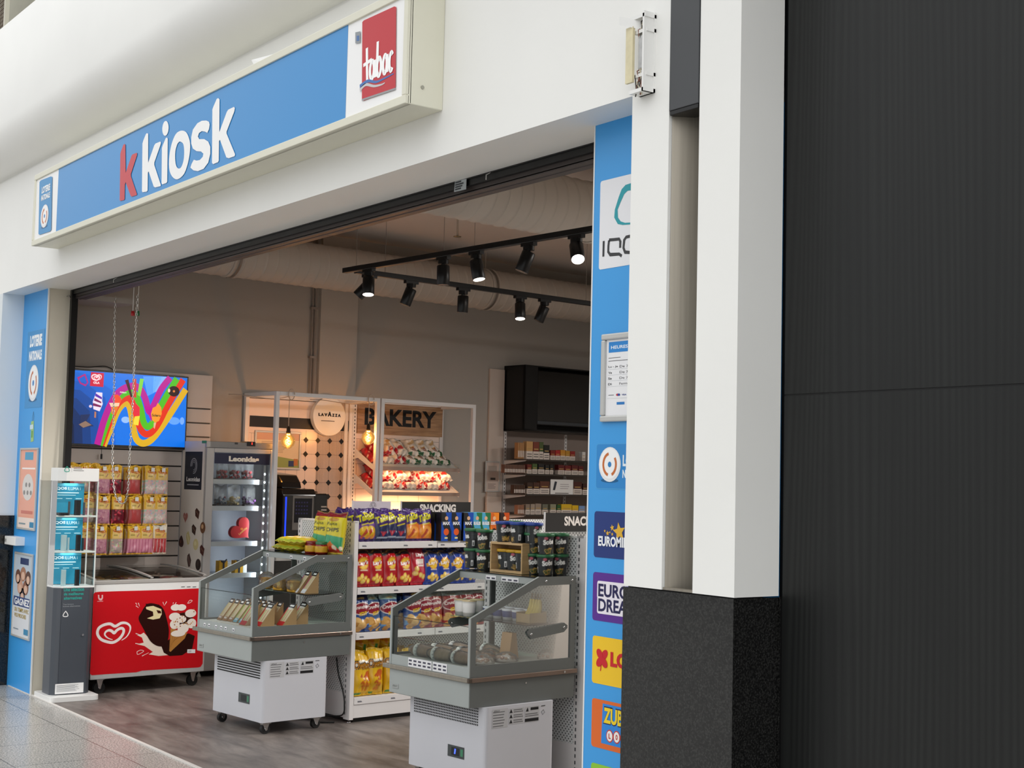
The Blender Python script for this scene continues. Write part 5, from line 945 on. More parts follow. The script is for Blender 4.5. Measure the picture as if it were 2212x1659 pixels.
for r_,row in packs:
    for k,(xa,xb,yt,c) in enumerate(row):
        ya=P(*Z3(xa,yt),0,-10.095)[1]; yb=P(*Z3(xb,yt),0,-10.095)[1]; zt=P(*Z3((xa+xb)/2,yt),0,-10.095)[2]; z0=TS[r_]; h=max(.05,zt-z0-.004)
        mb=MB(); w=yb-ya-.003; m_=pm('pack_'+c,c,.4); mb.box((-.05,0,h*.45),(0,w,h),m_); mb.box((-.05,0,0),(0,w,h*.45),LAB); mb.box((0,w*.15,h*.55),(.0006,w*.85,h*.62),pm('pack_gilt','B8965A',.4)); mb.box((0,w*.12,h*.12),(.0006,w*.88,h*.17),pm('label_print','5A5450',.5)); mb.box((0,w*.12,h*.26),(.0006,w*.88,h*.31),pm('label_print','5A5450',.5))
        nm={'D8B020':'bright yellow','E0B418':'yellow','7A9AC8':'pale blue','2A5A2A':'green','4A5A30':'olive green','4A6030':'olive green'}.get(c,cn[c[0]])
        solo('tobacco_pack',mb,'%s pack with white warning, %s shelf of the tobacco wall, place %d'%(nm,rn[r_],k+1),'pack','i',(-10.095,ya,z0+.004),group='tobacco packs on the %s shelf'%rn[r_],local=True)
    sx={0:(392,458,775,'B08050'),1:(278,465,965,'6A4A3C'),2:(358,462,1135,'4A3020'),3:(390,455,1305,'9A6A50')}[r_]; ya=P(*Z3(sx[0],sx[2]),0,-10.095)[1]; yb=P(*Z3(sx[1],sx[2]),0,-10.095)[1]; n=int((yb-ya)/.02); zt=P(*Z3(sx[1],sx[2]),0,-10.095)[2]
    for j in range(n):
        mb=MB(); h=zt-TS[r_]-.006; mb.box((-.05,0,0),(0,.0165,h),pm('pack_'+sx[3],sx[3],.4)); mb.box((0,.002,h*.1),(.0005,.0145,h*.5),LAB)
        solo('tobacco_pack',mb,'%s pack edge on, %s tobacco shelf, %s from the left'%(cn[sx[3][0]],rn[r_],ords[j]if j<12 else 'number %d'%(j+1)),'pack','i',(-10.095,ya+j*.02,TS[r_]+.004),group='tobacco packs stacked edge on, %s shelf'%rn[r_],local=True)
q=[P(*Z3(*v),0,-10.09) for v in ((670,1088),(860,1218))]; t=Thing('advert_card','white advert card with a dark device between packs on the third tobacco shelf','card',(-10.09,q[0][1],TS[2]+.004)); mb=MB(); mb.box((-10.093,q[0][1],TS[2]+.004),(-10.09,q[1][1],q[0][2]),PLASW); t.part('card',mb)
a=Art('i',0,-10.0898,rough=.4); w=q[1][1]-q[0][1]; h=q[0][2]-TS[2]; y0_,z0_=q[0][1],TS[2]; a.poly([(y0_+w*.1,z0_+h*.3),(y0_+w*.2,z0_+h*.3),(y0_+w*.28,z0_+h*.85),(y0_+w*.18,z0_+h*.88)],'3A4048',1); a.lines(y0_+w*.42,z0_+h*.35,w*.4,h*.4,3,'A8A0A4',1,.3); a.rect(y0_+w*.2,z0_+h*.08,w*.6,h*.05,'5A5450',1); t.part('print',a.mb)
# ---------------------------------------------------------------- ceiling: ducts, tracks, spots, wires, sprinkler
DUCT=pm('cream_painted_duct','C4BBB0',.5)
def duct(label,x,z,r,y0,y1,joints):
    t=Thing('ventilation_duct',label,'duct',(x,(y0+y1)/2,z)); pr=[];y=0; L_=y1-y0
    while y<L_:
        pr+=[(r,y),(r,y+.02),(r,y+.07),(r,y+.088),(r+.0045,y+.092),(r+.0045,y+.094),(r,y+.098)]; y+=.1
    mb=MB(); mb.lathe(pr,(x,y0,z),DUCT,40,1); t.part('pipe',mb)
    for y in joints: mb=MB(); mb.lathe([(r+.003,-.05),(r+.010,-.045),(r+.010,-.03),(r+.004,-.025),(r+.004,.025),(r+.010,.03),(r+.010,.045),(r+.003,.05)],(x,y,z),DUCT,40,1); t.part('joint_collar',mb)
    for y in joints: mb=MB(); mb.tube([(x,y,z+r),(x,y,3.72)],.004,WIRE,6); mb.lathe([(r+.012,-.01),(r+.012,.01)],(x,y,z),pm('hanger_band','8A7E74',.4,metal=.4),40,1); t.part('hanger',mb)
duct('long cream spiral duct along the left shop wall under the ceiling',-10.06,3.375,.185,4.4,12.5,(5.75,8.45,11))
duct('second cream spiral duct nearer the middle of the shop ceiling',-6.75,3.41,.20,4.3,12.0,(4.95,6.62,9))
mb=MB(); 
t=Thing('ceiling_track','black lighting track hung from thin wires across the shop','track',(-6,5.45,3.0)); mb.box((-7.99,5.432,2.985),(-3.4,5.468,3.02),BLACK); t.part('rail',mb,bev=.003); mb=MB()
for x_ in (-7.85,-6.9,-5.2,-4.2): mb=MB(); mb.tube([(x_,5.45,3.02),(x_,5.45,3.72)],.0018,pm('steel_wire','8A8078',.4),5); t.part('suspension_wire',mb)
mb=MB(); mb.box((-7.93,5.47,3.0),(-7.80,5.56,3.03),BLACK); t.part('corner_connector',mb)
t=Thing('ceiling_track','black lighting track running towards the back of the shop','track',(-7.93,7,3.0)); mb=MB(); mb.box((-7.948,5.50,2.985),(-7.912,10.5,3.02),BLACK); t.part('rail',mb,bev=.003)
for y_ in (5.75,6.55,7.7,9.5): mb=MB(); mb.tube([(-7.93,y_,3.02),(-7.93,y_,3.72)],.0018,pm('steel_wire','8A8078',.4),5); t.part('suspension_wire',mb)
def spot(x,y,tilt,az,lit,label,alongx,pw=30):
    t=Thing('track_spotlight',label,'spotlight',(x,y,2.985),local=True,group='black spotlights on the ceiling tracks',rz=0)
    mb=MB(); a_=(.055,.016) if alongx else (.016,.055); mb.box((-a_[0],-a_[1],-.02),(a_[0],a_[1],.0),BLACK); mb.tube([(0,0,-.02),(0,0,-.045)],.034,BLACK,20); t.part('adapter',mb)
    M_=Matrix.Translation((0,0,-.06))@Matrix.Rotation(R(az),4,'Z')@Matrix.Rotation(R(tilt),4,'Y')
    mb=MB(); mb.X=M_; mb.box((-.006,-.012,-.02),(.006,.012,.03),BLACK); t.part('knuckle',mb)
    mb=MB(); mb.X=M_; mb.lathe([(0,.008),(.036,.006),(.040,0),(.040,-.115),(.037,-.118),(.036,-.1175)],(0,0,0),BLACK,28); t.part('barrel',mb)
    mb=MB(); mb.X=M_; mb.lathe([(.036,-.1178),(0,-.1185)],(0,0,0),pm('lamp_lens_lit','FFF0E0',.3,em=lit) if lit else pm('lamp_lens_off','3A3530',.2),24); t.part('lens',mb)
    l=FR['i']@np.array((x,y,2.985)); d=(Matrix.Rotation(ANG['i'],4,'Z')@M_).to_3x3()@Vector((0,0,-1)); b_=M_@Vector((0,0,-.125)); 
    o=light('SPOT','spot_beam',(x+b_[0],y+b_[1],2.985+b_[2]),pw,WARM,'i',.03,None,75,.8); o.rotation_euler=d.to_track_quat('-Z','Y').to_euler()
spot(-7.70,5.45,13,145,7,'lit spotlight at the left end of the front track',True)
spot(-6.90,5.45,2,180,0,'second spotlight from the left on the front track, pointing straight down',True)
spot(-6.58,5.45,14,190,4,'third spotlight from the left on the front track, showing a lit rim',True)
spot(-6.10,5.45,20,48.8,0,'fourth spotlight from the left on the front track, tilted left',True)
spot(-5.70,5.45,40,145,30,'brightest spotlight, beside the right blue panel',True,30)
spot(-7.93,5.62,42,48.8,0,'spotlight tilted down left behind the lit one at the track corner',False,150)
spot(-7.93,5.98,20,48.8,0,'spotlight tilted left, second on the rear track',False,60)
spot(-7.93,6.455,2,0,0,'upright spotlight in the middle of the rear track',False)
spot(-7.93,7.01,13,145,5,'lit spotlight fourth on the rear track',False)
spot(-7.93,7.26,22,48.8,0,'tilted spotlight furthest right on the rear track',False)
p_=P(988,512,2,3.45); t=Thing('sprinkler','small brass sprinkler head hanging from the shop ceiling','sprinkler',(p_[0],p_[1],3.45)); mb=MB(); mb.tube([(p_[0],p_[1],3.72),(p_[0],p_[1],3.46)],.008,WIRE,8); t.part('pipe',mb); mb=MB(); mb.lathe([(0,0),(.03,0),(.032,.004),(0,.006)],(p_[0],p_[1],3.45),pm('brass','8A7A5A',.3,metal=.8),16); t.part('deflector',mb)
t=Thing('ceiling_vent','flat grey vent cassette near the ceiling by the shutter','vent',(-9.3,4.6,3.0)); q=P(238,650,0,-9.95); mb=MB(); mb.box((-10.3,4.40,2.86),(-9.9,4.86,2.90),TAUPE); t.part('cassette',mb)
# chain and pull cords
t=Thing('pull_chain','long steel chain hanging in a loop in front of the television','chain',(-9.6,3.62,1.4),'w'); CHM=pm('chain_steel','C9C6C0',.25,metal=.9)
ptsL=[P(x,y,1,3.62,'w') for x,y in ((250,640),(248,700),(247,800),(245,900),(243,985),(244,1020),(247,1058),(254,1080),(264,1088),(272,1080),(277,1050),(280,985),(285,900),(289,810),(293,720),(298,630))]
pl=smooth([tuple(v) for v in ptsL],n=10); mb=MB(); acc=[0]
for i in range(1,len(pl)): acc.append(acc[-1]+np.linalg.norm(np.array(pl[i])-np.array(pl[i-1])))
def at_(s): 
    i=max(1,min(len(acc)-1,int(np.searchsorted(acc,s)))); f=(s-acc[i-1])/max(1e-6,acc[i]-acc[i-1]); return Vector(pl[i-1])*(1-f)+Vector(pl[i])*f
s_=0;k=0
while s_<acc[-1]-.03:
    a_=at_(s_); b_=at_(s_+.026); d=(b_-a_).normalized(); n_=Vector((0.2,1,0)) if k%2 else Vector((1,-.2,0)); n_=(n_-d*n_.dot(d)).normalized(); c_=(a_+b_)/2
    mb.tube([c_+d*(.0145*math.cos(R(v)))+n_*(.0062*math.sin(R(v))) for v in range(0,361,45)],.0024,CHM,5,cap=False); s_+=.021;k+=1
t.part('links',mb)
for x_,c_,nm in ((287,'B01820','red'),(297.5,'1E6A3A','green')):
    p_=P(x_,677,1,3.7,'w'); t=Thing('toggle_pull','white cord with a %s toggle beside the hanging chain'%nm,'cord',(p_[0],3.7,p_[2]),'w'); mb=MB(); mb.tube([(p_[0],3.7,p_[2]),(p_[0],3.7,3.715)],.0028,PLASW,6); t.part('cord',mb); mb=MB(); mb.lathe([(.0,-.018),(.012,-.017),(.014,-.012),(.012,.017),(0,.018)],(p_[0],3.7,p_[2]),pm(nm+'_toggle',c_,.35),16); t.part('toggle',mb)
# ---------------------------------------------------------------- gondola shelving
PEG=bpy.data.materials.new('perforated_white_board'); PEG.use_nodes=True; nt=PEG.node_tree; N=nt.nodes.new; L=nt.links.new; b=nt.nodes['Principled BSDF']
tc=N('ShaderNodeTexCoord'); se=N('ShaderNodeSeparateXYZ'); L(tc.outputs['Object'],se.inputs[0]); sx=N('ShaderNodeMath'); L(se.outputs[0],sx.inputs[0]); L(se.outputs[1],sx.inputs[1])
def mth(op,a,v=None,a2=None):
    n=N('ShaderNodeMath'); n.operation=op; L(a,n.inputs[0])
    if v is not None: n.inputs[1].default_value=v
    if a2 is not None: L(a2,n.inputs[1])
    return n.outputs[0]
def cell(o,off=0): return mth('SUBTRACT',mth('FRACT',mth('ADD',mth('MULTIPLY',o,1/.025),off)),.5)
def dots(off):
    x,z=cell(sx.outputs[0],off),cell(se.outputs[2],off); return mth('LESS_THAN',mth('ADD',mth('MULTIPLY',x,a2=x),a2=mth('MULTIPLY',z,a2=z)),.030)
dd=mth('MAXIMUM',dots(0),a2=dots(.5)); mx=N('ShaderNodeMix'); mx.data_type='RGBA'; mx.inputs[6].default_value=lin('DEE0DF')+(1,); mx.inputs[7].default_value=lin('4A4D4E')+(1,); L(dd,mx.inputs[0]); L(mx.outputs[2],b.inputs['Base Color']); b.inputs['Roughness'].default_value=.45
GT,GY=1.306,5.371
def gondola(name,label,x0,x1,shelves,y_end,joint):
    t=Thing(name,label,'shelving',((x0+x1)/2,GY,0)); xc=x0+.33
    mb=MB(); mb.box((x0+.05,GY+.004,.19),(x1-.07,GY+.012,GT-.008),PEG); t.part('pegboard',mb,label='perforated white board facing the opening')
    mb=MB(); mb.box((x0+.05,GY,.03),(x1-.07,GY+.012,.19),WM); t.part('base_panel',mb)
    for xa,xb in ((x0,x0+.05),(x1-.07,x1-.018)):
        mb=MB(); mb.box((xa,GY,.02),(xb,GY+.03,GT),WM); u_=t.part('slotted_upright',mb); a=Art('i',1,GY-.0003,rough=.5)
        for k in range(36): a.rect(xa+.012,.05+.035*k,.010,.019,'55585A',1)
        t.part('slots',a.mb,parent=u_)
    mb=MB(); mb.box((x1-.020,GY-.002,.02),(x1,GY+.03,GT+.002),WM); t.part('side_post',mb,bev=.002)
    mb=MB(); mb.box((x0,GY,GT-.012),(x1,GY+.03,GT),WM); t.part('top_rail',mb)
    for xx in (x1-.03,x0+.03): mb=MB(); mb.lathe([(0,0),(.018,.001),(.018,.006),(.005,.008),(.005,.03)],(xx,GY+.015,0),CHROME,14); t.part('foot',mb)
    mb=MB(); mb.box((xc-.01,GY+.03,.16),(xc+.01,y_end,GT),PEG); t.part('back_board',mb)
    mb=MB(); mb.box((x0,GY+.03,.03),(x1-.006,y_end,.12),WM); t.part('plinth',mb); mb=MB(); mb.box((x0+.02,GY+.05,.0),(x1-.03,y_end-.02,.03),BLACK); t.part('plinth_base',mb)
    cuts=[GY+.031]+joint+[y_end]
    for z in shelves:
        for ya,yb in zip(cuts,cuts[1:]):
            mb=MB(); mb.box((xc+.01,ya+.004,z-.022),(x1-.012,yb-.002,z-.002),WM); sh=t.part('shelf',mb)
            mb=MB(); mb.box((x1-.012,ya+.004,z-.044),(x1,yb-.002,z+.001),WM); pr=t.part('price_rail',mb,parent=sh,bev=.0015)
            a=Art('i',0,x1+.0004,rough=.4); y=ya+.03
            while y<yb-.06: a.rect(y,z-.030,.035,.006,'6A6A70',1); a.rect(y,z-.024,.03,.004,'9A9AA0',1); y+=random.choice((.27,.34,.21))
            t.part('price_tags',a.mb,parent=sh)
            if z>.2: mb=MB(); mb.prism([(xc+.01,z-.022),(x1-.012,z-.022),(x1-.012,z-.04),(xc+.01,z-.09)],1,ya+.004,ya+.007,WM); t.part('bracket',mb,parent=sh)
    mb=MB(); mb.box((x0+.0,GY+.03,1.15),(xc-.01,y_end,1.17),WM); t.part('far_shelf',mb)
    return t
G1=(-8.335,-7.655); G2=(-6.33,-5.492)
gondola('snack_gondola','white double sided shelving full of crisps, its perforated end facing the opening',G1[0],G1[1],(1.17,.872,.578,.160),7.45,[6.06,6.75])
gondola('snack_gondola','white shelving behind the nearer chilled cabinet, beside the right blue panel',G2[0],G2[1],(1.17,.872,.578,.160),7.45,[6.06,6.75])
def head(label,x,ya,yb,z0,z1,bg,draw,name='header_sign'):
    t=Thing(name,label,'sign',(x,(ya+yb)/2,z0)); mb=MB(); mb.box((x-.004,ya,z0),(x,yb,z1),pm('sign_board_'+bg,bg,.4)); t.part('board',mb); 
    mb=MB(); mb.box((x-.006,ya-.006,z0),(x+.003,ya,z1+.004),WM); t.part('holder',mb); a=Art('i',0,x+.0004,rough=.4); draw(a); t.part('lettering',a.mb)
head('black header sign reading SNACKING above the crisps shelf',-8.0,6.004,6.634,GT,1.432,'0E0D0D',lambda a:a.text('SNACKING',6.165,1.357,.33,.058,'E0DAD4',1,.05))
head('black header sign starting SNAC above the right shelving',-5.93,5.47,6.10,GT+.004,1.42,'0E0D0D',lambda a:a.text('SNACKING',5.62,1.345,.33,.055,'E0DAD4',1,.04))
def wsg(a):
    c=(5.757,1.40)
    for rx,ry in ((.024,.026),(.014,.02)): a.stroke([(c[0]+rx*math.cos(R(v)),c[1]+ry*math.sin(R(v))) for v in range(-20,220,20)],.0022,'3A3A3A',1)
    a.stroke([(c[0]-.03,c[1]-.02),(c[0]-.015,c[1]-.03),(c[0]+.02,c[1]-.02),(c[0]+.03,c[1]-.045)],.0022,'3A3A3A',1); a.stroke([(c[0]-.01,c[1]+.01),(c[0],c[1]-.015),(c[0]+.012,c[1]+.008)],.002,'3A3A3A',1)
head('blank white header sign with a small line drawing above the purple crisps',-8.0,5.59,5.91,GT,1.432,'D6CDD6',wsg)
# ---- bag designs
def snack(name,draw,w,h,t,seed,back,label='',nx=46,ny=72,taper=.0):
    cv=Cv(w,h,back,nx,ny); draw(cv,w,h); me=bagmesh(name,cv,t,FOIL,seed,.05,back=back,wr=1.0,taper=taper); o=bpy.data.objects.new(name,me); COL.objects.link(o); return Stock(o)
def takis(base,low,mid):
    def d(cv,w,h):
        cv.rect(0,0,w,h*.55,low); cv.poly([(0,h*.5),(w,h*.62),(w,h),(0,h)],base)
        if low=='1F2A55':
            for k in range(6): cv.stroke([(w*(.3+.08*k),h*.32),(w*(.5),h*.17)],.006,'B02A3A')
            cv.rect(w*.15,h*.1,w*.7,h*.045,'9AA4B4')
        else:
            cv.ell(w*.5,h*.30,w*.42,h*.17,mid); cv.stroke([(w*.25,h*.1),(w*.6,h*.36)],.022,'B8462A'); cv.stroke([(w*.55,h*.08),(w*.85,h*.25)],.024,'D88A2A'); cv.rect(0,0,w,h*.07,base)
        cv.text('Takis',w*.07,h*.56,w*.80,h*.22,'D2CC20',.05,.12,.28); cv.poly([(w*.25,h*.48),(w*.78,h*.55),(w*.78,h*.59),(w*.25,h*.52)],'D2C22A'); cv.ell(w*.5,h*.86,w*.13,h*.025,'D2C22A')
    return d
def lays(base,dark,rib='C21420'):
    def d(cv,w,h):
        cv.rect(0,h*.80,w,h*.20,dark); cv.poly([(0,h*.76),(w*.3,h*.86),(w*.7,h*.86),(w,h*.76),(w,h*.7),(0,h*.7)],base); cv.stroke([(0,h*.86),(w*.35,h*.95),(w*.65,h*.95),(w,h*.86)],.004,'B08A3A')
        cv.ell(w*.5,h*.60,w*.30,h*.17,'D8921E'); cv.ell(w*.5,h*.59,w*.25,h*.14,'F0C43A'); cv.poly([(w*.12,h*.50),(w*.9,h*.60),(w*.92,h*.70),(w*.1,h*.60)],rib); cv.text("Lay's",w*.2,h*.52,w*.58,h*.13,'F4F0EA',.04,.1,.12); cv.rect(w*.3,h*.41,w*.42,h*.025,'E8D8B8')
        for k,(x,y) in enumerate(((.25,.2),(.45,.14),(.62,.22),(.78,.15),(.4,.27))): cv.ell(w*x,h*y,w*.125,h*.06,('E8B83A','F0CC5A','DCA42A')[k%3],.3*k); cv.ell(w*x,h*y,w*.07,h*.03,'F4D878',.3*k)
    return d
def laysnat(cv,w,h):
    cv.rect(0,h*.0,w,h,'B8182E'); cv.poly([(0,h*.55),(w*.3,h*.75),(w,h*.8),(w,h),(0,h)],'A01028'); cv.text("Lay's",w*.32,h*.72,w*.5,h*.13,'F0EAE4',.05); cv.rect(w*.36,h*.48,w*.42,h*.2,'EADCD0'); cv.rect(w*.4,h*.52,w*.34,h*.03,'B04050')
    for x,y in ((.5,.25),(.7,.2),(.3,.42),(.2,.3)): cv.ell(w*x,h*y,w*.14,h*.07,'D8B04A'); cv.ell(w*x,h*y,w*.09,h*.04,'E8CC80')
def crunch(base,top,low='C89A50'):
    def d(cv,w,h):
        cv.rect(0,h*.85,w,h*.15,top); cv.poly([(0,h*.35),(w,h*.3),(w,h*.2),(0,h*.1)],'6A9AC8' if base[0]=='2' else base)
        for k in range(11):
            g=random.Random(k+int(base,16)%7); cv.ell(w*g.uniform(.1,.9),h*g.uniform(.03,.32),w*.2,h*.07,('CFA05A','DDB470','B9853E')[k%3],g.uniform(-.5,.5))
        cv.ell(w*.5,h*.62,w*.50,h*.17,'F0E8E0',.12); cv.ell(w*.5,h*.62,w*.47,h*.15,'8A1428',.12); cv.text('Crunchips',w*.08,h*.56,w*.84,h*.12,'F0ECE6',.03,.1,.12); cv.text('XCUT',w*.35,h*.41,w*.42,h*.1,'E8C82A',.05,.1,.15); cv.text('Lorenz',w*.3,h*.88,w*.4,h*.05,'C8A84A',.03)
    return d
def chee(cv,w,h):
    for k in range(8): g=random.Random(k+3); x,y=g.uniform(.25,.75),g.uniform(.08,.42); cv.stroke([(w*x,h*y),(w*(x+.12),h*(y+.05)),(w*(x+.18),h*(y-.01))],.014,('C8641A','DA8420','B85416')[k%3])
    cv.poly([(w*.02,h*.58),(w*.98,h*.64),(w*.98,h*.80),(w*.02,h*.76)],'F0E8D8'); cv.text('Cheetos',w*.05,h*.58,w*.9,h*.20,'1A1612',.09,.0,.05); cv.text('Cheetos',w*.07,h*.592,w*.86,h*.165,'D8921E',.01,.0,.05); cv.ell(w*.7,h*.48,w*.2,h*.08,'C85A1C'); cv.rect(w*.1,h*.03,w*.3,h*.05,'3A8A3A'); cv.rect(0,h*.95,w,h*.05,'C09A14')
TK=[snack('crisp_bag',takis('32145E','6A3A8A','D8B020'),.135,.212,.07,1,'32145E'),snack('crisp_bag',takis('3A1A66','1F2A55','1F2A55'),.14,.212,.07,2,'2A1450'),snack('crisp_bag',takis('3A1A66','E07A22','F0A040'),.14,.212,.07,3,'3A1A66')]
LY=snack('crisp_bag',lays('C4141E','201416'),.145,.245,.075,4,'B01420'); LN_=snack('crisp_bag',laysnat,.15,.245,.075,5,'A01028'); LB=snack('crisp_bag',lays('1E3F9A','10183A','D8A020'),.14,.245,.075,6,'1E3F9A')
CR=[snack('crisp_bag',crunch('2A62B0','141C4A'),.15,.25,.08,7,'2A4A8A'),snack('crisp_bag',crunch('28589A','9AB8B0'),.15,.25,.08,8,'3A5A8A'),snack('crisp_bag',crunch('A82A2E','8A9A94'),.15,.25,.08,9,'8A2A2E')]
CH=snack('crisp_bag',chee,.13,.30,.09,10,'E0B21E')
def row(stk,pxs,z,xface,names,rown,depth=2,lean=-5,dx=.105,grp=None,jit=9):
    for k,(px,st) in enumerate(pxs):
        y=max(P(720+px/3.318,1200,0,xface)[1],5.475)
        for d in range(depth):
            st.put((xface-.045-dx*d,y+(random.uniform(-.012,.012) if d else 0),z+.001),rz=R(90)+R(random.uniform(-jit,jit)),rx=R(lean+random.uniform(-3,3)),scale=(random.uniform(.95,1.02),1,random.uniform(.95,1.03)),label='%s, %s row of %s, %s from the left'%(names[k],('front','second','third')[d],rown,ords[k]),group=grp)
X1=G1[1]-.01
row(None,[(205,TK[0]),(272,TK[0]),(365,TK[1]),(430,TK[1]),(492,TK[1]),(580,TK[2]),(672,TK[2])],1.17,X1,['purple and yellow crisp bag']*2+['purple and navy crisp bag']*3+['purple and orange crisp bag']*2,'the top shelf',2,-6,grp='purple crisp bags on the top shelf')
for k,px in enumerate((45,110)):
    y=P(720+px/3.318,1110,0,-8.1)[1]; TK[0].put((-8.12-.02*k,y,1.175),rz=R(-70+30*k),rx=R(-10),label='purple crisp bag on the far side of the shelving, %s from the left'%ords[k],group='purple crisp bags on the top shelf')
row(None,[(220,LY),(335,LY),(437,LY),(540,LY),(640,LN_),(735,LB),(825,LB),(915,LB),(1005,LB)],.872,X1,['red and yellow crisp bag']*4+['dark pink crisp bag']+['blue crisp bag']*4,'the second shelf',2,-7,grp='crisp bags on the second shelf')
row(None,[(215,CR[0]),(325,CR[1]),(435,CR[1]),(610,CR[0]),(690,CR[2]),(765,CR[2]),(880,CR[2]),(990,CR[2]),(1075,CR[2])],.578,X1,['blue crinkle crisp bag','pale blue crinkle crisp bag','pale blue crinkle crisp bag','blue crinkle crisp bag']+['red crinkle crisp bag']*5,'the third shelf',2,-7,grp='crinkle crisp bags on the third shelf')
row(None,[(185,CH),(262,CH),(345,CH),(470,CH),(590,CH),(710,CH)],.160,X1,['yellow cheese puff bag']*6,'the bottom shelf',2,-4,.11,grp='yellow puff bags on the bottom shelf')
for k,px in enumerate((215,300,400)):
    y=P(720+px/3.318,1400,0,X1)[1]; CH.put((X1-.13,y+.13,.492),rz=R(90),ry=R(-82),rx=R(-52),label='yellow cheese puff bag lying on top of the upright ones, %s from the left'%ords[k],group='yellow puff bags on the bottom shelf')
def box_design(name,base,word,c2,w=.088,h=.196,d=.06,accent='E8622A'):
    t=Thing(name,'','crisp box',(0,0,0),local=True); mb=MB(); mb.box((-w/2,-d,0),(w/2,0,h),pm('boxcol_'+base,base,.35)); t.part('box',mb,bev=.002)
    a=Art('i',1,-d-.0003,rough=.3); a.poly([(-w/2,0),(w*.2,0),(-w/2,h*.7)],c2,1); a.poly([(w/2,h),(w/2,h*.35),(-w*.1,h)],c2,1); a.ell(0,h*.32,w*.26,h*.12,accent,2); a.ell(0,h*.80,w*.16,h*.07,'E8B890',2); a.text(word,-w*.36,h*.56,w*.72,h*.12,'F2F2F4',2,.05); a.rect(-w*.15,h*.08,w*.3,h*.06,'E8E0A0',2); t.part('print',a.mb); return Stock(t)
BM=box_design('crisp_box','14161C','MAX','1E52B8'); BB=box_design('crisp_box','4AA8D0','BUGLES','2E7A4A',accent='E8B03A'); BO=box_design('crisp_box','D8641A','DORITOS','F08A2A',accent='3A1A12'); BD=box_design('crisp_box','2A1410','DORITOS','C8501A')
for k,(px,st,nm) in enumerate(((780,BM,'black and blue'),(852,BM,'black and blue'),(938,BM,'black and blue'),(1000,BB,'light blue'),(1062,BB,'light blue'),(1122,BO,'orange'),(1196,BD,'dark orange'))):
    y=P(720+px/3.318,1110,0,X1-.02)[1]
    for d in range(2): st.put((X1-.03-.075*d,y,1.171),rz=R(90),label='%s crisp box, %s row of the top shelf, %s from the left'%(nm,('front','second')[d],ords[k]),group='crisp boxes on the top shelf')
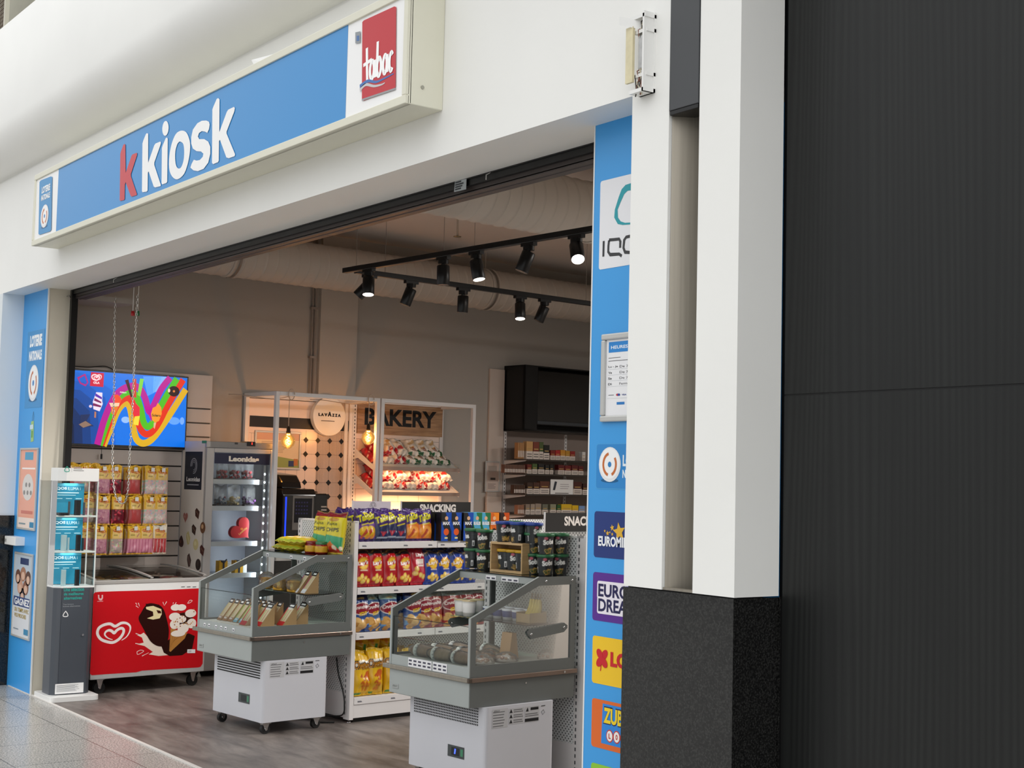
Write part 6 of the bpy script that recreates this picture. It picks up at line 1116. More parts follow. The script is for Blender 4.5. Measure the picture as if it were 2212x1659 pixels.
# ---------------------------------------------------------------- chilled display cabinets
def cabinet(name,label,x0,bx0,bx1,vent,labels,seed):
    W=.672; x1=x0+W; y0,y1=4.590,5.318; t=Thing(name,label,'chilled cabinet',((x0+x1)/2,4.95,0)); TRB=pm('bronze_steel_trim','8A7A70',.3,metal=.85,var=.1,vs=6)
    mb=MB(); mb.prism(rrect(bx0,4.68,bx1-bx0,.475,.022,5),2,.074,.452,CABW); t.part('base',mb)
    a=Art('i',1,4.6795,rough=.5)
    if vent=='slats':
        for k in range(7): a.rect(bx0+.055,.432-.0155*k,bx1-bx0-.09,.008,'1A1C1C',1)
    else:
        for k in range(7):
            for j in range(40): a.rect(bx0+.05+.0134*j,.436-.0135*k,.0085,.0085,'1A1C1C',1)
    t.part('vent',a.mb); 
    a=Art('i',1,4.679,rough=.3); w0=bx0+(bx1-bx0)*.54; a.rect(w0,.170,.135,.060,'4A4F50',1); a.rect(w0+.03,.180,.065,.040,'2A2E30',2)
    if labels=='b': a.tri([(w0+.054,.188),(w0+.064,.188),(w0+.068,.214),(w0+.057,.214)],[(0,1,2,3)],pm('blue_digit','3A50FF',.3,em=3),3)
    a.rect(w0+.104,.182,.020,.036,'4A8A6A',2); t.part('controller',a.mb)
    a=Art('i',0,bx1+.0005,rough=.5)
    a.rect(4.725,.345,.105,.095,'BEBEC0',1); a.rect(4.838,.355,.10,.08,'BEBEC0',1); a.rect(4.947,.355,.10,.08,'BEBEC0',1)
    for k in range(6): a.rect(4.73,.352+.014*k,.07+.004*(k%3),.004,'6A6A6C',2)
    a.text('JOLLY',4.735,.425,.04,.009,'3A3A3C',2,.02)
    for k in range(3): a.poly([(4.84,.36+.026*k),(4.862,.36+.026*k),(4.851,.38+.026*k)],'2A2A2C',2); a.rect(4.868,.362+.026*k,.065,.004,'6A6A6C',2); a.rect(4.868,.372+.026*k,.06,.004,'6A6A6C',2)
    a.rect(4.947,.358,.095,.016,'1E1E20',2); a.rect(4.985,.415,.055,.014,'1E1E20',2); a.rect(4.95,.385,.09,.004,'6A6A6C',2); a.rect(4.95,.395,.085,.004,'6A6A6C',2); a.poly([(4.952,.41),(4.965,.432),(4.972,.41)],'2A2A2C',2); a.rect(5.058,.428,.03,.004,'3A3A3C',2); a.stroke([(5.062,.40),(5.075,.41),(5.085,.395),(5.07,.385),(5.062,.40)],.002,'3A3A3C',2); t.part('rating_plates',a.mb)
    mb=MB(); mb.box((x0,y0,.452),(x1-.002,y1,.582),GREYM); t.part('tub',mb,bev=.004)
    mb=MB(); mb.box((x1-.002,y0+.004,.454),(x1+.001,y1,.58),DKG); t.part('tub_side',mb); mb=MB(); mb.box((x0-.001,y0+.004,.454),(x0+.002,y1,.58),DKG); t.part('tub_side',mb)
    mb=MB(); mb.box((x0-.045,y0-.014,.580),(x1+.012,y0+.01,.603),STEEL); mb.box((x1-.004,y0-.014,.580),(x1+.012,y1+.012,.603),TRB); mb.box((x0-.012,y0,.580),(x0+.004,y1,.603),TRB); t.part('bumper_trim',mb,bev=.002)
    mb=MB(); mb.tube([(x1+.012,5.235,.592),(x1+.015,5.235,.592)],.006,CHROME,10); t.part('screw_head',mb)
    mb=MB(); mb.tube([(x1,4.97,.553),(x1+.004,4.97,.553)],.005,CHROME,10); t.part('screw_head',mb)
    mb=MB(); mb.box((x0+.03,y0-.003,.478),(x0+.085,y0,.503),pm('badge_grey','A0A4A2',.4)); t.part('badge',mb,bev=.001); a=Art('i',1,y0-.0034,rough=.4); a.text('JOLLY',x0+.037,.485,.04,.011,'70746F',1,.02); t.part('badge_lettering',a.mb)
    for xs in (x0,x1-.014):
        mb=MB(); o=[(y0,.603),(y0,.900),(y0+.462,1.094),(y1,1.094),(y1,.603)]; i_=[(y0+.038,.662),(y0+.038,.880),(y0+.462,1.050),(y1-.035,1.050),(y1-.035,.662)]
        n=5; vs=[(x,p[0],p[1]) for x in (xs,xs+.014) for p in o+i_]; fs=[]
        for k in range(n): j=(k+1)%n; fs+=[(k,j,n+j,n+k),(2*n+k,3*n+k,3*n+j,2*n+j),(k,2*n+k,2*n+j,j),(n+k,n+j,3*n+j,3*n+k)]
        mb.add(vs,fs,DKG); mb.box((xs-.0005,y0-.003,.603),(xs+.0145,y0+.002,.899),GREYM)
        mb.add([(xs-.0005,y0-.003,.899),(xs+.0145,y0-.003,.899),(xs+.0145,y0+.461,1.0965),(xs-.0005,y0+.461,1.0965)],[(0,1,2,3)],GREYM); f_=t.part('side_frame',mb)
        mb=MB(); mb.flat=True; mb.add([(xs+.007,p[0],p[1]) for p in i_],[(0,1,2,3,4)],GLASS); t.part('side_glass',mb,parent=f_)
        for sy_,sz_ in ((5.10,1.072),(5.29,1.072)):
            mb=MB(); mb.lathe([(.007,0),(.005,.003),(0,.004)],(xs+.014,sy_,sz_),CHROME,12,0); t.part('screw_head',mb,parent=f_)
    mb=MB(); mb.box((x0+.014,y0,.603),(x1-.014,y0+.014,.655),GREYM); t.part('front_panel',mb)
    mb=MB(); mb.flat=True; mb.add([(x0+.014,y0+.006,.655),(x1-.014,y0+.006,.655),(x1-.014,y0+.006,.855),(x0+.014,y0+.006,.855)],[(0,1,2,3)],GLASS); mb.box((x0+.014,y0+.004,.855),(x1-.014,y0+.009,.858),GLASSG); t.part('front_glass',mb)
    mb=MB(); mb.box((x0+.014,5.05,1.052),(x1-.014,5.056,1.086),GREYM); t.part('top_rail',mb); 
    mb=MB(); mb.box((x0+.014,5.045,1.0865),(x1-.014,y1-.003,1.0925),GLASSG); t.part('top_shelf',mb)
    mb=MB(); mb.box((x0+.02,4.985,.840),(x1-.02,5.27,.846),GLASSG); t.part('glass_shelf',mb)
    for xs in (x0+.014,x1-.018+.014):
        mb=MB(); mb.prism([(4.975+.02*0,.80),(5.0,.775),(5.235,.80),(5.26,.82),(5.26,.835),(5.235,.85),(4.985,.826),(4.97,.812)],0,xs,xs+.006,DKG); b_=t.part('shelf_arm',mb,bev=.001)
        for yy,zz in ((5.0,.80),(5.235,.825)): mb=MB(); mb.lathe([(.007,0),(.005,.003),(0,.004)],(xs+.006,yy,zz),CHROME,12,0); t.part('screw_head',mb,parent=b_)
    mb=MB(); mb.flat=True; mb.add([(x0+.014,y1-.02,.62),(x1-.014,y1-.02,.62),(x1-.014,y1-.02,1.05),(x0+.014,y1-.02,1.05)],[(0,1,2,3)],GLASS); t.part('back_glass',mb)
    mb=MB(); mb.box((x0+.014,y0+.014,.604),(x1-.014,y1-.01,.650),pm('pale_tray','B8BCB8',.4)); t.part('tray',mb)
    for cx,cy in ((bx0+.05,4.73),(bx1-.045,4.73),(bx1-.045,5.10),(bx0+.05,5.10)): caster(t,cx,cy,.076,.030)
    return x0,x1
A0,A1=cabinet('chilled_cabinet','grey chilled display cabinet on casters holding sandwiches, in front of the crisps shelving',-8.273,-8.215,-7.60,'slats','a',1)
C0,C1=cabinet('chilled_cabinet','nearer grey chilled display cabinet topped with noodle pots, beside the right blue panel',-6.182,-6.122,-5.485,'mesh','b',2)
def tags(label,x0,z0,w,h,n,parentname,y,two=False):
    a=Art('i',1,y,rough=.4); a.rect(x0,z0,w,h,'E8E8EA',1)
    for k in range(n): a.rect(x0+w*(k+.15)/n,z0+h*.2,w/n*.65,h*(.2 if two else .35),'4A4A5A',2); (a.rect(x0+w*(k+.15)/n,z0+h*.6,w/n*.65,h*.2,'4A4A5A',2) if two else None)
    return solo('price_tag',a.mb,label,'price tag','i')
for k,xx in enumerate((.06,.117,.205,.27,.325,.42)): tags('white price tag on the front of the sandwich cabinet, %s from the left'%ords[k],A0+xx+.02,.618,.026,.020,1,'',4.5885)
for k,xx in enumerate((.04,.33,.49)): tags('white price tag under the top shelf of the sandwich cabinet, %s from the left'%ords[k],A0+xx+.02,1.056,.03,.02,1,'',5.0492)
tags('left strip of price labels on the front of the nearer cabinet',C0+.165,.607,.20,.046,5,'',4.5885,True); tags('right strip of price labels on the front of the nearer cabinet',C0+.375,.607,.118,.046,3,'',4.5885,True)
tags('left price strip under the top shelf of the nearer cabinet',C0+.24,1.055,.085,.024,2,'',5.0492); tags('right price strip under the top shelf of the nearer cabinet',C0+.37,1.055,.14,.024,3,'',5.0492)
# sandwiches: triangular card wedges, sloping film face to the front
def wedge(face,word,wc,low,w=.062):
    t=Thing('sandwich_pack','','sandwich',(0,0,0),local=True); h,d=.135,.10
    mb=MB(); mb.prism([(0,0),(d,0),(d,h)],0,-w/2,w/2,pm('kraft_card','A8845A',.5)); t.part('wedge',mb,bev=.001)
    mb=MB(); nrm=Vector((0,-h,d)).normalized(); up=Vector((0,d,h)); 
    def q(u0,v0,u1,v1,c,l):
        o=nrm*(.0006*l); vs=[Vector((u0*w,0,0))+up*v0+o,Vector((u1*w,0,0))+up*v0+o,Vector((u1*w,0,0))+up*v1+o,Vector((u0*w,0,0))+up*v1+o]; mb.add([tuple(v) for v in vs],[(0,1,2,3)],pm('print_'+c+'_s',c,.3))
    mb.flat=True; q(-.46,.02,.46,.98,'D8C9A8',1); q(-.46,.80,.46,1.0,'1A1818',2); q(-.46,.02,.46,.20,low,2)
    for k in range(4): q(-.3+.15*k,.22,-.24+.15*k,.78,('C8B080','9AB86A','E0D0B0','B87A5A')[k],2)
    q(-.3,.86,.3,.93,'E8E8E8',3); q(-.46,.2,-.34,.8,wc,3) ; t.part('film_window',mb)
    v,f=fit(word,-w*.33,0,w*.66,.016,.03); mb=MB(); mb.flat=True; k_=up.normalized(); s0=.72 if word=='MEGA' else .10
    mb.add([tuple(Vector((p[0],0,0))+up*s0+k_*float(p[1])+nrm*.0022) for p in v],f,pm('print_F2F2F2_s','F2F2F2',.3)); t.part('lettering',mb); return Stock(t)
W1=wedge('','bio','C8B080','9A6A3A'); W2=wedge('','thon','9AC84A','6AB0C8'); W3=wedge('','MEGA','C8202A','C8202A',.085); W4=wedge('','Daunat','C82A7A','D8D8E0',.062)
for k in range(7):
    st,nm=((W1,'brown banded'),(W2,'blue banded'))[0 if k<3 else 1]
    for d in range(2): st.put((A0+.085+.0605*k-.0,4.69+.004*k+.115*d,.651),rz=R(-8),label='%s sandwich wedge in the cabinet, %s from the left, %s row'%(nm,ords[k],('front','back')[d]),group='narrow sandwich wedges in the cabinet')
for k,(x_,y_) in enumerate(((-7.835,4.655),(-7.745,4.71),(-7.70,4.845))):
    for d in range(2 if k<2 else 1): W3.put((x_+.03*(k>9),y_+.125*d if k!=1 else y_+.0+.25*d,.651),rz=R(-4),label='red banded sandwich wedge in the cabinet, %s from the left, %s row'%(ords[k],('front','back')[d]),group='red sandwich wedges in the cabinet')
for k in range(2): W4.put((-7.775+.072*k,5.0+.01*k,.8465),rz=R(-6),label='pink banded sandwich wedge on the middle shelf, %s of two'%('left','right')[k],group='pink sandwich wedges on the middle shelf')
chp=Thing('cheese_pack','','cheese pack',(0,0,0),local=True); mb=MB(); mb.box((-.042,-.03,0),(.042,.03,.072),pm('orange_pack_face','D8A02A',.4,var=.2,vs=40)); chp.part('pack',mb,bev=.008); a=Art('i',1,-.0305,rough=.4)
for k in range(3): a.rect(-.03+.012*k,.018,.006,.02,'3A2A14',1)
a.ell(.015,.045,.018,.014,'F0D070',1); chp.part('print',a.mb); chp.part('clear_film',bagmesh('clear_film',Cv(.11,.10,'FFFFFF',14,14),.09,FILM,31,.05,wr=2)); CHS=Stock(chp)
for k in range(5): CHS.put((A0+.125+.083*k,5.02+.06*(k%2),.847),rz=R(8*(k%3)-6),label='orange cheese pack in clear film on the middle glass shelf, %s from the left'%ords[k],group='orange packs on the middle glass shelf')
# top of the sandwich cabinet
cvn=Cv(.17,.27,'D8C81E',46,70)
w,h=.17,.27; cvn.rect(0,0,w,h*.16,'B83A2A'); cvn.poly([(0,h*.1),(w,h*.05),(w,h*.40),(0,h*.46)],'2E9A6A'); cvn.poly([(w*.05,h*.1),(w*.5,h*.3),(w*.9,h*.1)],'E07A3A'); noise(cvn,['C8322A','E05A3A','F0E0C0'],0,h*.15,18,.014,3); cvn.rect(0,h*.88,w,h*.12,'7A1420'); cvn.ell(w*.5,h*.82,w*.3,h*.05,'B8841E'); cvn.text('Fajita',w*.15,h*.66,w*.6,h*.09,'2A3A1A',.02,.1); cvn.text('CHIPS',w*.12,h*.52,w*.74,h*.10,'1E2A18',.04); cvn.rect(0,0,w,h*.03,'E0D040')
NB=bpy.data.objects.new('tortilla_chip_bag',bagmesh('tortilla_chip_bag',cvn,.08,FOIL,21,.05,back='D0B81E')); COL.objects.link(NB); NB=Stock(NB)
ZT=1.0935
NB.put((-7.895,5.262,ZT),rz=R(6),rx=R(-8),label='left yellow and green tortilla chip bag standing on the sandwich cabinet'); NB.put((-7.715,5.245,ZT),rz=R(10),rx=R(-8),label='right yellow and green tortilla chip bag standing on the sandwich cabinet')
jar=Thing('salsa_jar','','jar',(0,0,0),local=True); mb=MB(); mb.lathe([(0,0),(.040,0),(.043,.006),(.043,.052),(.036,.062)],(0,0,0),pm('red_salsa','8A1A14',.2,var=.2,vs=60),24); jar.part('glass_body',mb); mb=MB(); mb.lathe([(.0435,.010),(.0438,.011),(.0438,.048),(.0435,.049)],(0,0,0),pm('salsa_label','D8A82A',.4,var=.25,vs=40),24); jar.part('label_band',mb); mb=MB(); mb.lathe([(.040,.060),(.040,.076),(.037,.078),(0,.078)],(0,0,0),pm('dark_red_lid','7A1A1A',.3),24); jar.part('lid',mb); J=Stock(jar)
J.put((-7.865,5.175,ZT),label='red lidded salsa jar standing left on the sandwich cabinet'); J2=J.put((-7.77,5.19,ZT),label='salsa jar with a green lid standing in front of the chip bags')
for ch in J2.children:
    if ch.name.startswith('lid'): ch.data=ch.data.copy(); ch.data.materials[0]=pm('green_lid','2A6A3A',.3)
cvt=Cv(.15,.17,'C8B42A',24,30); noise(cvt,['E8E0C0','D8A81E','8A9A2A','B8401E'],0,.17,30,.014,9); cvt.rect(.03,.06,.08,.04,'F0ECD8'); cvt.rect(0,0,.15,.02,'9AA832'); TP=bpy.data.objects.new('tortilla_pack',bagmesh('tortilla_pack',cvt,.045,FOIL,22,.04,back='C0A82A')); COL.objects.link(TP); TP=Stock(TP)
k=0
for lay in range(2):
    for c in range(3 if lay==0 else 3):
        TP.put((-8.17+.10*c+.04*lay,5.09,ZT+.022+.045*lay),rz=R((-12,6,15)[c]),rx=R(-90+4),label='yellow flat food pack on the sandwich cabinet, %s layer, %s from the left'%(('lower','upper')[lay],ords[c]),group='flat yellow packs on the sandwich cabinet'); k+=1
# noodle pots
def pot(name,lidc,seed):
    t=Thing(name,'','noodle pot',(0,0,0),local=True); W2_,H2=2*math.pi*.040,.092; cv=Cv(W2_,H2,'1E2224',90,34)
    for o in (0,W2_/2):
        cv.text('Soba',o+.006,H2*.50,.062,.026,'F0F0EC',.05,.05,.12); noise_=random.Random(seed)
        for i in range(26): cv.stroke([(o+noise_.uniform(.01,.06),noise_.uniform(.004,.028)),(o+noise_.uniform(.01,.06),noise_.uniform(.004,.034))],.0025,noise_.choice(['B8924A','D0AA5A','8A6A32','4A6A2A']))
        cv.ell(o+.02,H2*.86,.010,.007,'B85A6A'); cv.rect(o+.085,.012,.014,.030,'E4E4E4'); cv.rect(o+.088,.016,.008,.018,'6A6A6A'); 
        for k in range(5): cv.rect(o+.080,.05+.007*k,.028,.003,'5A6062')
    ny,nx=cv.ny,cv.nx; V=[];F=[]
    for j in range(ny):
        f=j/(ny-1); r=.037+.008*f
        for i in range(nx): a_=2*math.pi*i/(nx-1)-math.pi/2-.9; V.append((r*math.cos(a_),r*math.sin(a_),f*.100))
    F=[(j*nx+i,j*nx+i+1,(j+1)*nx+i+1,(j+1)*nx+i) for j in range(ny-1) for i in range(nx-1)]
    me=colmesh('printed_cup',V,F,cv.a.reshape(-1,3),[pm('printed_cup_wall','FFFFFF',.35,attr='Col')]); t.part('printed_cup',me)
    mb=MB(); mb.lathe([(0,.001),(.037,.001)],(0,0,0),BLACK,24); t.part('cup_bottom',mb); mb=MB(); mb.lathe([(.0455,.096),(.0485,.097),(.0495,.102),(.0495,.110),(.047,.112),(0,.112)],(0,0,0),pm(name+lidc,lidc,.35),32); t.part('lid',mb); return Stock(t)
PG,PB,PY=pot('noodle_pot','2A6A42',1),pot('noodle_pot','24449A',2),pot('noodle_pot','C89A18',3)
def pxz(x,y,z): p=P(*Z7(x,y),2,z); return p
rot={0:0}
def pp(st,px,py,z,rz,label,grp,dy=.04): p=pxz(px,py,z); st.put((p[0]-.03,p[1]+dy,z+.0005),rz=R(rz),label=label,group=grp)
HG=.1125
for k,(x_,y_) in enumerate(((1063,568),(978,556))):
    for l in range(2):
        p=pxz(x_,y_,ZT); PG.put((p[0]-.035,p[1]+.045,ZT+HG*l),rz=R((200,150)[k]+l*7),label='green lidded noodle pot left of the wooden crate, %s column, %s'%(('right','left')[k],('bottom','on top')[l]),group='green lidded noodle pots left of the crate')
p=pxz(1170,550,ZT); 
for k,(x_,y_) in enumerate(((1425,602),(1515,612),(1622,607))):
    for l in range(2): p=pxz(x_,y_,ZT); PG.put((p[0]-.048,p[1]+.045,ZT+HG*l),rz=R((60,70,45)[k]+5*l),label='green lidded noodle pot right of the crate, %s of three, %s'%(ords[k],('bottom','on top')[l]),group='green lidded noodle pots right of the crate')
ca=pxz(1117,578,ZT); cb=pxz(1392,606,ZT); CW=(cb[0]-ca[0])*.82; cx0,cx1=ca[0],ca[0]+CW; cy=min(ca[1],cb[1])+.01; CHh=.165; CD_=.135
WD=pm('pale_pine','C9A878',.55,var=.12,vs=12,stretch=(1,1,8))
t=Thing('wooden_crate','pale wooden crate lying on its side with yellow lidded noodle pots inside','crate',((cx0+cx1)/2,cy+.06,ZT))
mb=MB(); mb.box((cx0,cy,ZT),(cx1,cy+CD_,ZT+.014),WD); mb.box((cx0,cy,ZT+CHh-.012),(cx1,cy+CD_,ZT+CHh),WD); mb.box((cx0,cy,ZT+.014),(cx0+.010,cy+CD_,ZT+CHh-.012),WD); mb.box((cx1-.010,cy,ZT+.014),(cx1,cy+CD_,ZT+CHh-.012),WD); mb.box((cx0,cy+CD_-.008,ZT),(cx1,cy+CD_,ZT+CHh),WD); t.part('boards',mb,bev=.0015)
for k in range(3): PY.put((cx0+.060+(CW-.120)/2*k,cy+.062,ZT+.0145),rz=R((150,60,75)[k]),label='yellow lidded noodle pot inside the crate, %s from the left'%ords[k],group='yellow lidded noodle pots in the crate')
for k,(x_,dy) in enumerate(((1222,.05),(1325,.05),(1372,.10),(1478,.06))):
    p=P(*Z7(x_,350),1,cy+dy); 
    if k<3: PB.put((p[0],cy+dy,ZT+CHh+.001),rz=R((70,160,100,90)[k]),label='blue lidded noodle pot on top of the crate, %s from the left'%ords[k],group='blue lidded noodle pots on the crate')
    else: PB.put((cx1-.002,cy+.085,ZT+CHh+.001),rz=R(90),label='blue lidded noodle pot at the right, standing on the right edge of the crate',group='blue lidded noodle pots on the crate')
PG.put((cx0+.035,cy+.19-.045,ZT+CHh-.08+.083),rz=R(90),label='green lidded noodle pot behind the blue ones on the crate')
# inside the nearer cabinet: middle shelf
ZS=.8465
def cup(name,wall,band,lidc,r=.035,h=.075):
    t=Thing(name,'','cup',(0,0,0),local=True); mb=MB(); mb.lathe([(0,0),(r*.82,0),(r,h)],(0,0,0),pm(name+'_wall'+wall,wall,.35),24); t.part('cup_wall',mb); mb=MB(); mb.lathe([(r*.87,h*.25),(r*.875,h*.26),(r*.985,h*.85),(r*.98,h*.86)],(0,0,0),pm(name+'_band'+band,band,.4),24); t.part('label_band',mb); mb=MB(); mb.lathe([(r*1.04,h*.97),(r*1.04,h*1.03),(0,h*1.04)],(0,0,0),pm(name+'_lid'+lidc,lidc,.3),24); t.part('lid',mb); return Stock(t)
Y1c=cup('yogurt_cup','E0E2E6','28386E','D8DCE4',.036,.055)
for k in range(8):
    x_,y_=C0+.215+.08*(k%4)-.0*(k//4),5.10+.09*(k//4); Y1c.put((x_,y_,ZS),label='blue and white yoghurt cup on the middle shelf, %s row, %s from the left'%(('front','back')[k//4],ords[k%4]),group='yoghurt cups in the nearer cabinet')
Y2c=cup('muesli_cup','E8E6E0','F4F2EE','C8B48A',.040,.085)
for k,(x_,y_) in enumerate(((C0+.058,5.03),(C0+.138,5.02),(C0+.10,5.11))):
    q_=Y2c.put((x_,y_,ZS),label='white muesli cup with grain topping on the middle shelf, %s of three'%ords[k],group='muesli cups in the nearer cabinet')
t=Thing('banana_box','brown cardboard tray of bananas on the middle shelf of the nearer cabinet','box',(C1-.11,5.15,ZS)); mb=MB(); KR=pm('kraft_tray','9A8058',.6,var=.08,vs=30); bx0_,bx1_,by0,by1=C1-.165,C1-.055,5.04,5.16
for a_,b_ in (((bx0_,by0,ZS),(bx1_,by1,ZS+.004)),((bx0_,by0,ZS),(bx1_,by0+.004,ZS+.05)),((bx0_,by1-.004,ZS),(bx1_,by1,ZS+.06)),((bx0_,by0,ZS),(bx0_+.004,by1,ZS+.055)),((bx1_-.004,by0,ZS),(bx1_,by1,ZS+.055))): mb.box(a_,b_,KR)
t.part('tray',mb)
BAN=pm('banana_skin','B8A232',.45,var=.15,vs=25); sk=pm('banana_stalk','5A4A22',.6)
for k in range(4):
    b0=(bx0_+.02+.022*k,by0+.02,ZS+.02); pts=smooth([(b0[0],b0[1],b0[2]),(b0[0],b0[1]+.035,b0[2]+.012),(b0[0]-.005,b0[1]+.07,b0[2]+.05),(b0[0]-.01,b0[1]+.078,b0[2]+.10)],n=5); tt=Thing('banana','banana in the cardboard tray, %s from the left'%ords[k],'banana',(b0[0],b0[1],b0[2]),group='bananas in the cardboard tray'); mb=MB(); K=len(pts); ring=[]
    for i in range(K-1): r0,r1=.016*math.sin(math.pi*min(.92,(i+.8)/(K+1)))**.5,.016*math.sin(math.pi*min(.92,(i+1.8)/(K+1)))**.5; mb.tube([pts[i],pts[i+1]],r0,BAN,8,cap=(i==0),r1=r1)
    tt.part('skin',mb); mb=MB(); mb.tube([pts[-1],(pts[-1][0]-.002,pts[-1][1]+.01,pts[-1][2]+.03)],.005,sk,6); tt.part('stalk',mb)
# bread and pastries in film on the tray of the nearer cabinet
BRN_=['9A6A42','B8845A','8A5230','C8A078']
def loaf(name,cat,L_,r,cols,seed,label,x,y,rz,nub=False,grp=None,zo=0):
    t=Thing(name,label,cat,(x,y,.651+zo),rz=rz,local=True,group=grp); g=random.Random(seed)
    if nub:
        mb=MB()
        for i in range(26):
            a_=g.uniform(0,6.28); rr_=r*math.sqrt(g.random())*.85; z=.012+(r-rr_)*.45*g.random(); mb.lathe([(0,-.008),(.009,-.005),(.011,0),(.009,.005),(0,.008)],(rr_*math.cos(a_),rr_*math.sin(a_),z+.008),pm('crust_'+g.choice(cols),g.choice(cols),.5),8)
        mb.lathe([(0,.004),(r*.9,.006),(r*.8,.02),(r*.3,.034),(0,.036)],(0,0,0),pm('crust_'+cols[0],cols[0],.5),20); t.part('pastry',mb,kind='stuff' if False else None)
        mb=MB(); mb.lathe([(0,.001),(r*1.1,.004),(r*1.12,.015),(r*.9,.036),(r*.4,.052),(0,.055)],(0,0,0),FILM,18); t.part('clear_film',mb)
    else:
        mb=MB(); n=14; prf=[(r*math.sin(math.pi*min(1,max(0,(i/(n-1)))))**.45+.001,(i/(n-1)-.5)*L_) for i in range(n)]; mb.lathe(prf,(0,0,r*.8),pm('crust_'+cols[0],cols[0],.5,var=.15,vs=30),16,0); t.part('roll',mb)
        cv=Cv(L_*1.15,r*3,'FFFFFF',10,8); mb=MB(); mb.lathe([(p[0]*1.12+.002,p[1]*1.12) for p in prf],(0,0,r*.85),FILM,12,0); t.part('clear_film',mb)
        mb=MB(); mb.tube([(L_*-.22,0,r*.85),(-L_*.08,0,r*.85)],r*1.16,pm('white_paper_band','E4E2DE',.5),20,cap=False); t.part('paper_band',mb)
for k,(x_,y_,a_) in enumerate(((.13,4.70,6),(.16,4.79,25),(.30,4.685,3),(.46,4.69,-4),(.34,4.82,12),(.14,4.93,14),(.30,5.02,-5))): loaf('wrapped_roll','bread',.20,.032,[('C8A080','BC9068','D0B090')[k%3]],k,'long bread roll wrapped in film in the nearer cabinet, %s counted from the front left'%ords[k],C0+x_+.02,y_,R(a_),grp='wrapped rolls in the nearer cabinet')
for k,(x_,y_,r_) in enumerate(((.47,4.86,.062),(.58,4.75,.058),(.40,4.95,.06),(.56,4.93,.058),(.60,5.18,.045))): loaf('wrapped_pastry','pastry',.1,r_,['8A4A2E','A86A3E','C8A080','E0D8D0'],20+k,'round sugared pastry wrapped in film in the nearer cabinet, %s from the front'%ords[k],C0+x_+.0,y_,0,True,grp='wrapped pastries in the nearer cabinet')
mb=MB(); mb.flat=True; mb.add([(C0+.06,4.612,.655),(C0+.60,4.615,.655),(C0+.60,4.625,.745),(C0+.06,4.622,.745)],[(0,1,2,3)],GLASS); mb.box((C0+.06,4.621,.745),(C0+.60,4.627,.747),GLASSG); solo('clear_divider',mb,'clear plastic front guard leaning before the wrapped bread','divider','i')
t=Thing('paper_sachet','brown paper backed sachet standing in the nearer cabinet','sachet',(C1-.19,5.0,.651)); mb=MB(); mb.prism([(4.99,.651),(5.06,.651),(5.04,.79),(5.01,.79)],0,C1-.24,C1-.16,pm('kraft_card','A8845A',.5)); t.part('packet',mb)
# cable of the left cabinet
t=Thing('power_cable','black power cable running down from the sandwich cabinet to the floor','cable',(-7.75,5.34,0)); mb=MB(); pts=[P(x,y,1,5.345) for x,y in ((727,1420),(731,1455),(740,1490),(744,1520),(738,1545))]; pts=[tuple(p) for p in pts]+[(-7.86,5.30,.03),(-7.97,5.22,.008),(-8.0,5.0,.006)]
mb.tube(smooth(pts,n=6),.005,RUB,8); t.part('flex',mb); mb=MB(); mb.tube(smooth([(-7.72,5.30,.006),(-7.8,5.2,.006),(-7.95,5.25,.006),(-8.1,5.1,.006)],n=5),.005,RUB,8); t.part('flex',mb)
# ---------------------------------------------------------------- prints on the right blue panel
S0=BY-.0006
def sticker(label,c,px,draw,rad=.012,name='sticker',border=None,cat='sticker'):
    a=Art('w',1,S0,rough=.3); q=a.px(px); x0=(q[0][0]+q[-1][0])/2; z1=q[0][1]; z0=q[-1][1]; w=max(.30,(q[1][0]-x0)); a.poly(rrect(x0,z0,w,z1-z0,rad),c,1)
    if border: a.poly(rrect(x0+.003,z0+.003,w-.006,z1-z0-.006,rad*.8),border,1.5)
    draw(a,x0,z0,z1-z0); return solo(name,a.mb,label,cat,'w')
def iq(a,x,z,h):
    T=lambda L:a.px(L,2.37,1240,240)
    o=T([(296,368),(265,378),(245,400),(230,440),(210,505),(207,545),(225,578),(250,583),(296,580),(340,578),(375,560),(385,520),(365,460),(345,400),(320,375),(296,368)]); i=T([(296,405),(275,408),(258,425),(240,465),(224,505),(226,545),(240,565),(262,572),(296,570),(330,568),(350,550),(358,515),(340,460),(325,420),(310,405),(296,405)])
    n=len(o); a.tri(o+i,[(k,(k+1)%n,n+(k+1)%n,n+k) for k in range(n)],'2A9AA6',3)
    a.stroke(T([(153,665),(151,745)]),.011,'3A3A3C',3); a.stroke(T([(180,662),(177,690),(176,720),(186,735),(232,732),(245,742)]),.011,'3A3A3C',3); a.stroke(T([(180,660),(205,658),(232,655),(238,668),(237,700)]),.011,'3A3A3C',3); a.stroke(T([(290,640),(268,645),(258,660),(254,700),(262,722),(290,724),(330,722),(340,700),(342,660),(330,645),(290,640)]),.011,'3A3A3C',3)
sticker('white panel with a teal ring over dark lettering, high on the right blue panel','E9E9EC',[(1297,392),(1365,376),(1365,574),(1294,583)],iq,.01,'brand_panel',cat='sign')
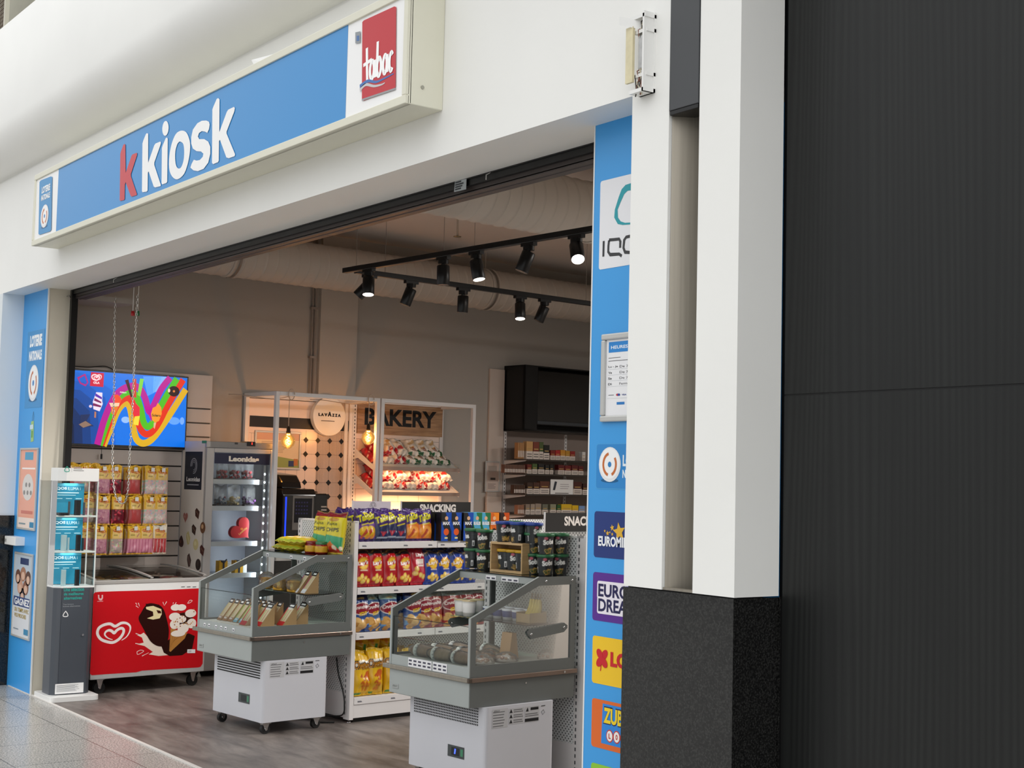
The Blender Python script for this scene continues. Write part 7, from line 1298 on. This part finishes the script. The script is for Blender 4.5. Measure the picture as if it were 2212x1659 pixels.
def hours(a,x,y,w,h):
    a.rect(x,y,w,h,'ECECEE',1); a.rect(x+w*.04,y+h*.83,w*.92,h*.14,'2F86D0',2); a.text("HEURES D'OUVERTURE",x+w*.08,y+h*.875,w*.84,h*.045,'EAF2FA',3,.02)
    a.rect(x+w*.04,y+h*.755,w*.2,h*.008,'6A6A6A',2); a.rect(x+w*.04,y+h*.715,w*.32,h*.008,'6A6A6A',2)
    for k,(d,s_) in enumerate((('Lu - Je','De 7h30 - 19h00'),('Ve','De 7h30 - 19h00'),('Sa','De 7h30 - 19h00'),('Di','Fermé'))):
        z=y+h*(.625-.075*k); a.text(d,x+w*.04,z,w*(.16 if k==0 else .06),h*.03,'3A3A3C',2,.02); a.text(s_,x+w*.23,z,w*(.5 if k<3 else .16),h*.03,'3A3A3C',2,.0); a.rect(x+w*.03,z-h*.018,w*.94,h*.002,'9AA0A8',2)
    a.ell(x+w*.2,y+h*.27,w*.022,h*.016,'C0303A',2); a.ell(x+w*.225,y+h*.27,w*.022,h*.016,'2A4A9A',3); a.text('VISA',x+w*.27,y+h*.258,w*.08,h*.02,'24408A',2,.03); a.rect(x+w*.05,y+h*.265,w*.09,h*.008,'5A5A5C',2); a.ell(x+w*.40,y+h*.27,w*.022,h*.016,'C0303A',2); a.ell(x+w*.43,y+h*.27,w*.022,h*.016,'D88A2A',3); a.rect(x+w*.03,y+h*.225,w*.94,h*.002,'9AA0A8',2); a.rect(x+w*.19,y+h*.14,w*.13,h*.035,'2F7AC0',2); a.rect(x+w*.37,y+h*.14,w*.1,h*.03,'3A3A3C',2)
a=Art('w',1,BY); q=a.px([(1304,723),(1302,912)]); 
FRp=[(1304,723),(1430,706),(1430,925),(1301,912)]
q0=a.px([(1304,723)])[0]; q3=a.px([(1301,912)])[0]
# opening hours frame, built from its plane coordinates (only its left part shows beside the column)
xl=(q0[0]+q3[0])/2; FRM=pm('silver_snap_frame','C3C3C0',.35,metal=.3); fw_=.37; z1_,z0_=q0[1],q3[1]
t=Thing('opening_hours_frame','silver frame with opening hours on the right blue panel, partly behind the column','notice',(xl+.1,BY,z0_),'w'); mb=MB()
for r_ in ((xl,z0_,xl+fw_,z0_+.022),(xl,z1_-.022,xl+fw_,z1_),(xl,z0_+.022,xl+.022,z1_-.022),(xl+fw_-.022,z0_+.022,xl+fw_,z1_-.022)): mb.box((r_[0],BY-.014,r_[1]),(r_[2],BY-.0005,r_[3]),FRM)
t.part('frame',mb,bev=.005); a=Art('w',1,BY-.004,rough=.3); hours(a,xl+.022,z0_+.022,fw_-.044,z1_-z0_-.044); t.part('poster',a.mb)
def d_lot(a,x,z,h): ball(a,x+.078,z+h*.54,.060,h*.38,3); a.text('LOTERIE',x+.148,z+h*.50,.13,h*.25,'E8F0F6',3,.04); a.text('NATIONALE',x+.148,z+h*.25,.14,h*.18,'E8F0F6',3,.04)
sticker('blue sticker with a white lottery ball on the right blue panel','4AA0DC',[(1289,958),(1365,958),(1365,1058),(1286,1056)],d_lot,.012,border='3388CC')
def star(cx,cy,r): return [(cx+(r if k%2==0 else r*.45)*math.cos(R(90+36*k+10)),cy+(r if k%2==0 else r*.45)*math.sin(R(90+36*k+10))) for k in range(10)]
def d_eu(a,x,z,h):
    for px_,py_,r in ((1338,1149,.034),(1323,1140,.012),(1313,1152,.010),(1323,1154,.007),(1307,1147,.006),(1318,1150,.005)): c=a.px([(px_,py_)])[0]; a.poly(star(c[0],c[1],r),'E0B03A',3+r*20)
    p,q=a.px([(1293,1179),(1349,1180)]); a.text('EUROMILLIONS',p[0],p[1],(q[0]-p[0])*1.85,.036,'F0F2F6',6,.04)
sticker('navy lottery sticker with gold stars on the right blue panel','283A78',[(1284,1104),(1365,1104),(1365,1208),(1283,1203)],d_eu)
def d_ed(a,x,z,h):
    for t_,y_,f in (('EURO',1288,1.18),('DREAMS',1320,1.62)):
        p,q=a.px([(1293,y_),(1349,y_)]); a.rect(p[0]-.007,p[1]-.008,(q[0]-p[0])*f+.014,.063,'EDE8F0',3 if t_=='EURO' else 3.5,.008); a.text(t_,p[0],p[1],(q[0]-p[0])*f,.046,'262450',5,.03)
sticker('purple lottery sticker with bold white outlined lettering on the right blue panel','5A2E8E',[(1281,1235),(1365,1235),(1365,1349),(1280,1339)],d_ed)
def d_lo(a,x,z,h):
    c=a.px([(1301,1422)])[0]
    for v in (45,135,225,315): a.ell(c[0]+.019*math.cos(R(v)),c[1]+.020*math.sin(R(v)),.020,.014,'C8202A',3+v/100,R(v))
    a.stroke([c,(c[0]-.008,c[1]-.045)],.005,'C8202A',3); p,q=a.px([(1319,1440),(1345,1440)]); a.text('LOTTO',p[0],p[1],.24,.052,'C8202A',5,.05)
sticker('yellow lottery sticker with a red clover on the right blue panel','F0C42A',[(1280,1372),(1365,1378),(1365,1493),(1279,1474)],d_lo)
def d_zu(a,x,z,h):
    T=lambda L:a.px(L,2.2458,1240,920); q=T([(140,1346),(300,1370),(300,1590),(132,1538)]); a.poly([(q[0][0],q[0][1]),(q[0][0]+.3,q[0][1]-.0),(q[0][0]+.3,q[3][1]),(q[3][0],q[3][1])],'2E86D8',2)
    p,q=T([(145,1440),(232,1450)]); a.text('ZUBBLE',p[0]-.004,p[1]-.004,(q[0]-p[0])*1.9+.01,.062,'1A2A5A',3,.06); a.text('ZUBBLE',p[0],p[1],(q[0]-p[0])*1.9,.054,'F0D02A',5,.04)
    for k,ch in enumerate('LOTTO'): c=T([(174+34*k,1505+6*k)])[0]; a.ell(c[0],c[1],.019,.022,'C83A2A',3+.1*k); a.ell(c[0],c[1],.015,.018,'F0EEEA',4+.1*k); a.text(ch,c[0]-.005,c[1]-.009,.011,.018,'C83A2A',6,.04)
sticker('orange sticker with yellow and red lettering on the right blue panel','DC6A2C',[(1279,1507),(1365,1520),(1365,1629),(1277,1611)],d_zu)
sticker('light green sticker at the very bottom of the right blue panel','8CC43A',[(1277,1646),(1365,1655),(1365,1760),(1275,1750)],lambda a,x,z,h:None)
